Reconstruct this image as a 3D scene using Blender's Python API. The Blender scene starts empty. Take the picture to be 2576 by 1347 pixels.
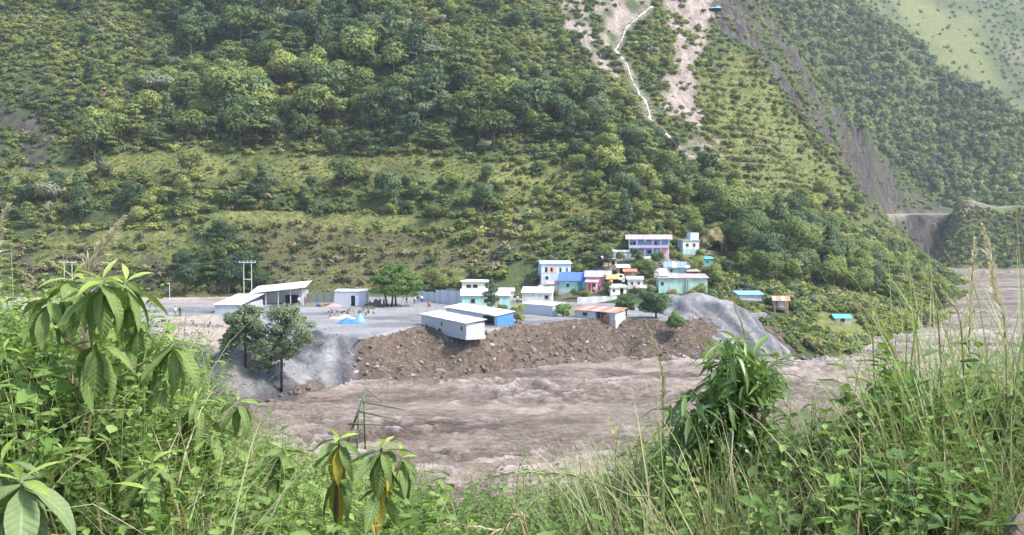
import bpy, bmesh, math, random
import numpy as np
from mathutils import Vector, Matrix, Euler

random.seed(7)
RNG = np.random.default_rng(7)
SC = bpy.context.scene
COL = SC.collection
R = math.radians

# ---------------------------------------------------------------- camera, sky, sun, exposure
FPX, CX, CY = 2474.0, 1288.0, 673.5          # focal length and centre of a 2576 px wide frame
CAMZ = 22.0                                   # eye height above the river
PITCH = math.atan(113.5 / FPX)
cam_d = bpy.data.cameras.new('camera')
cam_d.sensor_width = 36.0
cam_d.lens = 36.0 * FPX / 2576.0
cam_d.clip_start = 0.05
cam_d.clip_end = 6000
cam = bpy.data.objects.new('camera', cam_d)
cam.location = (0, 0, CAMZ)
cam.rotation_euler = (R(90) - PITCH, 0, 0)
COL.objects.link(cam)
SC.camera = cam

SUN_EL, SUN_AZ = R(50), R(116)                # azimuth measured from +Y towards +X (sun behind right)
world = bpy.data.worlds.new('World')
SC.world = world
world.use_nodes = True
wn = world.node_tree
bg = wn.nodes['Background']
sky = wn.nodes.new('ShaderNodeTexSky')
sky.sky_type = 'NISHITA'
sky.sun_disc = False
sky.sun_elevation = SUN_EL
sky.sun_rotation = SUN_AZ
sky.air_density = 1.0
sky.dust_density = 1.2
sky.ozone_density = 1.0
wn.links.new(sky.outputs[0], bg.inputs['Color'])
bg.inputs['Strength'].default_value = 0.15
sun_d = bpy.data.lights.new('sun', 'SUN')
sun_d.energy = 3.0
sun_d.angle = R(9)
sun_d.color = (1.0, 0.965, 0.91)
sun = bpy.data.objects.new('sun', sun_d)
sdir = Vector((math.sin(SUN_AZ) * math.cos(SUN_EL), math.cos(SUN_AZ) * math.cos(SUN_EL), math.sin(SUN_EL)))
sun.rotation_euler = sdir.to_track_quat('Z', 'Y').to_euler()
sun.location = (60, -60, 120)
COL.objects.link(sun)
SC.view_settings.view_transform = 'Standard'
SC.view_settings.look = 'None'
SC.view_settings.exposure = 1.6
SC.view_settings.gamma = 1.0
SC.cycles.use_denoising = True
SC.cycles.max_bounces = 4
SC.cycles.diffuse_bounces = 2
SC.cycles.transmission_bounces = 2
SC.cycles.volume_bounces = 0
SC.cycles.use_adaptive_sampling = True
SC.cycles.adaptive_threshold = 0.03

# ---------------------------------------------------------------- helpers: survey rays
def ray(px, py):
    u = (px - CX) / FPX
    v = (CY - py) / FPX
    c, s = math.cos(PITCH), math.sin(PITCH)
    return (u, c + v * s, -s + v * c)
def at_y(px, py, Y):
    d = ray(px, py); t = Y / d[1]
    return (d[0] * t, Y, CAMZ + d[2] * t)
def at_z(px, py, z):
    d = ray(px, py); t = (z - CAMZ) / d[2]
    return (d[0] * t, d[1] * t, z)
def project(X, Y, Z):
    c, s = math.cos(PITCH), math.sin(PITCH)
    dz = Z - CAMZ
    f = Y * c - dz * s
    v = Y * s + dz * c
    return CX + FPX * X / f, CY - FPX * v / f

# ---------------------------------------------------------------- helpers: numpy noise
def _hash(ix, iy, seed):
    h = (ix.astype(np.int64) * 374761393 + iy.astype(np.int64) * 668265263 + seed * 1442695041) & 0xffffffff
    h = ((h ^ (h >> 13)) * 1274126177) & 0xffffffff
    return ((h ^ (h >> 16)) & 0xffff) / 65535.0
def vnoise(x, y, seed=0):
    x = np.asarray(x, float); y = np.asarray(y, float)
    ix = np.floor(x); iy = np.floor(y)
    fx = x - ix; fy = y - iy
    fx = fx * fx * (3 - 2 * fx); fy = fy * fy * (3 - 2 * fy)
    a = _hash(ix, iy, seed); b = _hash(ix + 1, iy, seed)
    c = _hash(ix, iy + 1, seed); d = _hash(ix + 1, iy + 1, seed)
    return (a + (b - a) * fx) * (1 - fy) + (c + (d - c) * fx) * fy
def fbm(x, y, seed=0, octaves=4, gain=0.5):
    s = 0; a = 1; t = 0
    for k in range(octaves):
        s = s + a * (vnoise(x * 2 ** k + 17.3 * k, y * 2 ** k - 9.1 * k, seed + k) * 2 - 1)
        t += a; a *= gain
    return s / t

class RBF:
    """smooth height surface through surveyed points"""
    def __init__(self, pts):
        p = np.array(pts, float)
        self.c = p[:, :2] / 100.0
        n = len(p)
        A = np.zeros((n + 3, n + 3))
        A[:n, :n] = self.k(np.linalg.norm(self.c[:, None] - self.c[None], axis=2))
        A[:n, :n] += np.eye(n) * 1e-4
        A[:n, n] = 1; A[:n, n + 1:] = self.c
        A[n, :n] = 1; A[n + 1:, :n] = self.c.T
        self.w = np.linalg.solve(A, np.concatenate([p[:, 2], np.zeros(3)]))
    @staticmethod
    def k(r):
        return np.sqrt(r * r + 0.02 ** 2)
    def __call__(self, X, Y):
        X = np.asarray(X, float); Y = np.asarray(Y, float)
        sh = X.shape
        q = np.stack([X.ravel(), Y.ravel()], 1) / 100.0
        out = np.empty(len(q))
        n = len(self.c)
        for s in range(0, len(q), 40000):
            b = q[s:s + 40000]
            r = np.sqrt(((b[:, None, :] - self.c[None]) ** 2).sum(2))
            out[s:s + 40000] = self.k(r) @ self.w[:n] + self.w[n] + b @ self.w[n + 1:]
        return out.reshape(sh)

def inpoly(poly, X, Y):
    X = np.asarray(X, float); Y = np.asarray(Y, float)
    r = np.zeros(X.shape, bool)
    n = len(poly)
    for i in range(n):
        x0, y0 = poly[i]; x1, y1 = poly[(i + 1) % n]
        if y0 == y1: continue
        c = (y0 > Y) != (y1 > Y)
        r ^= c & (X < (x1 - x0) * (Y - y0) / (y1 - y0) + x0)
    return r
def dist_line(pl, X, Y):
    X = np.asarray(X, float); Y = np.asarray(Y, float)
    d = np.full(X.shape, 1e9)
    for (x0, y0), (x1, y1) in zip(pl[:-1], pl[1:]):
        dx, dy = x1 - x0, y1 - y0
        t = np.clip(((X - x0) * dx + (Y - y0) * dy) / (dx * dx + dy * dy + 1e-9), 0, 1)
        d = np.minimum(d, np.hypot(X - x0 - t * dx, Y - y0 - t * dy))
    return d
def smooth(a, b, x):
    t = np.clip((x - a) / (b - a), 0, 1)
    return t * t * (3 - 2 * t)

# ---------------------------------------------------------------- helpers: meshes
def mesh_from(name, V, Fc, mat=None, smooth_shade=False, attrs=None):
    """V (n,3) array, Fc (m,3|4) array"""
    V = np.asarray(V, np.float32); Fc = np.asarray(Fc, np.int32)
    me = bpy.data.meshes.new(name)
    k = Fc.shape[1]
    me.vertices.add(len(V)); me.vertices.foreach_set('co', V.ravel())
    me.loops.add(len(Fc) * k); me.loops.foreach_set('vertex_index', Fc.ravel())
    me.polygons.add(len(Fc))
    me.polygons.foreach_set('loop_start', np.arange(0, len(Fc) * k, k, dtype=np.int32))
    me.polygons.foreach_set('use_smooth', np.full(len(Fc), smooth_shade))
    for an, av in (attrs or {}).items():
        a = me.attributes.new(an, 'FLOAT', 'POINT')
        a.data.foreach_set('value', np.asarray(av, np.float32).ravel())
    me.update(calc_edges=True)
    me.validate()
    if mat: me.materials.append(mat)
    return me
def obj(name, me, parent=None, loc=None, rot=None, scale=None):
    o = bpy.data.objects.new(name, me)
    COL.objects.link(o)
    if parent is not None: o.parent = parent
    if loc is not None: o.location = loc
    if rot is not None: o.rotation_euler = rot
    if scale is not None: o.scale = scale if hasattr(scale, '__len__') else (scale,) * 3
    return o
def tag(o, label=None, cat=None, group=None, kind=None):
    if label: o['label'] = label
    if cat: o['category'] = cat
    if group: o['group'] = group
    if kind: o['kind'] = kind
    return o
def empty(name, loc, rz=0):
    o = bpy.data.objects.new(name, None)
    o.empty_display_size = 0.3
    COL.objects.link(o); o.location = loc; o.rotation_euler = (0, 0, rz)
    return o
def copy_tree(o, parent=None):
    c = o.copy(); COL.objects.link(c); c.parent = parent
    for ch in o.children:
        copy_tree(ch, c)
    return c
def grid_faces(nr, nc):
    i = np.arange(nr - 1)[:, None] * nc + np.arange(nc - 1)[None]
    i = i.ravel()
    return np.stack([i, i + 1, i + nc + 1, i + nc], 1)

class MB:
    """collects boxes / tubes / polygons and builds ONE mesh object"""
    def __init__(self): self.v = []; self.f = []
    def poly(self, pts, faces):
        b = len(self.v); self.v += [tuple(p) for p in pts]; self.f += [tuple(b + i for i in f) for f in faces]; return self
    def box(self, x0, x1, y0, y1, z0, z1):
        return self.poly([(x0,y0,z0),(x1,y0,z0),(x1,y1,z0),(x0,y1,z0),(x0,y0,z1),(x1,y0,z1),(x1,y1,z1),(x0,y1,z1)],
                         [(0,3,2,1),(4,5,6,7),(0,1,5,4),(1,2,6,5),(2,3,7,6),(3,0,4,7)])
    def tube(self, pts, radii, n=6):
        pts = [Vector(p) for p in pts]
        b = len(self.v)
        for i, p in enumerate(pts):
            d = (pts[min(i + 1, len(pts) - 1)] - pts[max(i - 1, 0)]).normalized()
            a = d.orthogonal().normalized() if abs(d.z) > .95 else d.cross(Vector((0, 0, 1))).normalized()
            c = d.cross(a)
            for k in range(n):
                t = 2 * math.pi * k / n
                self.v.append(tuple(p + (a * math.cos(t) + c * math.sin(t)) * radii[i]))
        for i in range(len(pts) - 1):
            for k in range(n):
                k2 = (k + 1) % n
                self.f.append((b + i * n + k, b + i * n + k2, b + (i + 1) * n + k2, b + (i + 1) * n + k))
        self.f.append(tuple(b + k for k in range(n))[::-1])
        self.f.append(tuple(b + (len(pts) - 1) * n + k for k in range(n)))
        return self
    def mesh(self, name, mat, sm=False):
        me = bpy.data.meshes.new(name)
        me.from_pydata(self.v, [], self.f)
        if mat: me.materials.append(mat)
        if sm:
            for p in me.polygons: p.use_smooth = True
        me.update()
        return me
    def build(self, name, mat, parent=None, sm=False, **kw):
        return obj(name, self.mesh(name, mat, sm), parent, **kw)

# ---------------------------------------------------------------- materials
MATS = {}
class NB:
    """tiny node-building helper"""
    def __init__(self, name):
        self.m = bpy.data.materials.new(name); self.m.use_nodes = True
        self.t = self.m.node_tree
        self.p = self.t.nodes['Principled BSDF']; self.out = self.t.nodes['Material Output']
        MATS[name] = self.m
    def n(self, typ, **kw):
        nd = self.t.nodes.new(typ)
        for k, v in kw.items(): setattr(nd, k, v)
        return nd
    def l(self, a, b): self.t.links.new(a, b)
    def noise(self, scale, detail=4, rough=.55, coord=None, dist=0.0):
        nd = self.n('ShaderNodeTexNoise'); nd.inputs['Scale'].default_value = scale
        nd.inputs['Detail'].default_value = detail; nd.inputs['Roughness'].default_value = rough
        nd.inputs['Distortion'].default_value = dist
        if coord is not None: self.l(coord, nd.inputs['Vector'])
        return nd.outputs['Fac']
    def pos(self): return self.n('ShaderNodeNewGeometry').outputs['Position']
    def objco(self): return self.n('ShaderNodeTexCoord').outputs['Object']
    def ramp(self, fac, stops):
        nd = self.n('ShaderNodeValToRGB'); cr = nd.color_ramp
        while len(cr.elements) < len(stops): cr.elements.new(.5)
        for e, (p, c) in zip(cr.elements, stops):
            e.position = p; e.color = (*c, 1) if len(c) == 3 else c
        self.l(fac, nd.inputs['Fac']); return nd.outputs['Color']
    def mapr(self, val, a, b, c=0., d=1.):
        nd = self.n('ShaderNodeMapRange'); self.l(val, nd.inputs['Value'])
        for k, v in zip(('From Min','From Max','To Min','To Max'), (a, b, c, d)): nd.inputs[k].default_value = v
        return nd.outputs['Result']
    def mix(self, fac, a, b, blend='MIX'):
        nd = self.n('ShaderNodeMix', data_type='RGBA', blend_type=blend)
        for s, v in ((nd.inputs[0], fac), (nd.inputs[6], a), (nd.inputs[7], b)):
            if hasattr(v, 'is_linked') or isinstance(v, bpy.types.NodeSocket): self.l(v, s)
            elif isinstance(v, (int, float)): s.default_value = v
            else: s.default_value = (*v, 1)
        return nd.outputs[2]
    def math(self, op, a, b=0.0):
        nd = self.n('ShaderNodeMath', operation=op)
        for s, v in ((nd.inputs[0], a), (nd.inputs[1], b)):
            if isinstance(v, bpy.types.NodeSocket): self.l(v, s)
            else: s.default_value = v
        return nd.outputs[0]
    def attr(self, name, typ='GEOMETRY'):
        nd = self.n('ShaderNodeAttribute', attribute_name=name, attribute_type=typ)
        return nd.outputs['Fac']
    def bump(self, h, strength=.5, dist=.1):
        nd = self.n('ShaderNodeBump'); nd.inputs['Strength'].default_value = strength; nd.inputs['Distance'].default_value = dist
        self.l(h, nd.inputs['Height']); self.l(nd.outputs[0], self.p.inputs['Normal'])
    def fin(self, color, rough=.8, spec=.3):
        if isinstance(color, bpy.types.NodeSocket): self.l(color, self.p.inputs['Base Color'])
        else: self.p.inputs['Base Color'].default_value = (*color, 1)
        self.p.inputs['Roughness'].default_value = rough
        self.p.inputs['Specular IOR Level'].default_value = spec
        return self.m

def leaf_mat(name, dark, mid, light, trans=.3, world_scale=.02, spec=.25, rough=.6, vein=False, yellow=None):
    """foliage: tone per instance, per leaf and drifting over the hillside; some light passes through"""
    b = NB(name)
    tone = b.attr('tone', 'INSTANCER')
    isl = b.n('ShaderNodeNewGeometry').outputs['Random Per Island']
    wn_ = b.noise(world_scale, 3, .6, b.pos())
    f = b.math('ADD', b.math('MULTIPLY', isl, .30), b.math('MULTIPLY', tone, .70))
    f = b.math('ADD', f, b.mapr(wn_, .3, .7, -.22, .22))
    col = b.ramp(f, [(0.0, dark), (.45, mid), (1.0, light)])
    if vein:
        u = b.attr('across')
        col = b.mix(b.mapr(u, 0.0, .10, .55, 0.0), col, tuple(min(1, c * 1.3 + .03) for c in light))
        sv = b.math('SINE', b.math('SUBTRACT', b.math('MULTIPLY', b.attr('along'), 75.0), b.math('MULTIPLY', u, 11.0)))
        col = b.mix(b.mapr(sv, .72, 1.0, 0, .28), col, tuple(min(1, c * 1.2 + .02) for c in light))
        b.bump(sv, .25, .004)
        nv = b.noise(5, 4, .65, b.objco())
        col = b.mix(b.mapr(nv, .35, .75, 0, .45), col, dark)
    if yellow:
        t = b.attr('along')
        col = b.mix(b.mapr(t, .35, .95), col, yellow)
    m = b.fin(col, rough, spec)
    tr = b.n('ShaderNodeBsdfTranslucent')
    b.l(b.mix(1.0, col, (1.0, 1.0, .55), 'MULTIPLY'), tr.inputs['Color'])
    mx = b.n('ShaderNodeMixShader'); mx.inputs[0].default_value = trans
    b.l(b.p.outputs[0], mx.inputs[1]); b.l(tr.outputs[0], mx.inputs[2]); b.l(mx.outputs[0], b.out.inputs['Surface'])
    return m

L_FOREST = leaf_mat('leaf_forest', (0.048, 0.081, 0.030), (0.126, 0.176, 0.056), (0.252, 0.292, 0.096), trans=.42)
L_LIGHT  = leaf_mat('leaf_light', (0.106, 0.149, 0.042), (0.204, 0.249, 0.068), (0.312, 0.339, 0.105), trans=.42)
L_DARK   = leaf_mat('leaf_dark', (0.031, 0.062, 0.034), (0.077, 0.125, 0.056), (0.156, 0.209, 0.088), trans=.40)
L_PALE   = leaf_mat('leaf_pale', (0.108, 0.138, 0.086), (0.182, 0.211, 0.128), (0.258, 0.277, 0.172), trans=.35)
L_SHRUB  = leaf_mat('leaf_shrub', (0.070, 0.101, 0.032), (0.180, 0.216, 0.058), (0.318, 0.328, 0.095), trans=.42)
L_GRASSY = leaf_mat('leaf_hill_grass', (0.126, 0.141, 0.042), (0.246, 0.248, 0.074), (0.396, 0.358, 0.120), world_scale=.035, trans=.4)
L_DRY    = leaf_mat('leaf_dry', (0.120, 0.097, 0.056), (0.198, 0.161, 0.092), (0.294, 0.242, 0.142), world_scale=.05)
L_PINE   = leaf_mat('leaf_pine', (.075, .112, .056), (.145, .195, .098), (.240, .285, .155), trans=.3, world_scale=.4)
L_YARD   = leaf_mat('leaf_yard', (.046, .092, .024), (.102, .180, .044), (.195, .280, .075), world_scale=.2, trans=.42)
def bark_mat(name, a, c):
    b = NB(name); nz = b.noise(6, 5, .65, b.objco())
    b.bump(nz, .6, .05); return b.fin(b.ramp(nz, [(.3, a), (.7, c)]), .9, .2)
BARK = bark_mat('bark', (.05, .038, .028), (.13, .10, .075))
BARK_DARK = bark_mat('bark_dark', (.015, .012, .010), (.045, .035, .028))

# hillside ground: grass, dry grass, terraces, bare rock, bare soil
def hill_material(name, haze_shift=0.0):
    b = NB(name); p = b.pos()
    n1 = b.noise(.045, 5, .6, p); n2 = b.noise(.5, 5, .65, p); n3 = b.noise(2.2, 4, .7, p)
    g = b.ramp(b.math('ADD', b.math('MULTIPLY', n1, .55), b.math('MULTIPLY', n2, .45)),
               [(.30, (.034, .052, .022)), (.45, (.064, .090, .034)), (.58, (.100, .128, .050)), (.72, (.150, .168, .072))])
    g = b.mix(b.mapr(n3, .3, .75, .0, .75), g, (.018, .028, .012))
    dry = b.ramp(b.math('ADD', b.math('MULTIPLY', n2, .5), b.math('MULTIPLY', n3, .5)),
                 [(.3, (.050, .042, .024)), (.5, (.115, .092, .048)), (.7, (.180, .150, .085))])
    bright = b.ramp(b.math('ADD', b.math('MULTIPLY', n2, .6), b.math('MULTIPLY', n3, .4)), [(.3, (.040, .054, .018)), (.45, (.105, .120, .040)), (.58, (.210, .205, .072)), (.72, (.300, .270, .115))])
    # rock: streaks running down the fall line
    mp = b.n('ShaderNodeMapping'); mp.inputs['Scale'].default_value = (.55, .10, .16); mp.inputs['Rotation'].default_value = (0, 0, R(-28))
    b.l(p, mp.inputs['Vector'])
    st = b.noise(1.0, 6, .68, mp.outputs[0], .4)
    rk = b.ramp(b.math('ADD', b.math('MULTIPLY', st, .6), b.math('MULTIPLY', n3, .4)),
                [(.36, (.014, .012, .012)), (.48, (.046, .040, .039)), (.58, (.096, .083, .077)), (.74, (.20, .176, .158))])
    soil = b.ramp(b.math('ADD', b.math('MULTIPLY', st, .6), b.math('MULTIPLY', n2, .4)),
                  [(.33, (.110, .090, .080)), (.5, (.235, .190, .165)), (.68, (.385, .325, .288))])
    col = b.mix(b.attr('dry'), g, dry)
    col = b.mix(b.attr('bright'), col, bright)
    col = b.mix(b.attr('soil'), col, soil)
    col = b.mix(b.attr('rock'), col, rk)
    b.bump(b.math('ADD', n2, b.math('MULTIPLY', n3, .6)), .9, .8)
    return b.fin(col, .95, .1)
M_HILL = hill_material('hill_ground')

def gravel_material():
    b = NB('gravel'); p = b.pos()
    n1 = b.noise(.12, 4, .6, p); n2 = b.noise(1.1, 5, .7, p); n3 = b.noise(6, 3, .7, p)
    c = b.ramp(b.math('ADD', b.math('MULTIPLY', n1, .5), b.math('MULTIPLY', n2, .5)),
               [(.3, (.125, .122, .125)), (.5, (.215, .209, .209)), (.7, (.33, .32, .308))])
    sand = b.ramp(n2, [(.3, (.27, .205, .155)), (.7, (.45, .36, .295))])
    c = b.mix(b.attr('sand'), c, sand)
    mud = b.ramp(b.math('ADD', b.math('MULTIPLY', n2, .6), b.math('MULTIPLY', n3, .4)),
                 [(.32, (.030, .021, .015)), (.5, (.090, .066, .050)), (.68, (.190, .148, .117))])
    c = b.mix(b.attr('mud'), c, mud)
    slate = b.ramp(b.math('ADD', b.math('MULTIPLY', n2, .5), b.math('MULTIPLY', n3, .5)),
                   [(.32, (.018, .018, .021)), (.5, (.048, .048, .055)), (.68, (.115, .115, .124))])
    c = b.mix(b.attr('slate'), c, slate)
    c = b.mix(b.attr('turf'), c, b.ramp(n2, [(.3, (.08, .10, .03)), (.7, (.20, .22, .07))]))
    b.bump(b.math('ADD', n2, b.math('MULTIPLY', n3, .5)), .8, .35)
    return b.fin(c, .92, .15)
M_GRAVEL = gravel_material()

def river_material():
    b = NB('river_water'); p = b.pos()
    mp = b.n('ShaderNodeMapping'); mp.inputs['Scale'].default_value = (.35, 1.0, 1.0); mp.inputs['Rotation'].default_value = (0, 0, R(-20))
    b.l(p, mp.inputs['Vector'])
    n1 = b.noise(.10, 5, .6, mp.outputs[0], .6); n2 = b.noise(.75, 6, .7, mp.outputs[0], 1.2); n3 = b.noise(3.5, 4, .7, mp.outputs[0], .8)
    f = b.math('ADD', b.math('MULTIPLY', n1, .50), b.math('ADD', b.math('MULTIPLY', n2, .32), b.math('MULTIPLY', n3, .18)))
    c = b.ramp(f, [(.38, (.060, .040, .029)), (.47, (.150, .110, .084)), (.55, (.262, .204, .164)), (.66, (.395, .325, .272))])
    c = b.mix(b.mapr(b.attr('crest'), .1, 1.0, 0, .8), c, (.50, .42, .375))
    n4 = b.noise(9, 3, .7, mp.outputs[0], .5)
    b.bump(b.math('ADD', b.math('MULTIPLY', n2, 1.0), b.math('ADD', b.math('MULTIPLY', n3, .8), b.math('MULTIPLY', n4, .35))), 1.0, .45)
    return b.fin(c, .36, .35)
M_RIVER = river_material()

# ---------------------------------------------------------------- the land: surveyed points
def wpt(px, Y, z): return ((px - CX) / FPX * Y, Y, z)
c_ = at_y
P1 = []
for px in (-900, -400, 0, 300, 600, 900, 1150):
    P1 += [wpt(px, 150, 0.6), wpt(px, 190, 3.4), wpt(px, 213, 4.8), wpt(px, 220, 6.8), c_(px, 640, 231), c_(px, 545, 244), c_(px, 440, 258), c_(px, 415, 264),
           c_(px, 250, 290), c_(px, 100, 322), c_(px, 0, 350), c_(px, -160, 395), c_(px, -330, 450)]
P1 += [wpt(1330, 150, .6), wpt(1330, 190, 3.4), wpt(1330, 208, 4.9), wpt(1330, 216, 7.4), c_(1300, 545, 244), c_(1300, 430, 262), c_(1300, 250, 298), c_(1300, 0, 362), c_(1300, -300, 455)]
P1 += [wpt(1550, 165, -.5), wpt(1550, 185, 4.0), wpt(1550, 198, 5.5), c_(1550, 700, 209), c_(1550, 600, 230), c_(1550, 430, 262), c_(1550, 250, 305), c_(1550, 0, 380), c_(1550, -300, 480)]
P1 += [wpt(1720, 165, 0.2), wpt(1600, 150, -2), wpt(1700, 152, -2.5), wpt(1450, 145, -2), wpt(1720, 185, 5.0), c_(1700, 725, 204), c_(1700, 645, 224), c_(1700, 560, 246), c_(1700, 430, 272), c_(1700, 250, 318), c_(1700, 0, 395), c_(1700, -300, 490)]
P1 += [wpt(1850, 156, -1), wpt(1950, 158, 0), wpt(1900, 172, 3.0), wpt(1900, 200, 7.5), wpt(1900, 225, 12), c_(1900, 600, 250), c_(1900, 500, 275), c_(1900, 350, 310), c_(1900, 150, 370), c_(1880, 0, 425)]
P1 += [wpt(2100, 157, -.4), wpt(2100, 168, 2.0), wpt(2100, 185, 2.6), wpt(2100, 205, 6), wpt(2100, 240, 11), wpt(2100, 290, 15.5), c_(2100, 560, 330), c_(2100, 450, 350), c_(2080, 335, 385), c_(2035, 235, 405)]
P1 += [c_(2165, 545, 425), c_(2165, 450, 463), c_(2150, 385, 478), c_(2190, 440, 512)]
P1 += [wpt(2250, 186, -.4), wpt(2250, 200, 2.5), wpt(2250, 240, 8), wpt(2250, 290, 12), wpt(2250, 330, 13), wpt(2250, 400, 10), wpt(2250, 450, 8), c_(2250, 640, 496), c_(2250, 550, 512), c_(2250, 541, 524), c_(2240, 450, 538), c_(2225, 400, 542)]
P1 += [wpt(2345, 247, -.6), wpt(2300, 262, 4), wpt(2320, 300, 6), wpt(2340, 340, 3), wpt(2345, 390, 0), wpt(2345, 470, -1), c_(2330, 650, 500), c_(2330, 550, 515), c_(2330, 541, 526), c_(2330, 505, 536)]
for px in (2410, 2500, 2600): P1 += [wpt(px, 485, -2), c_(px, 655, 505), c_(px, 552, 518), c_(px, 542, 529)]
P1 += [wpt(1850, 120, -4), wpt(2100, 130, -4), wpt(2300, 160, -4), wpt(2420, 220, -5), wpt(2480, 300, -6), wpt(2520, 380, -6), wpt(2540, 440, -6), wpt(2700, 470, -6)]
RIDGE = []
for px, py, Y in ((1620, -430, 590), (1700, -330, 505), (1800, -170, 466), (1890, -30, 442), (1990, 100, 430), (2055, 200, 436), (2120, 280, 462), (2150, 312, 487), (2185, 347, 514), (2205, 367, 531), (2228, 390, 546), (2260, 425, 547), (2295, 462, 548), (2330, 500, 549), (2405, 526, 550), (2600, 530, 556)):
    b = at_y(px, py, Y)
    P1.append(b); RIDGE.append(b[:2])
P1 += [wpt(2300, 600, 60), wpt(2100, 600, 110), wpt(2600, 600, 40)]
H1raw = RBF(P1)
BEYOND = RIDGE + [(700, 700), (30, 700)]
def H1(X, Y):
    """beyond the crest the ground falls away steeply"""
    return H1raw(X, Y) - np.where(inpoly(BEYOND, X, Y), 2.4 * dist_line(RIDGE, X, Y), 0)

P2 = []
for px in (2405, 2480, 2576, 2720, 2900):
    P2 += [wpt(px, 455, -8), wpt(px, 472, -1), c_(px, 656, 478), c_(px, 600, 484), c_(px, 526, 494), c_(px, 519, 505), c_(px, 509, 566)]
P2 += [wpt(2385, 470, -12), wpt(2385, 500, -6), wpt(2380, 540, 0)]
P2 += [c_(2330, 505, 570), c_(2330, 420, 602), c_(2350, 300, 640), c_(2350, 180, 690), c_(2150, 420, 590), c_(2150, 300, 620), c_(2150, 150, 670), c_(2150, 60, 705), c_(2000, 200, 640), c_(2000, 0, 705), c_(1950, -150, 760), c_(1700, 0, 700), c_(1800, 400, 580)]
P2 += [c_(2480, 440, 590), c_(2480, 330, 630), c_(2600, 460, 588), c_(2600, 370, 615), c_(2750, 470, 590), c_(2900, 480, 590)]
for px, py, Y in ((2050, -60, 740), (2150, 10, 728), (2250, 75, 715), (2330, 130, 702), (2410, 205, 686), (2500, 260, 668), (2600, 320, 650), (2760, 400, 630), (2900, 440, 620)):
    b = at_y(px, py, Y)
    P2.append(b)
    P2.append((b[0] + 20, b[1] + 45, b[2] - 40))
    P2.append((b[0] + 40, b[1] + 90, b[2] - 80))
H2 = RBF(P2)
P3 = [wpt(1700, 820, 40), wpt(2300, 820, 20), wpt(3000, 820, 10), c_(1900, 100, 930), c_(2200, 150, 930), c_(2576, 330, 900), c_(2900, 400, 900), c_(2200, 0, 1000), c_(2450, 0, 1030), c_(2700, 60, 1010),
      c_(3000, 100, 1000), c_(2100, -250, 1180), c_(2500, -250, 1200), c_(3000, -200, 1180), c_(2400, 190, 925), c_(2540, 110, 985)]
H3 = RBF(P3)

def cast(h, px, py, y0=120, y1=1200):
    """where the survey ray meets a height surface"""
    d = ray(px, py)
    Y = np.linspace(y0, y1, 1600); t = Y / d[1]
    g = CAMZ + d[2] * t - h(d[0] * t, Y)
    k = np.where(g < 0)[0]
    k = k[0] if len(k) else len(Y) - 1
    if k > 0 and g[k] < 0:
        f = g[k - 1] / (g[k - 1] - g[k]); yy = Y[k - 1] + f * (Y[k] - Y[k - 1])
    else: yy = Y[k]
    t = yy / d[1]
    return (d[0] * t, yy, CAMZ + d[2] * t)
def zone(h, poly, y0=120, y1=1200):
    out = []
    n = len(poly)
    for i in range(n):                       # subdivide so that zone borders follow the ground
        a, b = poly[i], poly[(i + 1) % n]
        for s in (0, .34, .67):
            q = cast(h, a[0] + (b[0] - a[0]) * s, a[1] + (b[1] - a[1]) * s, y0, y1)
            out.append((q[0], q[1]))
    return out
def zmask(poly, X, Y, warp=3.0, scale=.12, seed=3):
    wx = X + warp * fbm(X * scale, Y * scale, seed); wy = Y + warp * fbm(X * scale + 40, Y * scale + 7, seed + 1)
    return inpoly(poly, wx, wy).astype(float)

H1s = lambda X, Y: H1(X, Y)
Z_SCAR = zone(H1, [(1780,-60),(1900,-20),(1990,105),(2050,205),(2115,290),(2190,350),(2300,480),(2395,533),(2182,533),(2150,455),(2090,370),(1990,255),(1930,170),(1860,105),(1800,70)], 250, 640)
Z_SLIDE = zone(H1, [(1672,-60),(1790,-60),(1795,50),(1762,110),(1742,180),(1748,235),(1775,280),(1760,300),(1690,300),(1662,250),(1688,180),(1700,110),(1678,50)], 250, 640)
Z_BARE1 = zone(H1, [(1392,-60),(1455,-60),(1490,60),(1530,135),(1568,200),(1535,195),(1480,140),(1440,80),(1410,30)], 250, 640)
Z_BARE2 = zone(H1, [(1465,-60),(1650,-60),(1640,-5),(1570,55),(1556,95),(1592,172),(1575,168),(1540,120),(1505,50)], 250, 640)
Z_BARE3 = zone(H1, [(1690,320),(1790,300),(1830,400),(1910,445),(1900,455),(1800,425),(1735,400)], 230, 520)
Z_TERR = zone(H1, [(1835,115),(1930,205),(1990,285),(2080,395),(2135,450),(2145,545),(1960,530),(1850,480),(1765,390),(1745,250),(1775,150)], 230, 520)
Z_STRIP = zone(H1, [(10,408),(200,410),(500,390),(850,394),(1100,400),(1250,410),(1420,418),(1490,450),(1400,468),(1200,450),(800,458),(500,454),(20,450)], 210, 400)
Z_STRIP2 = zone(H1, [(850,540),(1000,545),(1150,560),(1380,500),(1440,540),(1300,590),(1000,572),(780,568)], 205, 400)
Z_STRIP3 = zone(H1, [(100,632),(300,640),(480,650),(480,668),(250,660),(80,648)], 205, 400)
Z_STRIP4 = zone(H1, [(110,598),(300,584),(470,590),(470,624),(300,620),(110,630)], 205, 400)
Z_STRIP5 = zone(H1, [(540,540),(760,540),(1000,536),(1140,546),(1000,566),(760,572),(540,572)], 205, 400)
Z_VILL = zone(H1, [(1340,700),(1380,660),(1540,640),(1560,600),(1700,600),(1790,640),(1800,745),(1640,750),(1340,760)], 175, 400)
Z_SPURGRASS = zone(H1, [(1250,440),(1400,400),(1480,470),(1560,620),(1450,640),(1330,560)], 205, 400)
Z_LTERR = zone(H1, [(-60,440),(700,440),(1400,440),(1400,560),(1150,690),(700,738),(-60,738)], 205, 400)
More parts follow.
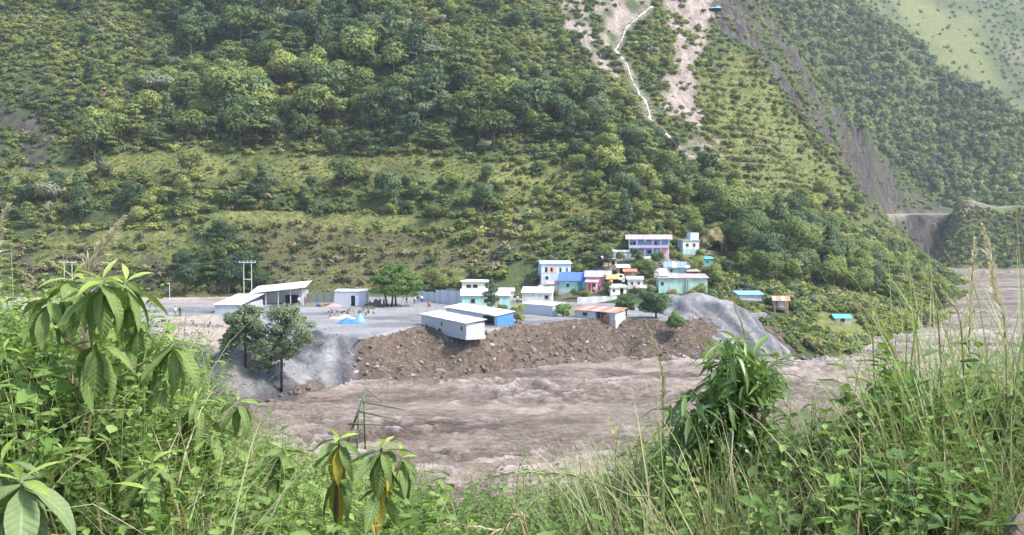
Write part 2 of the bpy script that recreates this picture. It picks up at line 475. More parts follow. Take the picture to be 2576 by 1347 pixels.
Z_DRY = zone(H1, [(560,575),(800,565),(1120,575),(1330,600),(1280,660),(1130,700),(940,735),(680,740),(660,640)], 205, 400)
Z_ROCKL = zone(H1, [(30,650),(190,655),(330,668),(440,690),(430,735),(300,735),(60,730)], 205, 400)
Z_ROCKL2 = zone(H1, [(-80,250),(60,270),(125,320),(120,400),(60,425),(-80,430)], 205, 500)
Z_YELL1 = zone(H1, [(-50,60),(180,20),(330,40),(420,120),(400,190),(330,260),(200,250),(60,150)], 205, 500)
Z_UPL = zone(H1, [(800,-60),(1380,-60),(1440,120),(1350,260),(1250,250),(1150,100),(1000,30)], 230, 520)
Z_FOREST = zone(H1, [(380,-60),(800,-60),(1000,40),(1050,150),(1250,260),(1400,270),(1500,250),(1480,360),(1100,400),(600,395),(150,400),(330,270),(420,130)], 205, 520)
Z_BELT = zone(H1, [(20,445),(500,450),(1000,450),(1250,450),(1300,540),(1000,540),(600,545),(300,600),(20,570)], 205, 420)
Z_VILLTREES = zone(H1, [(1480,330),(1720,380),(1850,470),(2140,520),(2130,600),(1750,600),(1560,610),(1450,560),(1380,430)], 180, 420)
Z_MOUND = [(p[0], p[1]) for p in (wpt(1800,206,0), wpt(1900,186,0), wpt(2020,196,0), wpt(2130,206,0), wpt(2230,215,0), wpt(2320,258,0), wpt(2330,300,0), wpt(2310,345,0), wpt(2240,372,0), wpt(2110,335,0), wpt(1960,268,0), wpt(1800,232,0))]
Z_FIELD = [(p[0], p[1]) for p in (wpt(2040,172,0), wpt(2150,170,0), wpt(2190,185,0), wpt(2150,196,0), wpt(2050,192,0))]
Z_SCREE = zone(H1, [(2215,550),(2420,548),(2420,660),(2340,660),(2290,600)], 380, 640)
Z_ROAD = zone(H1, [(2120,566),(2180,548),(2215,538),(2420,537),(2420,546),(2230,552),(2190,566),(2130,582)], 300, 640)
STREAM = [cast(H1, *q, 230, 520) for q in ((1640,10),(1590,40),(1562,72),(1547,106),(1566,135),(1590,172),(1600,200),(1618,228),(1632,258),(1634,290),(1662,318),(1695,345),(1735,380),(1790,400),(1840,412),(1880,436),(1900,448))]

ROADL = [at_y(*q) for q in ((2120, 582, 400), (2150, 566, 425), (2190, 548, 490), (2225, 542, 512), (2280, 541, 522), (2340, 540.5, 524), (2420, 540, 527), (2520, 540, 529))]
def lterr(X, Y, z):
    """old field terraces on the lower left slope: mask, phase within a step, step height"""
    step = 4.6
    q = z + .9 * fbm(X * .02, Y * .02, 133, 2) + .02 * X
    return zmask(Z_LTERR, X, Y, 5), q / step - np.floor(q / step), step
def h1_base(X, Y):
    z = H1(X, Y)
    rd = dist_line([(p[0], p[1]) for p in ROADL], X, Y)
    return z + smooth(214, 232, Y) * (.15 + .85 * smooth(8, 40, rd)) * (3.4 * fbm(X * .030, Y * .030, 11, 4) + .5 * fbm(X * .22, Y * .22, 12, 3))
def h1_final(X, Y):
    """ground height of the main mountainside incl. gully, terraces and roughness"""
    z = H1(X, Y)
    rd = dist_line([(p[0], p[1]) for p in ROADL], X, Y)
    rough = smooth(214, 232, Y) * (.15 + .85 * smooth(8, 40, rd))
    z = z + rough * (3.4 * fbm(X * .030, Y * .030, 11, 4) + .5 * fbm(X * .22, Y * .22, 12, 3))
    gd = dist_line([(p[0], p[1]) for p in STREAM], X, Y)
    z = z - 1.4 * np.exp(-(gd / 5.0) ** 2)
    sc = np.maximum(zmask(Z_SCAR, X, Y, 4), zmask(Z_ROCKL2, X, Y, 4))
    z = z + sc * smooth(6, 25, rd) * smooth(2, 16, dist_line(RIDGE, X, Y)) * (2.8 * np.abs(fbm(X * .16 + Y * .05, Y * .05, 21, 4)) * 2 - .8)
    tm = zmask(Z_TERR, X, Y, 6)
    step = 2.7
    q = z + .5 * fbm(X * .03, Y * .03, 33, 2); ph = q / step - np.floor(q / step)
    zt = z + step * (smooth(.5, 1.0, ph) - ph) * .95
    z = np.where(tm > .5, zt, z)
    lm, lp, ls = lterr(X, Y, z)
    z = np.where(lm > .5, z + ls * (smooth(.42, 1.0, lp) - lp) * .75, z)
    zr = np.interp(X, [p[0] for p in ROADL], [p[2] for p in ROADL])
    rk = smooth(7, 3.5, rd)
    return z * (1 - rk) + zr * rk
# ---------------------------------------------------------------- main mountainside
def terrain(name, h, xs, ys, mat, attrs_fn=None):
    X, Y = np.meshgrid(xs, ys)
    Z = h(X, Y)
    V = np.stack([X.ravel(), Y.ravel(), Z.ravel()], 1)
    at = attrs_fn(X, Y, Z) if attrs_fn else None
    me = mesh_from(name, V, grid_faces(len(ys), len(xs)), mat, True, at)
    o = obj(name, me); o['kind'] = 'structure'
    return o
def blur(a, k=1):
    for _ in range(k):
        p = np.pad(a, 1, mode='edge')
        a = (p[1:-1, 1:-1] * 2 + p[:-2, 1:-1] + p[2:, 1:-1] + p[1:-1, :-2] + p[1:-1, 2:]) / 6
    return a
def h1_attrs(X, Y, Z):
    rock = np.maximum.reduce([zmask(Z_SCAR, X, Y, 5), .8 * zmask(Z_ROCKL, X, Y, 4) * (fbm(X * .2, Y * .2, 5) > -.15), zmask(Z_ROCKL2, X, Y, 9) * smooth(-.45, -.1, fbm(X * .14, Y * .10, 19, 4)), zmask(Z_SCREE, X, Y, 3)])
    veg = fbm((X * .8 + Y * .45) * .16, (X * .45 - Y * .8) * .03, 71, 4)
    rock = np.where(zmask(Z_SCAR, X, Y, 5) > 0, np.clip(1.1 - 3.2 * np.maximum(0, veg + .02), 0, 1), rock)
    soil = np.maximum.reduce([zmask(Z_SLIDE, X, Y, 4), zmask(Z_BARE1, X, Y, 3) * (fbm(X * .25, Y * .1, 6) > -.25), zmask(Z_BARE2, X, Y, 3) * (fbm(X * .25, Y * .1, 9) > -.2), .6 * zmask(Z_BARE3, X, Y, 4) * (fbm(X * .2, Y * .2, 8) > -.1), .95 * smooth(5.2, 3.6, dist_line([(p[0], p[1]) for p in ROADL], X, Y))])
    gs = dist_line([(p[0], p[1]) for p in STREAM], X, Y)
    soil = np.maximum(soil, .7 * smooth(1.9, .6, gs + 1.2 * fbm(X * .3, Y * .3, 77)))
    soil = np.maximum(soil, .55 * zmask(Z_VILL, X, Y, 4) * smooth(-.25, .2, fbm(X * .16, Y * .16, 78)))
    rim = smooth(7, 0, Y - 211) * (X < 0)
    soil = np.maximum(soil, rim)
    bright = np.maximum.reduce([zmask(Z_STRIP, X, Y, 2.5) * np.clip(.7 + fbm(X * .1, Y * .1, 14), 0, 1), .7 * zmask(Z_STRIP2, X, Y, 3), .7 * zmask(Z_STRIP3, X, Y, 2), .8 * zmask(Z_STRIP4, X, Y, 2), .8 * zmask(Z_STRIP5, X, Y, 2), .55 * zmask(Z_SPURGRASS, X, Y, 6), .4 * zmask(Z_YELL1, X, Y, 9) * (fbm(X * .12, Y * .12, 15) > 0), .55 * zmask(Z_TERR, X, Y, 6), .9 * zmask(Z_FIELD, X, Y, 1.5), .35 * zmask(Z_UPL, X, Y, 10) * (fbm(X * .1, Y * .1, 16) > .05)])
    dry = np.maximum.reduce([.5 * zmask(Z_DRY, X, Y, 5), .5 * zmask(Z_ROCKL, X, Y, 4), .15 * smooth(.0, .5, fbm(X * .05, Y * .05, 17))])
    lm, lp, _ = lterr(X, Y, h1_base(X, Y))
    ledge = lm * smooth(.24, .34, lp) * smooth(.60, .50, lp) * smooth(-.35, .1, fbm(X * .05, Y * .05, 135))
    bright = np.maximum(bright, .8 * ledge)
    f = lambda a: blur(a, 2)
    return {'rock': f(rock), 'soil': f(soil), 'bright': f(bright), 'dry': f(dry)}
xs1 = np.arange(-190, 300, 1.0)
ys1 = np.concatenate([np.arange(116, 205, 1.6), np.arange(205, 400, .95), np.arange(400, 600, 1.5)])
hill = terrain('hillside', h1_final, xs1, ys1, M_HILL, h1_attrs)

def h2_final(X, Y):
    return H2(X, Y) + 2.5 * fbm(X * .03, Y * .03, 41, 4) * (1 - np.exp(-((Y - 498) / 16.0) ** 2))
def h2_attrs(X, Y, Z):
    zb = zone(H2, [(2405,500),(2450,470),(2470,520),(2430,535),(2405,530)], 480, 700)
    return {'rock': np.zeros_like(X), 'soil': blur(.6 * zmask(zb, X, Y, 4), 1), 'bright': blur(.35 * (fbm(X * .04, Y * .04, 44) > .15) + .5 * ((Y > 492) & (Y < 510)), 2), 'dry': blur(.4 * smooth(0, .4, fbm(X * .03, Y * .03, 43)), 1)}
hill2 = terrain('rear_hillside', h2_final, np.arange(90, 520, 3.0), np.arange(452, 860, 3.0), M_HILL, h2_attrs)
def h3_final(X, Y):
    return H3(X, Y) + 7 * fbm(X * .012, Y * .012, 51, 4)
def h3_attrs(X, Y, Z):
    n = fbm(X * .02, Y * .02, 55, 4)
    return {'rock': np.zeros_like(X), 'soil': .35 * smooth(.1, .45, -n), 'bright': .08 + .6 * smooth(-.05, .45, n), 'dry': .35 * smooth(.1, .5, fbm(X * .03, Y * .03, 56))}
hill3 = terrain('far_hillside', h3_final, np.arange(180, 900, 5.0), np.arange(820, 1350, 5.0), M_HILL, h3_attrs)

# ---------------------------------------------------------------- gravel terrace with the eroded cliff
PLZ = 5.6
def at_zs(pts, z): return [at_z(p[0], p[1], z)[:2] for p in pts]
TOP = at_zs([(-600,842),(0,845),(300,850),(470,862),(545,872),(640,862),(720,846),(790,832),(850,846),(905,852),(940,848),(1000,838),(1060,820),(1120,828),(1180,838),(1222,834),(1290,822),(1380,810),(1480,803),(1580,803),(1700,806),(1790,800),(1860,790)], PLZ)
TOE = at_zs([(-600,965),(0,1010),(300,1050),(420,1075),(520,1050),(600,1050),(660,1040),(720,1010),(770,985),(860,976),(895,960),(1000,958),(1100,948),(1200,940),(1300,932),(1450,918),(1600,913),(1750,910),(1900,907)], 0)
PLPOLY = TOP + [(60, 174), (60, 240), (-160, 240), (-150, TOP[0][1])]
TOEPOLY = TOE + [(60, 160), (60, 240), (-190, 240), (-190, TOE[0][1])]
_TL = np.concatenate([[0], np.cumsum([math.hypot(q[0] - p[0], q[1] - p[1]) for p, q in zip(TOP[:-1], TOP[1:])])])
_EL = np.concatenate([[0], np.cumsum([math.hypot(q[0] - p[0], q[1] - p[1]) for p, q in zip(TOE[:-1], TOE[1:])])])
def along_edge(pl, L, X, Y):
    best = np.full(X.shape, 1e9); s = np.zeros(X.shape)
    for i, ((x0, y0), (x1, y1)) in enumerate(zip(pl[:-1], pl[1:])):
        dx, dy = x1 - x0, y1 - y0; t = np.clip(((X - x0) * dx + (Y - y0) * dy) / (dx * dx + dy * dy + 1e-9), 0, 1)
        dd = np.hypot(X - x0 - t * dx, Y - y0 - t * dy); m = dd < best
        best = np.where(m, dd, best); s = np.where(m, (L[i] + t * math.hypot(dx, dy)), s)
    return s
APEX = [at_z(px, py, PLZ)[:2] for px, py in ((505, 868), (585, 872), (655, 862), (735, 846), (800, 836), (852, 848))]
def rill(X, Y):
    s = .5 * along_edge(TOP, _TL, X, Y) + .5 * along_edge(TOE, _EL, X, Y) * _TL[-1] / _EL[-1]
    s = s + .8 * fbm(X * .15, Y * .15, 60)
    return vnoise(s * .26, s * 0, 61), vnoise(s * 1.1, s * 0, 161), s
def fan_part(X, Y): return smooth(925, 850, CX + FPX * X / Y + 30 * fbm(X * .25, Y * .25, 168, 3))
def plateau_h(X, Y, rough=True):
    ins = inpoly(PLPOLY, X, Y); outt = ~inpoly(TOEPOLY, X, Y)
    dt = dist_line(TOP, X, Y); de = dist_line(TOE, X, Y)
    t = de / (dt + de + 1e-6)
    pxs = CX + FPX * X / Y
    fan = fan_part(X, Y)                              # dumped gravel fan on the left, eroded cliff on the right
    slope = (~ins) & (~outt)
    low = -1.2 - de * .35
    tc = smooth(-.05, 1.0, t) * .35 + .65 * t
    tc = np.where(t > .80, .80 + (t - .80) * .35 + smooth(.86, .96, t) * .13, tc)      # steep scarp under the rim
    zc = PLZ * tc - .25 * (1 - tc)
    tf = t ** 2.8
    zf = PLZ * tf - .25 * (1 - tf)
    for i, (ax, ay) in enumerate(APEX):
        dd = np.hypot(X - ax, (Y - ay) * .50) + .5 * fbm(X * .5, Y * .5, 190 + i, 2)
        zf = np.maximum(zf, PLZ + .15 - [.80, .72, .86, .62, .66, .95][i] * np.maximum(0, dd - .6))
    if rough:
        r1, r2, _ = rill(X, Y)
        fl = (np.abs(r1 * 2 - 1) - .5) * 1.5 + (r2 - .5) * .35
        zf = zf + fl * .9 * np.clip(t * (1 - t) * 4, 0, 1) + .25 * fbm(X * .6, Y * .6, 63, 3)
        zc = zc + (1.7 * fbm(X * .22, Y * .22, 62, 4) - .5 * np.abs(fbm(X * .5, Y * .12, 163, 2))) * np.clip(4 * t * (1 - t) + .15, 0, 1) + .4 * fbm(X * 1.1, Y * 1.1, 64, 3)
    z = np.where(ins, PLZ, np.where(outt, low, zc + (zf - zc) * fan))
    if rough:
        z = z + ins * (.07 * fbm(X * .3, Y * .3, 65, 3) + .5 * np.exp(-((dt - 1.2) / .8) ** 2) * (vnoise(X * .25, Y * .25, 66) > .45) * vnoise(X * .7, Y * .7, 67) * smooth(1080, 1000, pxs))
    return z
def pl_attrs(X, Y, Z):
    pxs, pys = project(X, Y, Z)
    ins = inpoly(PLPOLY, X, Y)
    fp = fan_part(X, Y)
    mud = (~ins) * smooth(.75, .25, fp)
    x0, y0 = at_z(880, 900, 2)[:2]
    mud = np.maximum(mud, .9 * ((Z < .9 + .8 * fbm(X * .3, Y * .3, 69)) & ~ins))
    fanslope = (~ins) * fp
    r1, r2, rs_ = rill(X, Y)
    ang = np.zeros(X.shape); bd = np.full(X.shape, 1e9)
    for i, (ax, ay) in enumerate(APEX):
        dd = np.hypot(X - ax, Y - ay); m = dd < bd; bd = np.where(m, dd, bd); ang = np.where(m, np.arctan2(X - ax, ay - Y + .01) + i * 3.7, ang)
    rs_ = ang * 9; r2 = vnoise(ang * 16, bd * .05, 178)
    slate = blur(fanslope * np.clip(.98 + 2.2 * (vnoise(rs_ * .33, rs_ * 0, 175) - .5) + .8 * (r2 - .5), 0, 1), 1)
    slate = np.maximum(slate, ins * .45 * smooth(.05, .4, fbm(X * .08, Y * .16, 176, 4)))
    a = at_z(430, 760, PLZ); 
    sand = np.maximum(((Y > 202) & (X < -45)).astype(float), .75 * smooth(.0, .35, fbm(X * .09, Y * .09, 72)) * ((pxs < 640)))
    q = zmask([at_z(*p, PLZ)[:2] for p in ((390,800),(560,790),(600,850),(540,885),(440,860),(380,840))], X, Y, 2)
    sand = np.maximum(sand, .8 * q)
    band = np.exp(-((pxs - (615 - (pys - 900) * .55)) / 22) ** 2) * fanslope
    sand = np.maximum(sand, band * .7)
    turf = .8 * ((fbm(X * .12, Y * .12, 73) > .15) & (Y > 168) & (pxs > 1180)) + .6 * ((fbm(X * .2, Y * .2, 74) > .2) & ins & (pxs > 720) & (pxs < 900) & (Y > 185))
    return {'mud': mud, 'slate': slate, 'sand': blur(np.clip(sand, 0, 1), 1), 'turf': blur(np.clip(turf, 0, 1) * ins, 1)}
terr = terrain('gravel_terrace', plateau_h, np.arange(-135, 46, .55), np.arange(104, 226, .55), M_GRAVEL, pl_attrs)

# ---------------------------------------------------------------- the river in flood
def river():
    ys = [38.0]
    while ys[-1] < 250: ys.append(ys[-1] + max(.35, ys[-1] * .0033))
    while ys[-1] < 640: ys.append(ys[-1] + ys[-1] * .006)
    ys = np.array(ys)
    us = np.linspace(-.62, .66, 640)
    Yg, U = np.meshgrid(ys, us, indexing='ij')
    X = U * Yg
    a = R(-14); xr = X * math.cos(a) - Yg * math.sin(a); yr = X * math.sin(a) + Yg * math.cos(a)
    warp = fbm(xr * .05, yr * .05, 80, 3) * 6
    w1 = fbm(xr * .06 + warp * .1, yr * .11 + warp * .15, 81, 3)
    ridg = 1 - np.abs(fbm(xr * .13 + warp * .25, yr * .5 + warp * .3, 82, 4)) * 2
    ridg2 = 1 - np.abs(fbm(xr * .26, yr * 1.15 + warp, 83, 4)) * 2
    turb = .35 + .65 * smooth(-.35, .35, fbm(xr * .025, yr * .05, 84, 3))
    near = smooth(280, 170, Yg) * .65 + .35
    z = (w1 * .6 + (ridg - .55) * 1.15 * turb + (ridg2 - .55) * .62 * turb) * near
    crest = smooth(.72, 1.0, ridg * .6 + ridg2 * .4 + .25 * w1) * turb
    V = np.stack([X.ravel(), Yg.ravel(), z.ravel() - .05], 1)
    o = obj('river', mesh_from('river', V, grid_faces(len(ys), len(us)), M_RIVER, True, {'crest': crest.ravel()}))
    o['kind'] = 'structure'
river()

# ---------------------------------------------------------------- foliage shapes
def cards(P, N, size, rng, aspect=1.0, fold=.25, npt=4):
    """leaf clumps: one small bent quad per point"""
    n = len(P)
    N = N / np.linalg.norm(N, axis=1, keepdims=True)
    t = rng.normal(size=(n, 3)); t -= (t * N).sum(1, keepdims=True) * N
    t /= np.linalg.norm(t, axis=1, keepdims=True) + 1e-9
    b = np.cross(N, t)
    s = (size * rng.uniform(.6, 1.35, n))[:, None]
    j = lambda: rng.uniform(.65, 1.25, (n, 1))
    v0 = P - t * s * .5 * j(); v1 = P - b * s * .5 * aspect * j() - N * s * fold
    v2 = P + t * s * .5 * j(); v3 = P + b * s * .5 * aspect * j() - N * s * fold
    V = np.stack([v0, v1, v2, v3], 1).reshape(-1, 3)
    F = np.arange(4 * n).reshape(n, 4)
    return V, F
def crown(name, lobes, n, size, mat, seed, up=.35, inner=.25, jit=.55):
    rng = np.random.default_rng(seed)
    L = np.array(lobes, float)                     # x y z rx ry rz
    w = (L[:, 3] * L[:, 4] + L[:, 4] * L[:, 5] + L[:, 3] * L[:, 5]); w /= w.sum()
    k = rng.choice(len(L), n, p=w)
    d = rng.normal(size=(n, 3)); d[:, 2] += .25; d /= np.linalg.norm(d, axis=1, keepdims=True)
    rad = np.where(rng.random(n) < inner, rng.uniform(.45, .85, n), rng.uniform(.86, 1.08, n))[:, None]
    P = L[k, :3] + d * L[k, 3:] * rad
    N = d * .9 + rng.normal(size=(n, 3)) * jit + np.array([0, 0, up])
    V, F = cards(P, N, size, rng)
    me = mesh_from(name, V, F, mat, True)
    c0 = L[:, :3].mean(0)
    out = P - c0; out /= np.linalg.norm(out, axis=1, keepdims=True) + 1e-6
    Nn = d * .75 + out * .45 + N / np.linalg.norm(N, axis=1, keepdims=True) * .5 + np.array([0, 0, .35])
    Nn /= np.linalg.norm(Nn, axis=1, keepdims=True)
    me.normals_split_custom_set_from_vertices(np.repeat(Nn, 4, 0).tolist())
    return me
def lobes_round(rng, r, h, n, flat=.75, base=0.35, spread=.62):
    """overlapping leaf masses filling an uneven crown of radius r whose centre is at h"""
    out = [(0, 0, h, r * .62, r * .62, r * .55 * flat)]
    for i in range(n):
        a = rng.uniform(0, 2 * math.pi); q = r * spread * math.sqrt(rng.uniform(.15, 1))
        z = h + r * flat * rng.uniform(-.55, .75) * (1 - .45 * q / r)
        s = r * rng.uniform(.26, .46)
        out.append((q * math.cos(a), q * math.sin(a), z, s, s, s * rng.uniform(.55, .85)))
    return out
def trunk_mesh(name, h, r, mat, rng, limbs=4, spread=.5):
    m = MB(); lean = (rng.uniform(-.06, .06) * h, rng.uniform(-.06, .06) * h)
    top = (lean[0], lean[1], h)
    m.tube([(0, 0, -.6), (lean[0] * .3, lean[1] * .3, h * .4), top], [r * 1.25, r * .85, r * .35], 6)
    for i in range(limbs):
        a = 2 * math.pi * (i + rng.uniform(0, .7)) / limbs
        z0 = h * rng.uniform(.45, .8); L = h * spread * rng.uniform(.6, 1)
        p0 = (lean[0] * .6, lean[1] * .6, z0)
        p1 = (p0[0] + math.cos(a) * L * .5, p0[1] + math.sin(a) * L * .5, z0 + L * .25)
        p2 = (p0[0] + math.cos(a) * L, p0[1] + math.sin(a) * L, z0 + L * .45)
        m.tube([p0, p1, p2], [r * .5, r * .35, r * .12], 5)
    return m.mesh(name, mat, True)
def tree_parts(kind, seed, n=1150, size=.46):
    """(trunk mesh, crown mesh) of a tree about 8 m tall"""
    rng = random.Random(seed)
    if kind == 'round':
        lb = lobes_round(rng, 3.6, 5.0, 15, .85)
        return trunk_mesh('trunk', 4.6, .22, BARK, rng), crown('crown', lb, n, size, L_LIGHT if seed % 3 == 2 else L_FOREST, seed)
    if kind == 'dark':
        lb = lobes_round(rng, 3.3, 4.8, 14, 1.05)
        return trunk_mesh('trunk', 4.6, .24, BARK, rng), crown('crown', lb, int(n * 1.1), size, L_DARK, seed)
    if kind == 'layer':                                        # flat tiers of leaves, gaps between
        lb = []
        for t in range(5):
            z = 2.6 + t * 1.15; rr = 3.6 * (1 - .11 * t)
            for i in range(5):
                a = rng.uniform(0, 6.28); q = rr * rng.uniform(.3, .72)
                s = rr * rng.uniform(.3, .48)
                lb.append((q * math.cos(a), q * math.sin(a), z + rng.uniform(-.3, .3), s, s, .42))
        return trunk_mesh('trunk', 6.4, .18, BARK, rng, 6, .4), crown('crown', lb, n, size, L_FOREST, seed, up=.9, jit=.35)
    if kind == 'tall':
        lb = [(rng.uniform(-.8, .8), rng.uniform(-.8, .8), 2.4 + i * .62, rng.uniform(1.1, 1.9) * (1.15 - i * .055), rng.uniform(1.1, 1.9) * (1.15 - i * .055), rng.uniform(.6, 1.0)) for i in range(12)]
        return trunk_mesh('trunk', 8.0, .2, BARK, rng, 5, .25), crown('crown', lb, n, size, L_DARK, seed)
    if kind == 'pale':
        lb = lobes_round(rng, 3.2, 4.6, 11, .7, spread=.7)
        return trunk_mesh('trunk', 5.0, .18, BARK, rng, 6, .45), crown('crown', lb, int(n * .72), size * .9, L_PALE, seed, inner=.1)
    if kind == 'bush':
        lb = lobes_round(rng, 2.6, 1.7, 10, .8)
        return trunk_mesh('trunk', 1.7, .12, BARK, rng, 5, .6), crown('crown', lb, int(n * .7), size * .85, L_SHRUB, seed)
TREE_KINDS = ['round', 'dark', 'layer', 'tall', 'pale', 'bush']
TREES = {}
for i, k in enumerate(TREE_KINDS):
    TREES[k] = [tree_parts(k, 100 + 7 * i + j) for j in range(3 if k in ('round', 'layer', 'dark') else 2)]
TREES_FINE = {}
for i, k in enumerate(['round', 'dark', 'layer', 'bush']):
    TREES_FINE[k] = [tree_parts(k, 300 + 7 * i + j, 2000, .36) for j in range(2)]
TREES_FAR = {k: tree_parts(k, 400 + i, 170, 1.2) for i, k in enumerate(['round', 'dark', 'pale'])}

def join_meshes(name, ms, sc=1.0):
    me = bpy.data.meshes.new(name)
    vs, fs, mi, off = [], [], [], 0
    for k, m in enumerate(ms):
        vs += [tuple(x * sc for x in v.co) for v in m.vertices]
        for p in m.polygons: fs.append(tuple(off + q for q in p.vertices)); mi.append(k)
        off += len(m.vertices)
        me.materials.append(m.materials[0])
    me.from_pydata(vs, [], fs); me.polygons.foreach_set('material_index', mi)
    me.polygons.foreach_set('use_smooth', [True] * len(fs)); me.update()
    nn = []
    for m in ms: nn += [tuple(x.vector) for x in m.vertex_normals] if not m.has_custom_normals else corner_to_vert(m)
    me.normals_split_custom_set_from_vertices(nn)
    return me
def corner_to_vert(m):
    n = np.zeros((len(m.vertices), 3)); li = np.empty(len(m.loops), np.int32); m.loops.foreach_get('vertex_index', li)
    cn = np.empty(len(m.loops) * 3, np.float32); m.corner_normals.foreach_get('vector', cn)
    n[li] = cn.reshape(-1, 3)
    return n.tolist()

# ---------------------------------------------------------------- scattering (masses nobody could count)
def proto_collection(name, meshes):
    c = bpy.data.collections.new(name)
    for i, m in enumerate(meshes):
        o = bpy.data.objects.new(f'{name}_{i:02d}', m); c.objects.link(o)
    return c
def scatter_group(coll):
    g = bpy.data.node_groups.new('scatter_' + coll.name, 'GeometryNodeTree')
    g.interface.new_socket('Geometry', in_out='INPUT', socket_type='NodeSocketGeometry')
    g.interface.new_socket('Geometry', in_out='OUTPUT', socket_type='NodeSocketGeometry')
    N = g.nodes; gi = N.new('NodeGroupInput'); go = N.new('NodeGroupOutput')
    ip = N.new('GeometryNodeInstanceOnPoints'); ci = N.new('GeometryNodeCollectionInfo')
    ci.inputs['Collection'].default_value = coll
    ci.inputs['Separate Children'].default_value = True; ci.inputs['Reset Children'].default_value = True
    ip.inputs['Pick Instance'].default_value = True
    def at(name, dt):
        a = N.new('GeometryNodeInputNamedAttribute'); a.data_type = dt; a.inputs['Name'].default_value = name
        return next(s for s in a.outputs if s.enabled and s.name == 'Attribute')
    e = N.new('FunctionNodeEulerToRotation')
    g.links.new(gi.outputs[0], ip.inputs['Points']); g.links.new(ci.outputs[0], ip.inputs['Instance'])
    g.links.new(at('idx', 'INT'), ip.inputs['Instance Index'])
    g.links.new(at('rot', 'FLOAT_VECTOR'), e.inputs[0]); g.links.new(e.outputs[0], ip.inputs['Rotation'])
    g.links.new(at('scl', 'FLOAT_VECTOR'), ip.inputs['Scale'])
    g.links.new(ip.outputs[0], go.inputs[0])
    return g
_groups = {}
def scatter(name, label, cat, coll, pos, rot, scl, idx, tone):
    n = len(pos)
    me = bpy.data.meshes.new(name)
    me.vertices.add(n); me.vertices.foreach_set('co', np.asarray(pos, np.float32).ravel())
    for an, dt, key, arr in (('rot', 'FLOAT_VECTOR', 'vector', rot), ('scl', 'FLOAT_VECTOR', 'vector', scl), ('idx', 'INT', 'value', idx), ('tone', 'FLOAT', 'value', tone)):
        a = me.attributes.new(an, dt, 'POINT')
        a.data.foreach_set(key, np.asarray(arr, np.int32 if dt == 'INT' else np.float32).ravel())
    me.update()
    o = obj(name, me)
    if coll.name not in _groups: _groups[coll.name] = scatter_group(coll)
    md = o.modifiers.new('scatter', 'NODES'); md.node_group = _groups[coll.name]
    tag(o, label, cat, kind='stuff')
    return o
def inframe(X, Y, Z, m=60):
    px, py = project(X, Y, Z)
    return (px > -m) & (px < 2576 + m) & (py > -m - 60) & (py < 1347 + m)

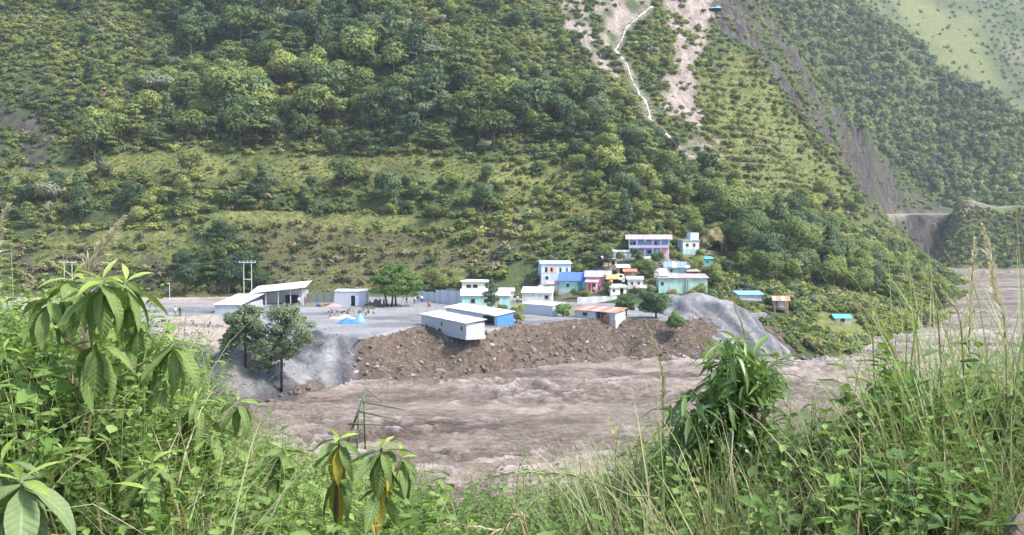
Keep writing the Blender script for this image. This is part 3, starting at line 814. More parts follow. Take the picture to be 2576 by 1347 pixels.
# ---------------------------------------------------------------- forest on the main mountainside
def cand(x0, x1, y0, y1, step, rng):
    gx, gy = np.meshgrid(np.arange(x0, x1, step), np.arange(y0, y1, step))
    X = gx.ravel() + rng.uniform(-.5, .5, gx.size) * step * 1.1; Y = gy.ravel() + rng.uniform(-.5, .5, gx.size) * step * 1.1
    return X, Y
def densities(X, Y):
    """tree density and shrub density, 0..1, on the main mountainside"""
    z = lambda p, w=5: zmask(p, X, Y, w)
    n = fbm(X * .045, Y * .045, 90, 4)
    n2 = fbm(X * .11, Y * .11, 91, 3)
    forest, belt, vill, mound = z(Z_FOREST, 8), z(Z_BELT, 4), z(Z_VILLTREES, 5), z(Z_MOUND, 3)
    tree = .20 + .32 * smooth(-.1, .4, n)
    tree = np.where(forest > 0, .86 + .5 * n2 + .3 * n, tree)
    tree = np.where(belt > 0, .75 + .6 * n2, tree)
    tree = np.where(z(Z_UPL, 8) > 0, .42 + .6 * n2, tree)
    tree = np.where(vill > 0, .75 + .3 * n, tree)
    tree = np.where(mound > 0, 1.0, tree)
    shrub = .92 + .5 * n2
    shrub = np.where(forest > 0, .85, shrub)
    shrub = np.where(belt > 0, .8 + .5 * n2, shrub)
    shrub = np.where((vill > 0) | (mound > 0), .9, shrub)
    low = np.maximum.reduce([z(Z_STRIP, 2), z(Z_STRIP3, 2), z(Z_STRIP4, 2), z(Z_STRIP5, 2)])
    dryz, terr_, spur = z(Z_DRY), z(Z_TERR), z(Z_SPURGRASS)
    tree = np.where(low > 0, .0, tree); shrub = np.where(low > 0, .05, shrub)
    tree = np.where(dryz > 0, .03, tree); shrub = np.where(dryz > 0, .50 + .5 * n2, shrub)
    tree = np.where(spur > 0, .10, tree); shrub = np.where(spur > 0, .55 + .5 * n2, shrub)
    tree = np.where(terr_ > 0, .07 + .12 * n, tree); shrub = np.where(terr_ > 0, .42 + .6 * n2, shrub)
    lm, lp, _ = lterr(X, Y, h1_base(X, Y))
    led = lm * ((lp > .26) & (lp < .58)) * (fbm(X * .05, Y * .05, 135) > -.2)
    tree = np.where(led > 0, tree * .3, tree); shrub = np.where(led > 0, shrub * .15, shrub)
    bare = np.maximum.reduce([z(Z_SCAR), z(Z_SLIDE, 4), z(Z_BARE1, 3), z(Z_BARE2, 3), z(Z_ROCKL2)])
    tree = np.where(bare > 0, .0, tree); shrub = np.where(bare > 0, .07 + .6 * smooth(.0, .3, fbm((X * .8 + Y * .45) * .16, (X * .45 - Y * .8) * .03, 71, 4)) + .4 * (z(Z_ROCKL2) > 0) * smooth(.1, -.2, fbm(X * .14, Y * .10, 19, 4)), shrub)
    tree = np.where(z(Z_BARE3) > 0, .05, tree); shrub = np.where(z(Z_BARE3) > 0, .25, shrub)
    tree = np.where(z(Z_ROCKL) > 0, .05, tree); shrub = np.where(z(Z_ROCKL) > 0, .75, shrub)
    nat = np.maximum.reduce([z(Z_SCREE, 2), z(Z_ROAD, .5), z(Z_FIELD, 1)])
    tree = np.where(nat > 0, 0, tree); shrub = np.where(nat > 0, .02, shrub)
    sd = dist_line([(p[0], p[1]) for p in STREAM], X, Y)
    tree = np.where(sd < 7.0, 0, tree); shrub = np.where(sd < 1.6, 0, shrub * np.where(sd < 3.5, .5, 1))
    rd_ = dist_line([(p[0], p[1]) for p in ROADL], X, Y)
    tree = np.where(rd_ < 9, 0, tree); shrub = np.where(rd_ < 5.5, 0, shrub)
    return tree, shrub
ROAD_RECTS = [(2112, 541, 2262, 586, 505), (2250, 541, 2304, 590, 515), (2290, 541, 2350, 632, 515)]
HOUSE_SPOTS = []          # (x, y, radius): kept clear of wild growth
KEEP_CLEAR_PX = [(1350,650,1560,740),(1540,580,1800,690),(1640,650,1800,735),(1765,570,1835,640)]
def clear_of(X, Y, Z, extra=0):
    ok = np.ones(X.shape, bool)
    for x, y, r in HOUSE_SPOTS: ok &= np.hypot(X - x, Y - y) > r + extra
    return ok
# ---------------------------------------------------------------- building materials
def paint(name, col, dirt=.35, rough=.8):
    if name in MATS: return MATS[name]
    b = NB(name); p = b.objco()
    n = b.noise(.9, 5, .7, p); n2 = b.noise(7, 3, .6, p)
    mp = b.n('ShaderNodeMapping'); mp.inputs['Scale'].default_value = (3, 3, .25); b.l(p, mp.inputs['Vector'])
    st = b.noise(1.2, 4, .7, mp.outputs[0])
    d = tuple(c * .45 + .02 for c in col)
    c = b.mix(b.mapr(n, .42, .72, 0, dirt), col, d)
    c = b.mix(b.mapr(st, .5, .75, 0, dirt), c, tuple(x * .6 for x in (.30, .25, .19)))
    b.bump(n2, .2, .02)
    return b.fin(c, rough, .25)
def sheet(name, col, rust=.25):
    """corrugated steel sheet"""
    if name in MATS: return MATS[name]
    b = NB(name); p = b.objco()
    w = b.n('ShaderNodeTexWave', wave_type='BANDS', bands_direction='X'); w.inputs['Scale'].default_value = 2.2
    b.l(p, w.inputs['Vector'])
    n = b.noise(.7, 5, .7, p); isl = b.n('ShaderNodeObjectInfo').outputs['Random']
    c = b.mix(b.mapr(isl, 0, 1, 0, .35), col, tuple(x * .72 for x in col))
    c = b.mix(b.mapr(n, .5, .78, 0, rust), c, (.21, .115, .07))
    c = b.mix(b.mapr(w.outputs['Fac'], 0, 1, 0, .22), c, tuple(x * .55 for x in col))
    b.bump(w.outputs['Fac'], .5, .03)
    m = b.fin(c, .5, .4)
    return m
GLASS = NB('dark_glass').fin((.018, .02, .024), .15, .5)
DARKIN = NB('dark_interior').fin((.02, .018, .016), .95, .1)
WOOD = bark_mat('timber', (.12, .085, .055), (.26, .19, .125))
WOODP = bark_mat('pale_timber', (.30, .23, .17), (.48, .39, .30))
CONC = paint('concrete', (.40, .39, .375), .4)
STEELP = paint('galvanised_steel', (.50, .51, .52), .15, .45)

HOUSE_RECTS = []
def ground1(px, py, y0=175, y1=420): return cast(h1_final, px, py, y0, y1)
def wall_with_openings(m, w, h, y0, th, ops):
    """front wall along x at depth y0..y0+th with rectangular openings (x0,x1,z0,z1)"""
    xs = sorted({-w / 2, w / 2, *[o[0] for o in ops], *[o[1] for o in ops]})
    for a, b in zip(xs[:-1], xs[1:]):
        mid = (a + b) / 2
        cut = sorted([(o[2], o[3]) for o in ops if o[0] < mid < o[1]])
        z = 0.0
        for z0, z1 in cut:
            if z0 > z + .01: m.box(a, b, y0, y0 + th, z, z0)
            z = z1
        if h > z + .01: m.box(a, b, y0, y0 + th, z, h)
def building(name, label, base, w, d, h, yaw=0, wall=None, side=None, roof='gable', roofm=None, rise=.9, over=.35, nsheet=6, ops=(), doors=(), found=1.5, back=True, cat='house', storey=None, sheets=True, group=None, end_ops=True):
    """base = middle of the front wall's foot; x along the front, +y into the building. ops = windows, doors = open or closed doors (x0,x1,z1,material|None)"""
    r = empty(name, base, yaw)
    tag(r, label, cat, group)
    th = .16
    m = MB(); wall_with_openings(m, w, h, 0, th, [o[:4] for o in ops] + [(a, b, 0, z) for a, b, z, _ in doors])
    if back: m.box(-w / 2, w / 2, d - th, d, 0, h)
    m.box(-w / 2, -w / 2 + th, th, d - th, 0, h); m.box(w / 2 - th, w / 2, th, d - th, 0, h)
    if roof == 'gable':                                    # gable triangles at both ends (ridge along x)
        for sx in (-1, 1):
            xa, xb = (sx * (w / 2 - th), sx * w / 2)
            xa, xb = min(xa, xb), max(xa, xb)
            m.poly([(xa, 0, h), (xa, d, h), (xa, d / 2, h + rise), (xb, 0, h), (xb, d, h), (xb, d / 2, h + rise)],
                   [(0, 1, 2), (3, 5, 4), (0, 3, 4, 1), (1, 4, 5, 2), (2, 5, 3, 0)])
    wo = m.build('wall', wall, r)
    if found: MB().box(-w / 2 - .12, w / 2 + .12, -.12, d + .12, -found, .02).build('foundation', CONC, r)
    for o in ops:
        x0, x1, z0, z1 = o[:4]
        fr = MB(); t = .07
        fr.box(x0, x1, -.05, .05, z0, z0 + t).box(x0, x1, -.05, .05, z1 - t, z1).box(x0, x0 + t, -.05, .05, z0 + t, z1 - t).box(x1 - t, x1, -.05, .05, z0 + t, z1 - t)
        f = fr.build('window', o[4] if len(o) > 4 and o[4] else WOODP, r)
        MB().box(x0 + t, x1 - t, .04, .07, z0 + t, z1 - t).build('pane', GLASS, f)
    for x0, x1, z1, dm in doors:
        if dm:
            dd = MB().box(x0 + .02, x1 - .02, .03, .09, .02, z1 - .02).build('door', dm, r)
    rm = roofm if isinstance(roofm, (list, tuple)) else [roofm]
    def slab(x0, x1, ya, za, yb, zb, mat, nm='roof_sheet', th_=.05):
        MB().poly([(x0, ya, za), (x1, ya, za), (x1, yb, zb), (x0, yb, zb), (x0, ya, za + th_), (x1, ya, za + th_), (x1, yb, zb + th_), (x0, yb, zb + th_)],
                  [(0, 3, 2, 1), (4, 5, 6, 7), (0, 1, 5, 4), (1, 2, 6, 5), (2, 3, 7, 6), (3, 0, 4, 7)]).build(nm, mat, r)
    X0, X1 = -w / 2 - over, w / 2 + over
    if roof in ('gable', 'mono', 'shed'):
        sw = (X1 - X0) / nsheet
        for i in range(nsheet):
            a, b = X0 + i * sw + .012, X0 + (i + 1) * sw - .012
            j = random.uniform(0, .035)
            if roof == 'gable':
                s = rise / (d / 2)
                slab(a, b, -over, h - over * s + .02 + j, d / 2, h + rise + .02 + j, rm[i % len(rm)])
                slab(a, b, d / 2, h + rise + .02 + j, d + over, h - over * s + .02 + j, rm[(i + 1) % len(rm)])
            elif roof == 'mono':                               # high at the back
                s = rise / d
                slab(a, b, -over, h - over * s + .02 + j, d + over, h + rise + over * s + .02 + j, rm[i % len(rm)])
            else:                                              # high at the front
                s = rise / d
                slab(a, b, -over, h + rise + over * s + .02 + j, d + over, h - over * s + .02 + j, rm[i % len(rm)])
    elif roof == 'flat':
        MB().box(X0, X1, -over, d + over, h + .003, h + .2).build('roof', rm[0], r)
    cx, cy = base[0] - math.sin(yaw) * d / 2, base[1] + math.cos(yaw) * d / 2
    HOUSE_SPOTS.append((cx, cy, max(w, d) * .55 + .6))
    px, py = project(base[0], base[1], base[2])
    k = FPX / base[1]
    HOUSE_RECTS.append((px - w / 2 * k * max(.5, abs(math.cos(yaw))), py - (h + rise) * k, px + w / 2 * k * max(.5, abs(math.cos(yaw))), py - .15 * h * k, base[1]))
    return r
def on_yard(px, py, z=PLZ): return at_z(px, py, z)
def by_corners(pl, pr, z=PLZ):
    """front-wall middle, width and yaw from the two front corners"""
    a = Vector(at_z(*pl, z)); b = Vector(at_z(*pr, z)); d = b - a
    return tuple((a + b) / 2), d.length, math.atan2(d.y, d.x)
def m_per_px(Y): return Y / FPX

W_WHITE = paint('white_paint', (.56, .56, .54), .6)
W_PALEB = paint('pale_blue_paint', (.48, .55, .67), .45)
W_BLUE = paint('blue_paint', (.20, .28, .48), .45)
W_CREAM = paint('cream_paint', (.70, .66, .55), .3)
W_TURQ = paint('turquoise_paint', (.30, .50, .48), .6)
W_MINT = paint('mint_paint', (.36, .54, .46), .6)
W_TEAL = paint('teal_paint', (.10, .36, .36), .25)
W_PINK = paint('magenta_paint', (.50, .16, .30), .5)
W_ROSE = paint('rose_paint', (.66, .36, .38), .3)
W_BROWN = paint('brown_paint', (.42, .27, .19), .3)
W_GREY = paint('grey_paint', (.46, .46, .48), .35)
S_WHITE = sheet('white_sheet', (.64, .65, .66), .3)
S_WHITE2 = sheet('white_sheet_worn', (.48, .49, .50), .5)
S_GREY = sheet('grey_sheet', (.47, .49, .53), .2)
S_LAV = sheet('galvanised_sheet', (.56, .57, .63), .12)
S_WALL = sheet('wall_sheet', (.37, .38, .41), .25)
S_BLUE = sheet('blue_sheet', (.075, .15, .42), .08)
S_SLATE = sheet('slate_blue_sheet', (.22, .28, .42), .12)
S_RUST = sheet('rusty_sheet', (.50, .20, .12), .5)
S_RUSTG = sheet('rusty_grey_sheet', (.38, .34, .31), .7)
S_PINKG = sheet('faded_red_sheet', (.50, .34, .33), .3)
S_TEAL = sheet('teal_sheet', (.10, .42, .40), .15)

# ---------------------------------------------------------------- sheds in the gravel yard
bs, w, yw = by_corners((1060, 817), (1173, 843))
building('long_shed', 'long grey-walled shed with white roof hanging over the eroded river cliff', (bs[0], bs[1], PLZ - .25), w, 3.0, 1.95, yw, S_WALL, roof='mono', roofm=[S_WHITE, S_WHITE, S_WHITE2], rise=.35, over=.3, nsheet=11,
         ops=((-w * .02 - .35, -w * .02 + .25, .75, 1.45), (w * .5 - 1.9, w * .5 - 1.1, .7, 1.45)), found=.5, cat='shed')
bs, w, yw = by_corners((1122, 797), (1250, 821))
building('long_shed', 'white-roofed shed with bright blue end wall behind the overhanging shed', (bs[0], bs[1], PLZ - .1), w, 3.0, 1.75, yw, S_GREY, roof='mono', roofm=[S_WHITE, S_WHITE2], rise=.5, over=.3, nsheet=11, found=.5, cat='shed', doors=((w * .5 - 4.6, w * .5 - .8, 1.5, None),))
e = [o for o in bpy.data.objects if o.get('label') and 'bright blue end wall' in o['label']][0]
MB().poly([(w/2+.02,0,-.3),(w/2+.02,3.0,-.3),(w/2+.02,3.0,2.2),(w/2+.02,0,1.7),(w/2+.09,0,-.3),(w/2+.09,3.0,-.3),(w/2+.09,3.0,2.2),(w/2+.09,0,1.7)], [(0,1,2,3),(4,7,6,5),(0,4,5,1),(1,5,6,2),(2,6,7,3),(3,7,4,0)]).build('end_wall', paint('cobalt_paint', (.06, .20, .46), .3), e)
bs = on_yard(881, 771)
k = m_per_px(bs[1])
building('store_shed', 'pale grey box shed with open dark doorway beside the broad tree', bs, 79 * k, 4, 37 * k, 0, S_WALL, roof='mono', roofm=[S_GREY, S_LAV], rise=.2, over=.12, nsheet=5, doors=((.15, .95, 2.1, None),), cat='shed')
e = bpy.data.objects['store_shed']
MB().box(1.0, 1.75, -.14, -.05, .05, 2.05).build('door', paint('pale_blue_door', (.42, .52, .72), .2), e)
# low white lean-to in front and the tall open shed behind it
bs, w, yw = by_corners((540, 789), (606, 789))
building('lean_to_shed', 'low pale shed with sloping white sheet roof at the yard entrance', bs, w, 12.5, 1.55, R(-4), S_WALL, roof='mono', roofm=[S_WHITE, S_WHITE2, S_LAV], rise=1.0, over=.25, nsheet=6, cat='shed', ops=())
bs = on_yard(700, 768); k = m_per_px(bs[1])
w = 128 * k
opn = empty('open_shed', bs, R(3)); tag(opn, 'open-fronted shed with big tilted white roof and dark interior', 'shed')
for i in range(5):
    x = -w / 2 + .2 + i * (w - .4) / 4
    MB().tube([(x, 0, -.3), (x, 0, 2.55 + .28 * i)], [.09, .08], 6).build('post', STEELP, opn)
MB().box(-w / 2, w / 2, 6.0, 6.15, -.2, 2.6).build('back_wall', S_LAV, opn)
MB().box(-w / 2, -w / 2 + .12, .3, 6.0, -.2, 2.4).build('side_wall', S_GREY, opn)
MB().box(-w * .36, -w * .12, 4.8, 5.95, -.2, 2.0).build('partition', W_GREY, opn)
MB().box(w * .06, w * .3, 4.8, 5.95, -.2, 1.6).build('counter', DARKIN, opn)
for i in range(9):
    a, b = -w / 2 - .5 + i * (w + 1) / 9 + .012, -w / 2 - .5 + (i + 1) * (w + 1) / 9 - .012
    za, zb = 2.72 + (a + w / 2) / w * 1.05, 2.72 + (b + w / 2) / w * 1.05
    MB().poly([(a, -.7, za - .3), (b, -.7, zb - .3), (b + .25, 6.6, zb + .65), (a + .25, 6.6, za + .65), (a, -.7, za - .24), (b, -.7, zb - .24), (b + .25, 6.6, zb + .71), (a + .25, 6.6, za + .71)],
              [(0,3,2,1),(4,5,6,7),(0,1,5,4),(1,2,6,5),(2,3,7,6),(3,0,4,7)]).build('roof_sheet', [S_WHITE, S_WHITE, S_WHITE2][i % 3], opn)
HOUSE_SPOTS.append((bs[0], bs[1] + 3, 7)); HOUSE_RECTS.append((636, 700, 780, 765, bs[1]))
def sheet_fence(name, label, pl, pr, h, n, mats, z=PLZ, lean=0, posts=True, cat='fence'):
    a = Vector(at_z(*pl, z)); b = Vector(at_z(*pr, z)); d = b - a; w = d.length
    r = empty(name, tuple(a), math.atan2(d.y, d.x)); tag(r, label, cat)
    for i in range(n):
        x0, x1 = w * i / n + .01, w * (i + 1) / n - .01
        hh = h * random.uniform(.94, 1.04)
        MB().box(x0, x1, -.03 + .02 * (i % 2), .01 + .02 * (i % 2), -.2, hh).build('panel', mats[i % len(mats)], r)
        if posts: MB().box(x0 - .05, x0 + .05, .05, .15, -.3, h * .97).build('post', STEELP, r)
    return r
sheet_fence('sheet_fence', 'dark grey sheet fence between open shed and store shed', (772, 762), (840, 760), 1.9, 7, [paint('charcoal_sheet', (.09, .09, .085), .2), paint('charcoal_green', (.10, .12, .10), .2)])
sheet_fence('sheet_fence', 'tall galvanised sheet fence enclosing a plot right of the broad tree', (1096, 762), (1161, 768), 2.7, 9, [S_LAV, S_GREY, S_LAV])
sheet_fence('sheet_fence', 'lower galvanised fence slanting back towards the broad tree', (1052, 757), (1096, 762), 2.1, 6, [S_LAV, S_GREY])
sheet_fence('block_wall', 'grey low block wall above the rusty-roofed hut', (1452, 764), (1552, 762), 1.35, 8, [CONC, W_GREY], posts=False, cat='wall')
bs = on_yard(1222, 775); k = m_per_px(bs[1])
building('cottage', 'white gable-roofed cottage with turquoise lower wall behind slender tree', bs, 120 * k, 5.5, 2.4, R(4), W_TURQ, roof='gable', roofm=[S_WHITE, S_WHITE2], rise=1.0, over=.3, nsheet=8, ops=((-2.9, -2.0, .9, 1.8), (-.4, .5, .9, 1.8)), doors=((1.6, 2.5, 1.95, W_BROWN),))
bs = on_yard(1196, 747); k = m_per_px(bs[1])
building('veranda_house', 'cream flat-roofed house with open upper veranda behind the white cottage', bs, 68 * k, 5, 3.3, 0, W_CREAM, roof='flat', roofm=W_CREAM, over=.35, rise=.1, ops=((-2.0, -.9, 1.9, 2.75), (-.6, .5, 1.9, 2.75)), doors=((1.0, 1.8, 1.9, W_BROWN),))
bs = on_yard(1308, 744); k = m_per_px(bs[1])
building('low_house', 'low dark house with slate-blue sheet roof left of the two-storey house', bs, 68 * k, 5, 2.1, R(-3), W_GREY, roof='mono', roofm=[S_SLATE, S_GREY], rise=.9, over=.4, nsheet=6, ops=((-1.6, -.8, .8, 1.6),), doors=((.5, 1.4, 1.8, W_BROWN),))
bs = on_yard(1351, 762); k = m_per_px(bs[1])
building('block_house', 'pale house with white sheet roof and dark window at the cliff', bs, 76 * k, 5.0, 2.0, R(-5), W_WHITE, roof='mono', roofm=[S_WHITE2, S_WHITE], rise=.85, over=.25, nsheet=6, ops=((1.5, 2.4, .7, 1.55),))
bs, w, yw = by_corners((1312, 789), (1390, 796))
building('cliff_shed', 'grey sheet lean-to with white roof edge standing on the cliff rim', bs, w, 3.2, 1.75, yw, S_GREY, roof='mono', roofm=[S_WHITE2, S_LAV], rise=.35, over=.15, nsheet=6, doors=((-1.9, -.9, 1.4, W_GREY),), cat='shed')
bs, w, yw = by_corners((1446, 798), (1548, 806))
building('rusty_hut', 'collapsing hut with rusty red sheet roof at the cliff edge', bs, w, 3.0, 1.25, yw, W_GREY, roof='mono', roofm=[S_RUST, S_RUSTG, S_RUST, S_PINKG], rise=.5, over=.35, nsheet=7, ops=((-2.6, -1.5, .3, 1.0),), doors=((.2, 2.6, 1.2, None),), cat='hut')
e = bpy.data.objects['rusty_hut']
for x, z0, lx in ((.6, -2.6, .3), (1.5, -2.1, -.2), (2.4, -1.4, .1)):
    MB().tube([(x + lx, -.35, z0), (x, -.2, 1.25)], [.08, .07], 6).build('post', WOOD, e)
MB().box(2.0, 3.1, -.3, -.2, -.4, .75).build('panel', paint('red_brown_board', (.30, .10, .075), .3), e)

# ---------------------------------------------------------------- the village on the slope
bs = ground1(1399, 712); k = m_per_px(bs[1])
r = building('two_storey_house', 'two-storey white and tan house with pale blue roof at the village edge', bs, 75 * k, 5.5, 48 * k, R(6), W_PALEB, roof='gable', roofm=[sheet('pale_blue_sheet', (.42, .55, .72), .06)], rise=.55, over=.3, nsheet=6,
             ops=((-2.5, -1.9, 2.3, 3.5, W_BROWN), (-1.3, -.7, 2.4, 3.4, W_BROWN), (.7, 1.2, 2.3, 3.4), (2.2, 2.6, 2.3, 3.4), (-2.4, -1.7, .7, 1.5)), doors=((1.0, 1.8, 1.8, W_GREY),), found=3)
MB().box(-75 * k / 2 + .1, .15, -.045, -.005, 2.1, 2.25).box(-1.85, -1.35, -.04, -.005, 2.25, 3.6).box(-.65, .1, -.04, -.005, 2.25, 3.6).build('facing_panel', paint('tan_paint', (.52, .38, .29), .2), r)
bs = ground1(1443, 733); k = m_per_px(bs[1])
r = building('blue_roof_house', 'single-storey turquoise house with deep blue sheet roof', bs, 74 * k, 5.0, 2.25, R(-8), W_TURQ, roof='mono', roofm=S_BLUE, rise=1.35, over=.4, nsheet=6, ops=((-1.6, -.9, .8, 1.6),), doors=((.9, 1.9, 1.95, paint('dark_teal_door', (.05, .25, .29), .2)),), found=3)
bs = ground1(1404, 735); k = m_per_px(bs[1])
building('stall_house', 'small white shop with faded pink roof below the two-storey house', (bs[0], bs[1] - 1.2, bs[2]), 50 * k, 2.6, 1.75, R(2), W_WHITE, roof='mono', roofm=[S_PINKG, S_PINKG], rise=.4, over=.3, nsheet=5, ops=((-1.5, -.9, .6, 1.3),), doors=((.9, 1.7, 1.5, None),), found=3)
bs = ground1(1504, 722); k = m_per_px(bs[1])
building('pink_house', 'magenta house with lilac-blue sheet roof beside the parked truck', bs, 62 * k, 5, 2.1, R(-6), W_PINK, roof='mono', roofm=[sheet('lilac_sheet', (.36, .33, .52), .1), sheet('lilac_sheet_b', (.42, .40, .60), .1)], rise=.9, over=.35, nsheet=6, ops=((-1.9, -1.2, .8, 1.5), (1.3, 1.9, .8, 1.5)), doors=((.0, .7, 1.8, W_ROSE),), found=3)
bs = ground1(1487, 735); k = m_per_px(bs[1])
building('market_stall', 'red and white shop front between blue-roofed and pink houses', (bs[0], bs[1] - .6, bs[2]), 26 * k, 2.2, 2.1, R(-10), W_ROSE, roof='mono', roofm=[S_WHITE2, S_PINKG], rise=.3, over=.35, nsheet=3, doors=((-.7, -.1, 1.8, paint('red_shutter', (.45, .06, .06), .2)), (.15, .8, 1.8, None)), found=3, cat='shop')
bs = ground1(1568, 690); k = m_per_px(bs[1])
building('tea_hut', 'tiny open hut with white roof above the parked truck', bs, 27 * k, 2.4, 1.5, R(5), W_BROWN, roof='gable', roofm=[S_WHITE], rise=.45, over=.4, nsheet=3, doors=((-.8, .7, 1.35, None),), found=2, cat='hut')
bs = ground1(1598, 726); k = m_per_px(bs[1])
building('white_house', 'small white house with one dark window right of the truck', bs, 38 * k, 3.5, 1.9, R(-4), W_WHITE, roof='gable', roofm=[S_WHITE2, S_GREY], rise=.5, over=.25, nsheet=4, ops=((-.9, -.4, .7, 1.4), (.5, 1.0, .7, 1.4)), found=3)
bs = ground1(1632, 648); k = m_per_px(bs[1]); w = 100 * k
r = building('balcony_house', 'large blue two-storey house with long balcony and faded red roof', bs, w, 6.5, 47 * k, R(-7), W_BLUE, roof='gable', roofm=[S_RUSTG, S_PINKG, S_RUSTG], rise=.8, over=.8, nsheet=8,
             ops=((-3.6, -2.9, 2.7, 3.6), (-1.2, -.5, 2.7, 3.6), (1.2, 1.9, 2.7, 3.6), (-2.9, -2.1, .8, 1.7), (-.4, .6, .8, 1.7)), doors=((1.6, 2.3, 1.9, W_GREY), (-1.6, -.9, 1.9, W_BROWN)), found=4)
MB().box(-w / 2, w / 2, -1.1, -.005, 2.12, 2.26).build('balcony_floor', W_ROSE, r)
MB().box(-w / 2, w / 2, -1.12, -1.06, 2.27, 2.75).build('railing', sheet('violet_sheet', (.40, .40, .72), .05), r)
for i in range(6):
    x = -w / 2 + .08 + i * (w - .16) / 5
    MB().box(x - .06, x + .06, -1.05, -.93, -1.5, 4.3).build('post', W_PALEB, r)
MB().box(w / 2 - 1.9, w / 2 + .02, -.05, -.004, .0, 2.1).build('facing_panel', W_ROSE, r)
bs = ground1(1573, 648); k = m_per_px(bs[1])
building('long_white_house', 'long low white house in front of the blue balcony house', (bs[0], bs[1] - 1.5, bs[2] - .2), 60 * k, 3.0, 1.5, R(3), W_WHITE, roof='mono', roofm=[S_GREY, S_RUSTG], rise=.3, over=.2, nsheet=5, ops=((-2.1, -1.5, .5, 1.1), (1.3, 1.6, .4, 1.0)), found=3)
bs = ground1(1738, 640); k = m_per_px(bs[1])
r = building('hill_house', 'white two-storey house with turquoise base and grey rooftop room', bs, 42 * k, 4.5, 34 * k, R(8), W_WHITE, roof='flat', roofm=CONC, rise=.1, over=.2, ops=((-1.2, -.5, 1.7, 2.5), (.4, 1.1, 1.7, 2.5)), found=4)
MB().box(-42 * k / 2 - .03, 42 * k / 2 + .03, -.06, -.004, -.6, 1.2).build('base_panel', W_TURQ, r)
MB().box(.2, 2.2, 1.0, 3.6, 34 * k + .21, 34 * k + 1.8).build('rooftop_room', W_PALEB, r)
bs = ground1(1702, 692); k = m_per_px(bs[1])
building('slate_roof_house', 'green-walled house with slate-blue gable roof above the mint building', bs, 56 * k, 5, 1.7, R(-10), W_MINT, roof='gable', roofm=[S_SLATE, S_SLATE, S_GREY], rise=1.0, over=.45, nsheet=6, ops=((-1.4, -.8, .6, 1.3),), doors=((.8, 1.5, 1.5, W_GREY),), found=4)
bs = ground1(1718, 738); k = m_per_px(bs[1]); w = 122 * k
r = building('mint_building', 'long mint-green building with brown sheet roof and bundled pillars', bs, w, 6, 38 * k, R(-3), W_MINT, roof='mono', roofm=[S_RUSTG, S_PINKG], rise=.5, over=.35, nsheet=9, ops=((-w / 2 + .4, -w / 2 + 1.1, 1.5, 2.3), (w / 2 - 1.4, w / 2 - .6, 1.3, 2.1)), found=4)
MB().box(-w * .3, -w * .12, -.06, -.004, 0, .85).build('base_panel', W_BROWN, r)
for x in (.6, 1.0, 1.35): MB().box(x, x + .16, -.35, -.2, -1, 3.3).build('pillar', W_GREY, r)
MB().box(-w / 2 + .1, -w / 2 + 2.2, 1.0, 3.0, 38 * k + .35, 38 * k + 1.2).build('rooftop_room', W_CREAM, r)
bs = ground1(1782, 670); k = m_per_px(bs[1])
building('teal_hut', 'small teal hut among bushes below the dark rock hollow', bs, 26 * k, 2.5, 1.6, R(6), W_TEAL, roof='mono', roofm=[S_TEAL], rise=.35, over=.25, nsheet=3, ops=((-.5, .1, .6, 1.2),), found=3, cat='hut')
bs = ground1(1889, 756, 165, 300); k = m_per_px(bs[1])
building('blue_shelter', 'low shelter with blue sheet roof at the foot of the wooded bank', bs, 62 * k, 3.5, 1.1, R(2), W_GREY, roof='mono', roofm=[sheet('sky_blue_sheet', (.22, .42, .72), .08)], rise=.45, over=.3, nsheet=6, found=2, cat='shelter')
bs = ground1(1965, 788, 165, 300); k = m_per_px(bs[1])
rv = empty('stilt_hut', bs, R(-6)); tag(rv, 'open hut on posts with brown pitched roof beside the wooded bank', 'hut')
for x in (-1.2, 1.2):
    for y in (0, 2.2): MB().box(x - .1, x + .1, y - .1, y + .1, -1, 2.5).build('post', W_BROWN, rv)
MB().box(-1.3, 1.3, -.1, 2.3, .75, .9).build('floor', WOOD, rv)
MB().box(-.2, 1.3, 2.25, 2.32, .92, 2.3).build('back_wall', W_GREY, rv)
for i in range(4):
    a, b = -1.7 + i * .85 + .01, -.85 + i * .85 - .01
    MB().poly([(a,-.6,2.35),(b,-.6,2.35),(b,1.1,3.15),(a,1.1,3.15),(a,-.6,2.41),(b,-.6,2.41),(b,1.1,3.21),(a,1.1,3.21)], [(0,3,2,1),(4,5,6,7),(0,1,5,4),(1,2,6,5),(2,3,7,6),(3,0,4,7)]).build('roof_sheet', S_RUST if i % 2 else S_PINKG, rv)
    MB().poly([(a,1.1,3.15),(b,1.1,3.15),(b,2.9,2.35),(a,2.9,2.35),(a,1.1,3.21),(b,1.1,3.21),(b,2.9,2.41),(a,2.9,2.41)], [(0,3,2,1),(4,5,6,7),(0,1,5,4),(1,2,6,5),(2,3,7,6),(3,0,4,7)]).build('roof_sheet', S_PINKG, rv)
HOUSE_SPOTS.append((bs[0], bs[1] + 1, 3.5)); HOUSE_RECTS.append((1940, 736, 1990, 785, bs[1]))
bs = ground1(2121, 812, 160, 300); k = m_per_px(bs[1])
building('field_hut', 'little teal-roofed hut on the yellow field near the river', bs, 38 * k, 2.4, .95, R(4), W_WHITE, roof='gable', roofm=[S_TEAL], rise=.5, over=.4, nsheet=4, doors=((-.6, .3, .9, None),), found=1, cat='hut')

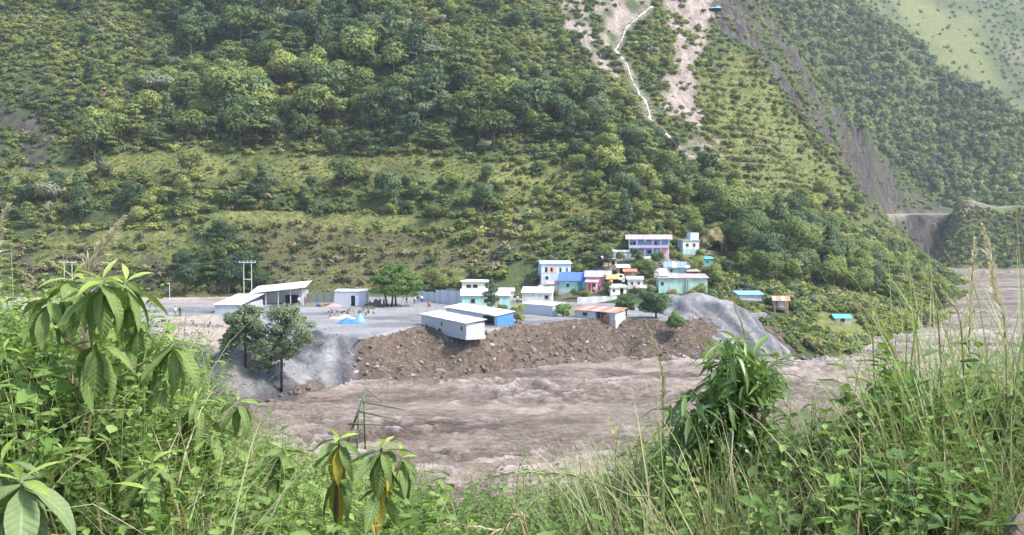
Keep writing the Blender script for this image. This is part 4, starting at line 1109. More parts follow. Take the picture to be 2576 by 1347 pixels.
bs = at_z(1492, 752, PLZ); k = m_per_px(bs[1])
building('flat_roof_shed', 'low shed with flat white sheet roof below the red and white shop', bs, 54 * k, 3.0, 1.3, R(-2), W_GREY, roof='mono', roofm=[S_WHITE2, S_WHITE], rise=.35, over=.2, nsheet=5, doors=((-.4, .5, 1.15, None),), cat='shed')
bs = at_z(1352, 748, PLZ); k = m_per_px(bs[1])
building('brown_shed', 'small brown timber shed behind the pale cliff house', bs, 46 * k, 3.0, 1.5, R(5), WOOD, roof='mono', roofm=[S_RUSTG, S_GREY], rise=.4, over=.25, nsheet=4, doors=((.2, 1.0, 1.35, None),), cat='shed')
bs = ground1(1660, 700); k = m_per_px(bs[1])
building('grey_hut', 'small grey hut with worn white roof left of the slate-roofed house', bs, 30 * k, 2.6, 1.5, R(-6), W_CREAM, roof='gable', roofm=[S_WHITE2, S_GREY], rise=.5, over=.3, nsheet=3, doors=((-.3, .4, 1.3, None),), found=3, cat='hut')
bs = ground1(1745, 700); k = m_per_px(bs[1])
building('plank_hut', 'brown plank hut right of the slate-roofed house', bs, 28 * k, 2.4, 1.4, R(8), WOOD, roof='mono', roofm=[S_RUSTG], rise=.35, over=.3, nsheet=3, doors=((-.3, .4, 1.25, None),), found=3, cat='hut')
for (px, py, wpx, h, rf, wl, lb, onyard) in (
    (1375, 742, 34, 1.5, S_RUSTG, W_CREAM, 'small cream hut with rusty roof left of the pink-roofed shop', False),
    (1425, 752, 44, 1.4, S_GREY, W_GREY, 'long grey shed in front of the pink-roofed shop', True),
    (1556, 742, 40, 1.5, S_WHITE2, W_CREAM, 'cream shed with worn white roof below the truck', False),
    (1622, 742, 44, 1.4, S_PINKG, W_GREY, 'grey shed with faded red roof above the round cliff tree', False),
    (1272, 752, 40, 1.6, S_LAV, W_WHITE, 'white hut with lavender roof right of the white gable cottage', True),
    (1140, 745, 36, 1.7, S_RUSTG, W_GREY, 'grey hut with brown roof behind the tall galvanised fence', True),
    (1585, 700, 30, 1.4, S_RUST, WOOD, 'timber hut with rusty roof under the white tea hut', False),
    (1640, 668, 32, 1.4, S_GREY, W_CREAM, 'cream hut with grey roof below the balcony house', False),
    (1690, 712, 30, 1.4, S_SLATE, W_WHITE, 'white hut with slate roof left behind the mint building', False),
    (1535, 668, 34, 1.4, S_GREY, W_BROWN, 'brown hut with grey roof above the magenta house', False)):
    bs = at_z(px, py, PLZ) if onyard else ground1(px, py)
    k = m_per_px(bs[1]); ww = wpx * k
    building('village_hut', lb, bs, ww, 2.8, h, R(random.uniform(-9, 9)), wl, roof=random.choice(['mono', 'gable']), roofm=[rf, S_RUSTG if random.random() < .4 else rf], rise=.45, over=.28, nsheet=4, ops=((-ww * .38, -ww * .38 + .55, .55, 1.15),), doors=((ww * .1, ww * .1 + .7, 1.3, None if random.random() < .5 else W_BROWN),), found=3, cat='hut')
# ---------------------------------------------------------------- dark hollow in the earth bank
hb = ground1(1800, 632); k = m_per_px(hb[1])
b = NB('orange_earth'); n = b.noise(1.3, 5, .7, b.objco())
M_EARTH = b.fin(b.ramp(n, [(.38, (.055, .075, .025)), (.5, (.12, .11, .05)), (.62, (.26, .16, .09))]), .95, .1)
def hollow():
    r = empty('earth_hollow', hb, 0); tag(r, 'dark hollow under an orange earth bank right of the village', 'earth bank')
    w, h = 64 * k, 46 * k
    nu, nv = 22, 12
    V = []
    for j in range(nv):
        for i in range(nu):
            u = -1 + 2 * i / (nu - 1); v = j / (nv - 1)
            a = math.pi * (i / (nu - 1))
            rad = .62 + .75 * v + .07 * math.sin(5 * u + 7 * v) + .05 * math.sin(11 * a)
            x = -math.cos(a) * w / 2 * rad; z = math.sin(a) * h * rad * (.92 + .05 * math.sin(4 * a + 1)) - .3
            y = -.5 + 3.6 * v ** 1.2 + .4 * math.sin(7 * a + 3 * v)
            V.append((x, y, z))
    V = np.array(V)
    o = obj('earth_rim', mesh_from('earth_rim', V, grid_faces(nv, nu), M_EARTH, True), r)
    sd = o.modifiers.new('thick', 'SOLIDIFY'); sd.thickness = .5
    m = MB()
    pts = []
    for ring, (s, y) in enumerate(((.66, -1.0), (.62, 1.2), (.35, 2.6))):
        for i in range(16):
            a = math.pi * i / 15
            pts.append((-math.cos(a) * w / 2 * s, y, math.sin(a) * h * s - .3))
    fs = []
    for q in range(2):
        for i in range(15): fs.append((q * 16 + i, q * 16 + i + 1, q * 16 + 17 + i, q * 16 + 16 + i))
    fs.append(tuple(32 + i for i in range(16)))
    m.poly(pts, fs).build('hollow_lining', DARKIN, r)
    HOUSE_RECTS.append((1770, 575, 1830, 630, hb[1])); HOUSE_SPOTS.append((hb[0], hb[1] + 1, 3.2))
hollow()

# ---------------------------------------------------------------- parked truck
def truck(px, py, yaw):
    b0 = ground1(px, py)
    r = empty('parked_truck', b0, yaw); tag(r, 'small orange and cream truck parked beside the magenta house', 'truck')
    org = paint('orange_paint', (.72, .34, .08), .2); crm = paint('truck_cream', (.74, .66, .46), .2)
    MB().box(-2.1, .9, -.8, .8, .62, .78).build('chassis', DARKIN, r)
    cg = MB().box(-2.1, .45, -.85, .85, .79, 1.75); cg.build('cargo_body', org, r)
    for z in (1.0, 1.25, 1.5): MB().box(-2.08, .43, -.875, -.852, z, z + .1).build('side_rail', crm, r)
    cb = MB().poly([(.5,-.8,.6),(2.0,-.8,.6),(2.0,.8,.6),(.5,.8,.6),(.5,-.78,1.85),(1.65,-.76,1.85),(1.65,.76,1.85),(.5,.78,1.85),(2.05,-.8,1.15),(2.05,.8,1.15)],
                   [(0,3,2,1),(4,5,6,7),(0,1,8,5,4),(1,2,9,8),(8,9,6,5),(2,3,7,6,9),(3,0,4,7)]).build('cab', crm, r)
    MB().poly([(1.72,-.66,1.78),(2.055,-.7,1.2),(2.055,.7,1.2),(1.72,.66,1.78),(1.69,-.66,1.78),(2.0,-.7,1.2),(2.0,.7,1.2),(1.69,.66,1.78)], [(0,1,2,3),(4,7,6,5),(0,4,5,1),(2,6,7,3)]).build('windscreen', GLASS, cb)
    MB().box(.75, 1.5, -.83, -.79, 1.2, 1.7).build('side_window', GLASS, cb)
    for x in (-1.4, 1.35):
        for s in (-1, 1):
            wm = MB().tube([(x, s * .62, .38), (x, s * .86, .38)], [.38, .38], 14).build('wheel', DARKIN, r)
            MB().tube([(x, s * .85, .38), (x, s * .88, .38)], [.18, .16], 10).build('rim', STEELP, wm)
    HOUSE_RECTS.append((1530, 686, 1565, 708, b0[1])); HOUSE_SPOTS.append((b0[0], b0[1], 3.2))
truck(1546, 712, R(12))

# ---------------------------------------------------------------- power line, lamp post
def hpole(px, label, Y=215):
    x = (px - CX) / FPX * Y
    z0 = 5.5
    r = empty('power_pole', (x, Y, z0), 0); tag(r, label, 'power pole')
    for s in (-.85, .85): MB().tube([(s, 0, -.8), (s, 0, 8.2)], [.11, .08], 8).build('pole', paint('pole_concrete', (.42, .44, .42), .3), r)
    MB().box(-.95, .95, -.16, -.06, 4.0, 4.14).build('brace', STEELP, r)
    MB().box(-1.9, 1.9, -.18, -.06, 7.7, 7.84).build('cross_arm', STEELP, r)
    for s in (-1.7, 0, 1.7): MB().tube([(s, -.12, 7.84), (s, -.12, 8.15)], [.07, .05], 6).build('insulator', W_WHITE, r)
    return x
pxs_ = [(-230, 'twin-post power pole'), (170, 'twin-post power pole far left behind the leafy foreground plant'), (622, 'twin-post power pole behind the open-fronted shed')]
px_poles = [hpole(*q) for q in pxs_[1:]]
M_WIRE = NB('wire').fin((.30, .31, .31), .5, .4)
spans = [(-150.0, px_poles[0]), (px_poles[0], px_poles[1]), (px_poles[1], 8.0)]
for k_, lb in enumerate(('overhead power cable leaving the left twin-post pole', 'overhead power cable between the two twin-post poles', 'overhead power cable running right from the shed pole')):
    a, b_ = spans[k_]
    m = MB()
    pts = [(a + (b_ - a) * t / 14, 214.9, 13.62 - 1.3 * 4 * (t / 14) * (1 - t / 14) * (.6)) for t in range(15)]
    m.tube(pts, [.016] * 15, 5)
    tag(m.build('power_cable', M_WIRE), lb, 'cable')
lp = on_yard(427, 752); r = empty('lamp_post', (lp[0], 211, 5.5), 0); tag(r, 'thin street lamp post standing by the road at far left', 'lamp post')
MB().tube([(0, 0, -.3), (0, 0, 3.3)], [.07, .05], 8).build('pole', STEELP, r)
MB().tube([(0, 0, 3.28), (0, -.25, 3.42), (0, -.55, 3.4)], [.05, .05, .05], 6).build('arm', STEELP, r)
MB().box(-.22, .22, -.95, -.45, 3.36, 3.52).build('lamp_head', W_WHITE, r)
rw = empty('roadside_wall', (-68, 217.6, 5.4), 0); tag(rw, 'long low dark wall along the road at the foot of the slope', 'wall')
for i in range(16): MB().box(-22 + i * 2.4 + .02, -19.6 + i * 2.4 - .02, 0, .3, -.4, .62 + .05 * (i % 3)).build('wall_panel', paint('dark_stone', (.12, .11, .10), .4), rw)

# ---------------------------------------------------------------- people
def body_mesh(pose):
    ps = {'stand': dict(lf=(-.11, .02), rf=(.11, -.03), la=(-.26, .02), ra=(.26, -.02)), 'walk': dict(lf=(-.10, .26), rf=(.10, -.24), la=(-.27, -.18), ra=(.27, .20)), 'hip': dict(lf=(-.16, .03), rf=(.15, -.05), la=(-.34, -.05), ra=(.26, .06))}[pose]
    V = [(0,0,.94), (0,0,1.15), (0,0,1.36), (0,0,1.47), (0,-.01,1.60), (0,-.015,1.69)]
    E = [(0,1),(1,2),(2,3),(3,4),(4,5)]; Rr = [.135,.125,.14,.055,.095,.07]
    def chain(start, pts, rs):
        p = start
        for q, r_ in zip(pts, rs):
            V.append(q); Rr.append(r_); E.append((p, len(V) - 1)); p = len(V) - 1
    for s, ft in ((-1, ps['lf']), (1, ps['rf'])):
        chain(0, [(s * .095, 0, .88), (s * .105 + (ft[0] - s * .105) * .5, ft[1] * .45 - .03, .49), (ft[0], ft[1], .09), (ft[0] + s * .02, ft[1] - .15, .04)], [.10, .065, .045, .04])
    for s, hd in ((-1, ps['la']), (1, ps['ra'])):
        chain(2, [(s * .185, 0, 1.37), (s * .25, .03, 1.10), (hd[0], hd[1] - .03, .86), (hd[0], hd[1] - .05, .76)], [.062, .046, .036, .034])
    me = bpy.data.meshes.new('body'); me.from_pydata(V, E, [])
    o = bpy.data.objects.new('tmp_body', me); COL.objects.link(o)
    o.modifiers.new('s', 'SKIN'); sv = me.skin_vertices[0].data
    for i, r_ in enumerate(Rr): sv[i].radius = (r_, r_)
    sv[0].use_root = True
    o.modifiers.new('ss', 'SUBSURF').levels = 1
    dg = bpy.context.evaluated_depsgraph_get(); ev = o.evaluated_get(dg)
    out = bpy.data.meshes.new_from_object(ev)
    bpy.data.objects.remove(o)
    out.name = 'body_' + pose
    return out
BODY = {p: body_mesh(p) for p in ('stand', 'walk', 'hip')}
SKIN = NB('skin').fin((.36, .22, .15), .6, .3)
HAIR = NB('hair').fin((.012, .010, .009), .6, .3)
def cloth(c):
    n = 'cloth_%03d_%03d_%03d' % tuple(int(x * 100) for x in c)
    return MATS.get(n) or NB(n).fin(c, .85, .15)
def person(label, base, yaw, pose, top, bottom):
    me = BODY[pose].copy(); me.name = 'person'
    for m_ in (SKIN, cloth(top), cloth(bottom), HAIR): me.materials.append(m_)
    for p in me.polygons:
        c = p.center; z = c.z
        p.material_index = 2 if z < .95 and abs(c.x) < .22 or z < .70 else (1 if (z < 1.44 and not (z < 1.0 and abs(c.x) > .22)) else (3 if (z > 1.66 or (z > 1.55 and c.y > .02)) else 0))
        if z < .06: p.material_index = 3
        p.use_smooth = True
    o = obj('person', me, None, base, (0, 0, yaw))
    tag(o, label, 'person')
    hm = MB()
    for i, (zz, rr) in enumerate(((1.60, .108), (1.68, .115), (1.75, .085), (1.785, .03))): pass
    hm.tube([(0, .03, 1.58), (0, .025, 1.66), (0, .01, 1.74), (0, 0, 1.785)], [.088, .108, .09, .03], 8)
    hm.build('hair', HAIR, o, True)
    return o
WH, BK, RD, BL, GR, YE, MA = (.72,.72,.72), (.02,.02,.022), (.55,.05,.06), (.08,.14,.42), (.22,.23,.24), (.70,.50,.10), (.30,.06,.10)
def yard_person(label, px, py, yaw, pose, top, bot): person(label, at_z(px, py, PLZ + .03), yaw, pose, top, bot)
yard_person('person in dark clothes standing alone on the sandy ground at left', 453, 796, .3, 'stand', BK, BK)
yard_person('person in white shirt beside the one in dark clothes at left', 441, 795, -.4, 'stand', WH, GR)
yard_person('person in white standing right of the broad tree trunk', 1014, 771, .2, 'stand', WH, WH)
yard_person('person in black shirt just right of the person in white', 1023, 768, 1.0, 'walk', BK, GR)
yard_person('person in white shirt and dark trousers under the tree edge', 1043, 765, -.7, 'hip', WH, BK)
yard_person('person in dark jacket, second from right under the broad tree', 1051, 764, .5, 'stand', BK, BL)
yard_person('person in pale shirt, rightmost of the group under the tree', 1061, 763, .1, 'stand', (.6,.62,.6), BK)
yard_person('person in dark blue directly beside the broad tree trunk', 966, 773, .9, 'hip', (.03,.04,.08), BK)
yard_person('person in black left of the broad tree trunk', 956, 772, -.2, 'stand', BK, BK)
yard_person('person in white shirt near the open-fronted shed', 752, 768, .0, 'stand', WH, BK)
yard_person('person in red shirt at the right end of the open-fronted shed', 771, 772, 2.2, 'hip', RD, GR)
yard_person('person in dark shirt in the lane by the pale cliff house', 1294, 762, .4, 'stand', BK, (.5,.42,.3))
yard_person('person in cream shirt in the lane beside the pale cliff house', 1302, 764, -.3, 'walk', (.66,.6,.42), (.08,.08,.1))
for lb, px, py, tp, bt in (('person in red shirt outside the red and white shop', 1481, 739, RD, BK), ('person in white and red at the shop front', 1494, 741, (.7,.5,.5), MA), ('person in maroon walking below the magenta house', 1507, 735, MA, BK),
                           ('person in yellow shirt in front of the orange truck', 1538, 722, YE, BL), ('person in white shirt to the right of the orange truck', 1569, 722, WH, BK)):
    b0 = ground1(px, py); person(lb, (b0[0], b0[1], b0[2] + .03), random.uniform(-1, 1), random.choice(['stand', 'walk', 'hip']), tp, bt)
# ---------------------------------------------------------------- grey gravel embankment right of the cliff
PG = [c_(1690, 752, 178), c_(1730, 744, 176), c_(1775, 744, 175), c_(1830, 762, 171), c_(1888, 792, 167), c_(1945, 850, 160),
      c_(1700, 800, 168), c_(1740, 830, 164), c_(1790, 852, 161), c_(1835, 855, 160), c_(1905, 884, 157), c_(1850, 810, 165.5), c_(1800, 800, 167.5),
      wpt(1690, 186, 6), wpt(1780, 186, 6), wpt(1880, 178, 3.5), wpt(1960, 168, 1.0), wpt(1660, 165, 4), wpt(1720, 158, 1), wpt(1800, 154, -1), wpt(1905, 151, -2.5), wpt(1975, 154, -2)]
for q in (c_(1690, 752, 178), c_(1730, 744, 176), c_(1775, 744, 175), c_(1830, 762, 171), c_(1888, 792, 167)):
    PG.append((q[0] + .8, q[1] + 4.5, q[2] - .1)); PG.append((q[0] - .25, q[1] - 1.6, q[2] - 1.25))
HG = RBF(PG)
def hg(X, Y):
    z = HG(X, Y)
    return z + .5 * fbm(X * .45, Y * .3, 95, 3) + .9 * (np.abs(vnoise(X * .8 + Y * .25, Y * .06, 96) * 2 - 1) - .5)
def hg_attrs(X, Y, Z):
    o = np.zeros_like(X); px = CX + FPX * X / Y
    return {'mud': o, 'slate': blur(np.clip(.38 + 1.5 * fbm(X * .9 + Y * .25, Y * .05, 97, 3), 0, .85) * (Z < 7.9), 1), 'sand': o, 'turf': o}
heap = terrain('gravel_embankment', hg, np.arange(27, 47, .4), np.arange(150, 188, .4), M_GRAVEL, hg_attrs)
heap['label'] = 'grey gravel embankment'

# ---------------------------------------------------------------- mountain road
def ribbon(name, P, half, hfun, mat, lift=.12):
    P = [np.array(p[:2]) for p in P]; Q = []
    for a_, c__ in zip(P[:-1], P[1:]):
        k = max(2, int(np.hypot(*(c__ - a_)) / 2.0)); Q += [a_ + (c__ - a_) * i / k for i in range(k)]
    Q.append(P[-1]); Q = np.array(Q); T = np.gradient(Q, axis=0); T /= np.linalg.norm(T, axis=1, keepdims=True) + 1e-9
    Nn = np.stack([-T[:, 1], T[:, 0]], 1); xs = np.linspace(-half, half, 5)
    X = Q[:, 0][:, None] + Nn[:, 0][:, None] * xs; Y = Q[:, 1][:, None] + Nn[:, 1][:, None] * xs
    Z = hfun(X, Y).max(axis=1, keepdims=True) * .5 + hfun(X, Y) * .5 + lift
    o = obj(name, mesh_from(name, np.stack([X.ravel(), Y.ravel(), Z.ravel()], 1), grid_faces(len(Q), 5), mat, True)); o['kind'] = 'structure'
    return o
b = NB('road_gravel'); n = b.noise(.6, 5, .7, b.pos())
M_ROAD = b.fin(b.ramp(n, [(.3, (.36, .34, .31)), (.7, (.58, .56, .52))]), .9, .2)
ribbon('mountain_road', ROADL, 3.0, h1_final, M_ROAD, .2)
def edge_wall(name, label, P, zf, h, mat, n_skip=0):
    """low masonry wall along the outer edge of a road"""
    r = empty(name, (P[0][0], P[0][1], zf(P[0][0], P[0][1])), 0); tag(r, label, 'retaining wall'); O = Vector(r.location)
    for a_, c__ in zip(P[:-1], P[1:]):
        k = max(1, int(math.hypot(c__[0] - a_[0], c__[1] - a_[1]) / 6))
        for i in range(k):
            p = [a_[j] + (c__[j] - a_[j]) * i / k for j in (0, 1)]; q = [a_[j] + (c__[j] - a_[j]) * (i + .985) / k for j in (0, 1)]
            z0, z1 = zf(*p), zf(*q)
            MB().poly([(p[0], p[1], z0 - 1.2), (q[0], q[1], z1 - 1.2), (q[0], q[1] + .5, z1 - 1.2), (p[0], p[1] + .5, z0 - 1.2), (p[0], p[1], z0 + h), (q[0], q[1], z1 + h), (q[0], q[1] + .5, z1 + h), (p[0], p[1] + .5, z0 + h)],
                      [(0,3,2,1),(4,5,6,7),(0,1,5,4),(1,2,6,5),(2,3,7,6),(3,0,4,7)]).build('wall_section', mat, r).location = -O
HZ1 = lambda x, y: float(h1_final(np.array([x]), np.array([y]))[0]); HZ2 = lambda x, y: float(h2_final(np.array([x]), np.array([y]))[0])
M_EDGE = paint('road_edge_stone', (.30, .285, .265), .6)
edge_wall('road_edge_wall', 'pale stone edge of the mountain road below the rock scar', [(p[0] + .6, p[1] - 3.2) for p in ROADL[1:]], HZ1, .5, M_EDGE)
edge_wall('road_edge_wall', 'pale road edge on top of the dark bluff at far right', [wpt(px, 497, 0)[:2] for px in (2412, 2470, 2540, 2620, 2700)], HZ2, .6, M_EDGE)

# ---------------------------------------------------------------- mountain stream
def stream():
    b = NB('white_water'); n = b.noise(.9, 5, .7, b.pos())
    m = b.fin(b.ramp(n, [(.40, (.25, .24, .23)), (.60, (.66, .66, .67))]), .4, .4)
    P = [Vector(p) for p in STREAM]; V = []; F = []
    Q = []
    for a, c in zip(P[:-1], P[1:]):
        k = max(2, int((c - a).length / 2.0))
        Q += [a.lerp(c, i / k) for i in range(k)]
    Q.append(P[-1])
    Q = np.array([tuple(q) for q in Q]); s = np.arange(len(Q))
    Q[:, 0] += 1.2 * fbm(s * .25, s * 0, 99, 3)
    w = .10 + .55 * vnoise(s * .45, s * 0, 98) ** 2.4
    xs = np.linspace(-1, 1, 4)
    X = Q[:, 0][:, None] + xs[None] * w[:, None]; Y = np.repeat(Q[:, 1][:, None], 4, 1) + xs[None] * w[:, None] * .3
    Z = h1_final(X, Y); Z = Z + .25 - .1 * np.abs(xs)[None]
    o = obj('mountain_stream', mesh_from('mountain_stream', np.stack([X.ravel(), Y.ravel(), Z.ravel()], 1), grid_faces(len(Q), 4), m, True)); o['kind'] = 'structure'
stream()

# ---------------------------------------------------------------- trees
def place_tree(name, label, parts, x, y, z, s, sz=1.0, rz=0, tone=.5, group=None, cat='tree'):
    r = empty(name, (x, y, z), rz); r.scale = (s, s, s * sz); tag(r, label, cat, group)
    t = obj('trunk', parts[0], r); c = obj('crown', parts[1], r); c['tone'] = float(tone)
    return r
rng = np.random.default_rng(21)
X, Y = cand(-185, 190, 212, 560, 4.1, rng)
Zg = H1(X, Y)
ok = inframe(X, Y, Zg, 120)
X, Y = X[ok], Y[ok]
tree_d, shrub_d = densities(X, Y)
acc = rng.random(len(X)) < tree_d
X, Y = X[acc], Y[acc]; Zg = h1_final(X, Y)
sc = np.clip(np.exp(rng.normal(-.12, .30, len(X))), .42, 1.6) * (.92 + .25 * fbm(X * .03, Y * .03, 92))
mound = zmask(Z_MOUND, X, Y, 3) > 0
vill = zmask(Z_VILLTREES, X, Y, 5) > 0
forest = zmask(Z_FOREST, X, Y, 8) > 0
belt = zmask(Z_BELT, X, Y, 4) > 0
upl = zmask(Z_UPL, X, Y, 8) > 0
sc = np.where(forest, sc * 1.42, np.where(belt, sc * .92, np.where(mound, sc * 1.08, np.where(vill, sc * 1.08, np.where(upl, sc * .8, sc * .66)))))
def hides_house(X, Y, Z, s, road=True):
    px, py = project(X, Y, Z); k = FPX / Y
    bad = np.zeros(X.shape, bool)
    for x0, y0, x1, y1, hy in HOUSE_RECTS + (ROAD_RECTS if road else []):
        bad |= (Y < hy + 1) & (px + 2.6 * s * k > x0) & (px - 2.6 * s * k < x1) & (py > y0) & (py - 7.5 * s * k < y1)
    return bad
keep = clear_of(X, Y, Zg, 1.5) & ~hides_house(X, Y, Zg, sc) & ~((Y < 230) & (X < 30) & ~vill) & ~((X > 128) & (Y > 345))
X, Y, Zg, sc, mound, vill, forest, belt, upl = [a[keep] for a in (X, Y, Zg, sc, mound, vill, forest, belt, upl)]
tn = np.clip(.45 + .55 * fbm(X * .06, Y * .06, 93, 3) + rng.normal(0, .28, len(X)), 0, 1)
kinds = rng.choice(6, len(X), p=[.34, .18, .22, .08, .10, .08])
kinds = np.where(mound | vill, rng.choice(6, len(X), p=[.46, .30, .10, .03, .03, .08]), kinds)
kinds = np.where(~(forest | mound | vill) & (rng.random(len(X)) < .45), 5, kinds)
print('hill trees', len(X))
# the 300 that show largest are trees of their own, the rest is one mass of forest
px, py = project(X, Y, Zg)
px_all, py_all = px, py
show = sc * FPX / Y * np.where((px > -30) & (px < 2600) & (py > 20) & (py < 900), 1, .05)
order = np.argsort(-show)
IND = order[:300]; REST = order[300:]
KIND_WORDS = ['round-crowned green', 'dense dark green', 'flat-tiered spreading', 'tall narrow dark', 'pale grey-green', 'low bushy']
def zone_words(i):
    if mound[i]:
        w_ = 'near the village' if px_all[i] < 1950 else ('in its middle' if px_all[i] < 2150 else 'at its river end')
        return (f'on the wooded bank, {w_}', f'trees on the wooded bank {w_}')
    if vill[i]: return ('on the slope directly above the village', 'trees above the village')
    if forest[i]:
        col = 'left part' if px_all[i] < 520 else ('middle part' if px_all[i] < 900 else 'right part')
        row = 'top edge' if py_all[i] < 90 else ('upper half' if py_all[i] < 220 else 'lower half')
        return (f'in the big forest, {col}, {row}', f'trees of the big forest {col} {row}')
    if belt[i]: return ('in the bushy belt below the bright grass terrace', 'trees of the bushy belt')
    if upl[i]: return ('on the upper slope left of the bare gullies', 'trees of the upper slope')
    return ('scattered on the open grassy slope', 'trees scattered on the grass slope')
for i in IND:
    k = TREE_KINDS[kinds[i]]
    near = (mound[i] or Y[i] < 250) and k in TREES_FINE
    tp = TREES_FINE[k] if near else TREES[k]
    zw, gr = zone_words(i)
    place_tree('hillside_tree', f'{KIND_WORDS[kinds[i]]} tree {zw}', tp[int(i) % len(tp)], X[i], Y[i], Zg[i] - .1, sc[i], rng.uniform(.8, 1.05), rng.uniform(0, 6.28), tn[i], f'{KIND_WORDS[kinds[i]]} {gr}')
TREE_PROTOS = []; KIDX = {}
for k in TREE_KINDS:
    KIDX[k] = len(TREE_PROTOS)
    TREE_PROTOS += [join_meshes('tree', p) for p in TREES[k][:2]]
C_TREES = proto_collection('forest_tree', TREE_PROTOS)
def rots(n, rng, tilt=.08): return np.stack([rng.normal(0, tilt, n), rng.normal(0, tilt, n), rng.uniform(0, 6.283, n)], 1)
idx = np.array([KIDX[TREE_KINDS[k]] + (j % 2) for j, k in enumerate(kinds)])
S3 = np.stack([sc, sc, sc * rng.uniform(.8, 1.05, len(sc))], 1)
scatter('hillside_forest', 'mass of smaller trees covering the steep mountainside', 'forest', C_TREES, np.stack([X, Y, Zg - .1], 1)[REST], rots(len(REST), rng, .04), S3[REST], idx[REST], tn[REST])

# shrubs and grass clumps of the hillside
def shrub_proto(seed, mat, n=120, size=.34):
    r_ = random.Random(seed); lb = lobes_round(r_, 1.0, .55, 7, .75)
    return crown('shrub', lb, n, size, mat, seed)
def tuft_proto(seed, mat, n=26, h=1.0, w=.06, lean=.5, seg=3):
    rg = np.random.default_rng(seed); V = []; F = []
    for i in range(n):
        a = rg.uniform(0, 6.283); l = rg.uniform(.05, lean); L = h * rg.uniform(.55, 1.1)
        p = np.array([rg.normal(0, .12), rg.normal(0, .12), -.05]); dr = np.array([math.cos(a) * l, math.sin(a) * l, 1.0])
        side = np.array([-math.sin(a), math.cos(a), 0]); b0 = len(V); ww = w * rg.uniform(.6, 1.3)
        for s in range(seg + 1):
            t = s / seg
            V.append(tuple(p - side * ww * (1 - t) * .5 - side * .004)); V.append(tuple(p + side * ww * (1 - t) * .5 + side * .004))
            dr = dr / np.linalg.norm(dr); p = p + dr * L / seg; dr = dr + np.array([math.cos(a) * .35, math.sin(a) * .35, -.32 * (s + 1) / seg * 1.6]) * lean * 1.5
        for s in range(seg): F.append((b0 + 2 * s, b0 + 2 * s + 1, b0 + 2 * s + 3, b0 + 2 * s + 2))
    return mesh_from('tuft', np.array(V), np.array(F), mat)
C_SHRUB = proto_collection('hill_shrub', [shrub_proto(1, L_SHRUB), shrub_proto(2, L_SHRUB), shrub_proto(3, L_FOREST), shrub_proto(4, L_DARK), shrub_proto(5, L_DRY, 90), shrub_proto(6, L_PALE, 80), shrub_proto(7, L_LIGHT, 110)])
C_TUFT = proto_collection('hill_tuft', [tuft_proto(11, L_GRASSY, 30, 1.0, .16, .8), tuft_proto(12, L_GRASSY, 30, .8, .18, .9), tuft_proto(13, L_DRY, 26, .9, .14, .9)])
X, Y = cand(-180, 230, 210, 560, 1.6, rng)
ok = inframe(X, Y, H1(X, Y), 60); X, Y = X[ok], Y[ok]
td, sd = densities(X, Y)
acc = rng.random(len(X)) < sd * .9; X, Y = X[acc], Y[acc]; Zg = h1_final(X, Y)
sc = rng.uniform(.6, 1.7, len(X)) * (.95 + .35 * fbm(X * .08, Y * .08, 101))
sc = np.where(Y < 215, np.minimum(sc, .7), sc)
dryz = (zmask(Z_DRY, X, Y, 5) > 0) | (zmask(Z_ROCKL, X, Y, 4) > 0)
keep = clear_of(X, Y, Zg, .3) & ~hides_house(X, Y, Zg + .2, sc * .3, False) & ~((Y < 219) & (X < 5))
X, Y, Zg, sc, dryz = [a[keep] for a in (X, Y, Zg, sc, dryz)]
idx = rng.choice(7, len(X), p=[.25, .20, .18, .08, .06, .07, .16])
idx = np.where(dryz & (rng.random(len(X)) < .5), 4, idx)
tn = np.clip(.45 + .6 * fbm(X * .07, Y * .07, 102, 3) + rng.normal(0, .28, len(X)), 0, 1)
print('shrubs', len(X))
scatter('hillside_shrubs', 'low shrubs and bushes covering the mountainside', 'shrubs', C_SHRUB, np.stack([X, Y, Zg], 1), rots(len(X), rng, .15), np.stack([sc * rng.uniform(1, 1.5, len(X)), sc * rng.uniform(1, 1.5, len(X)), sc], 1), idx, tn)
X, Y = cand(-180, 215, 207, 460, 1.2, rng)
ok = inframe(X, Y, H1(X, Y), 30); X, Y = X[ok], Y[ok]
g = np.maximum.reduce([zmask(Z_STRIP, X, Y, 2.5), zmask(Z_STRIP2, X, Y, 3), zmask(Z_STRIP3, X, Y, 2), zmask(Z_SPURGRASS, X, Y, 6), zmask(Z_TERR, X, Y, 6), .8 * zmask(Z_DRY, X, Y, 5), .6 * zmask(Z_ROCKL, X, Y), .5 * zmask(Z_YELL1, X, Y, 8), .45 * zmask(Z_UPL, X, Y, 8), .9 * zmask(Z_FIELD, X, Y, 1)])
bare = np.maximum.reduce([zmask(Z_SCAR, X, Y, 5), zmask(Z_SLIDE, X, Y, 4), zmask(Z_BARE1, X, Y, 3), zmask(Z_BARE2, X, Y, 3), zmask(Z_ROCKL2, X, Y), zmask(Z_SCREE, X, Y, 3), zmask(Z_ROAD, X, Y, .8)])
lm, lp, _ = lterr(X, Y, h1_base(X, Y))
g = np.maximum(g, 1.0 * lm * ((lp > .15) & (lp < .66)))
g = np.where(bare > 0, .04, np.maximum(g, np.where(zmask(Z_VILL, X, Y, 3) > 0, .6, .42)))
acc = rng.random(len(X)) < g; X, Y = X[acc], Y[acc]; Zg = h1_final(X, Y)
keep = clear_of(X, Y, Zg, .1); X, Y, Zg = X[keep], Y[keep], Zg[keep]
dr = np.maximum(zmask(Z_DRY, X, Y, 5) * .55, zmask(Z_ROCKL, X, Y, 4) * .6)
idx = np.where(rng.random(len(X)) < dr, 2, rng.choice(2, len(X)))
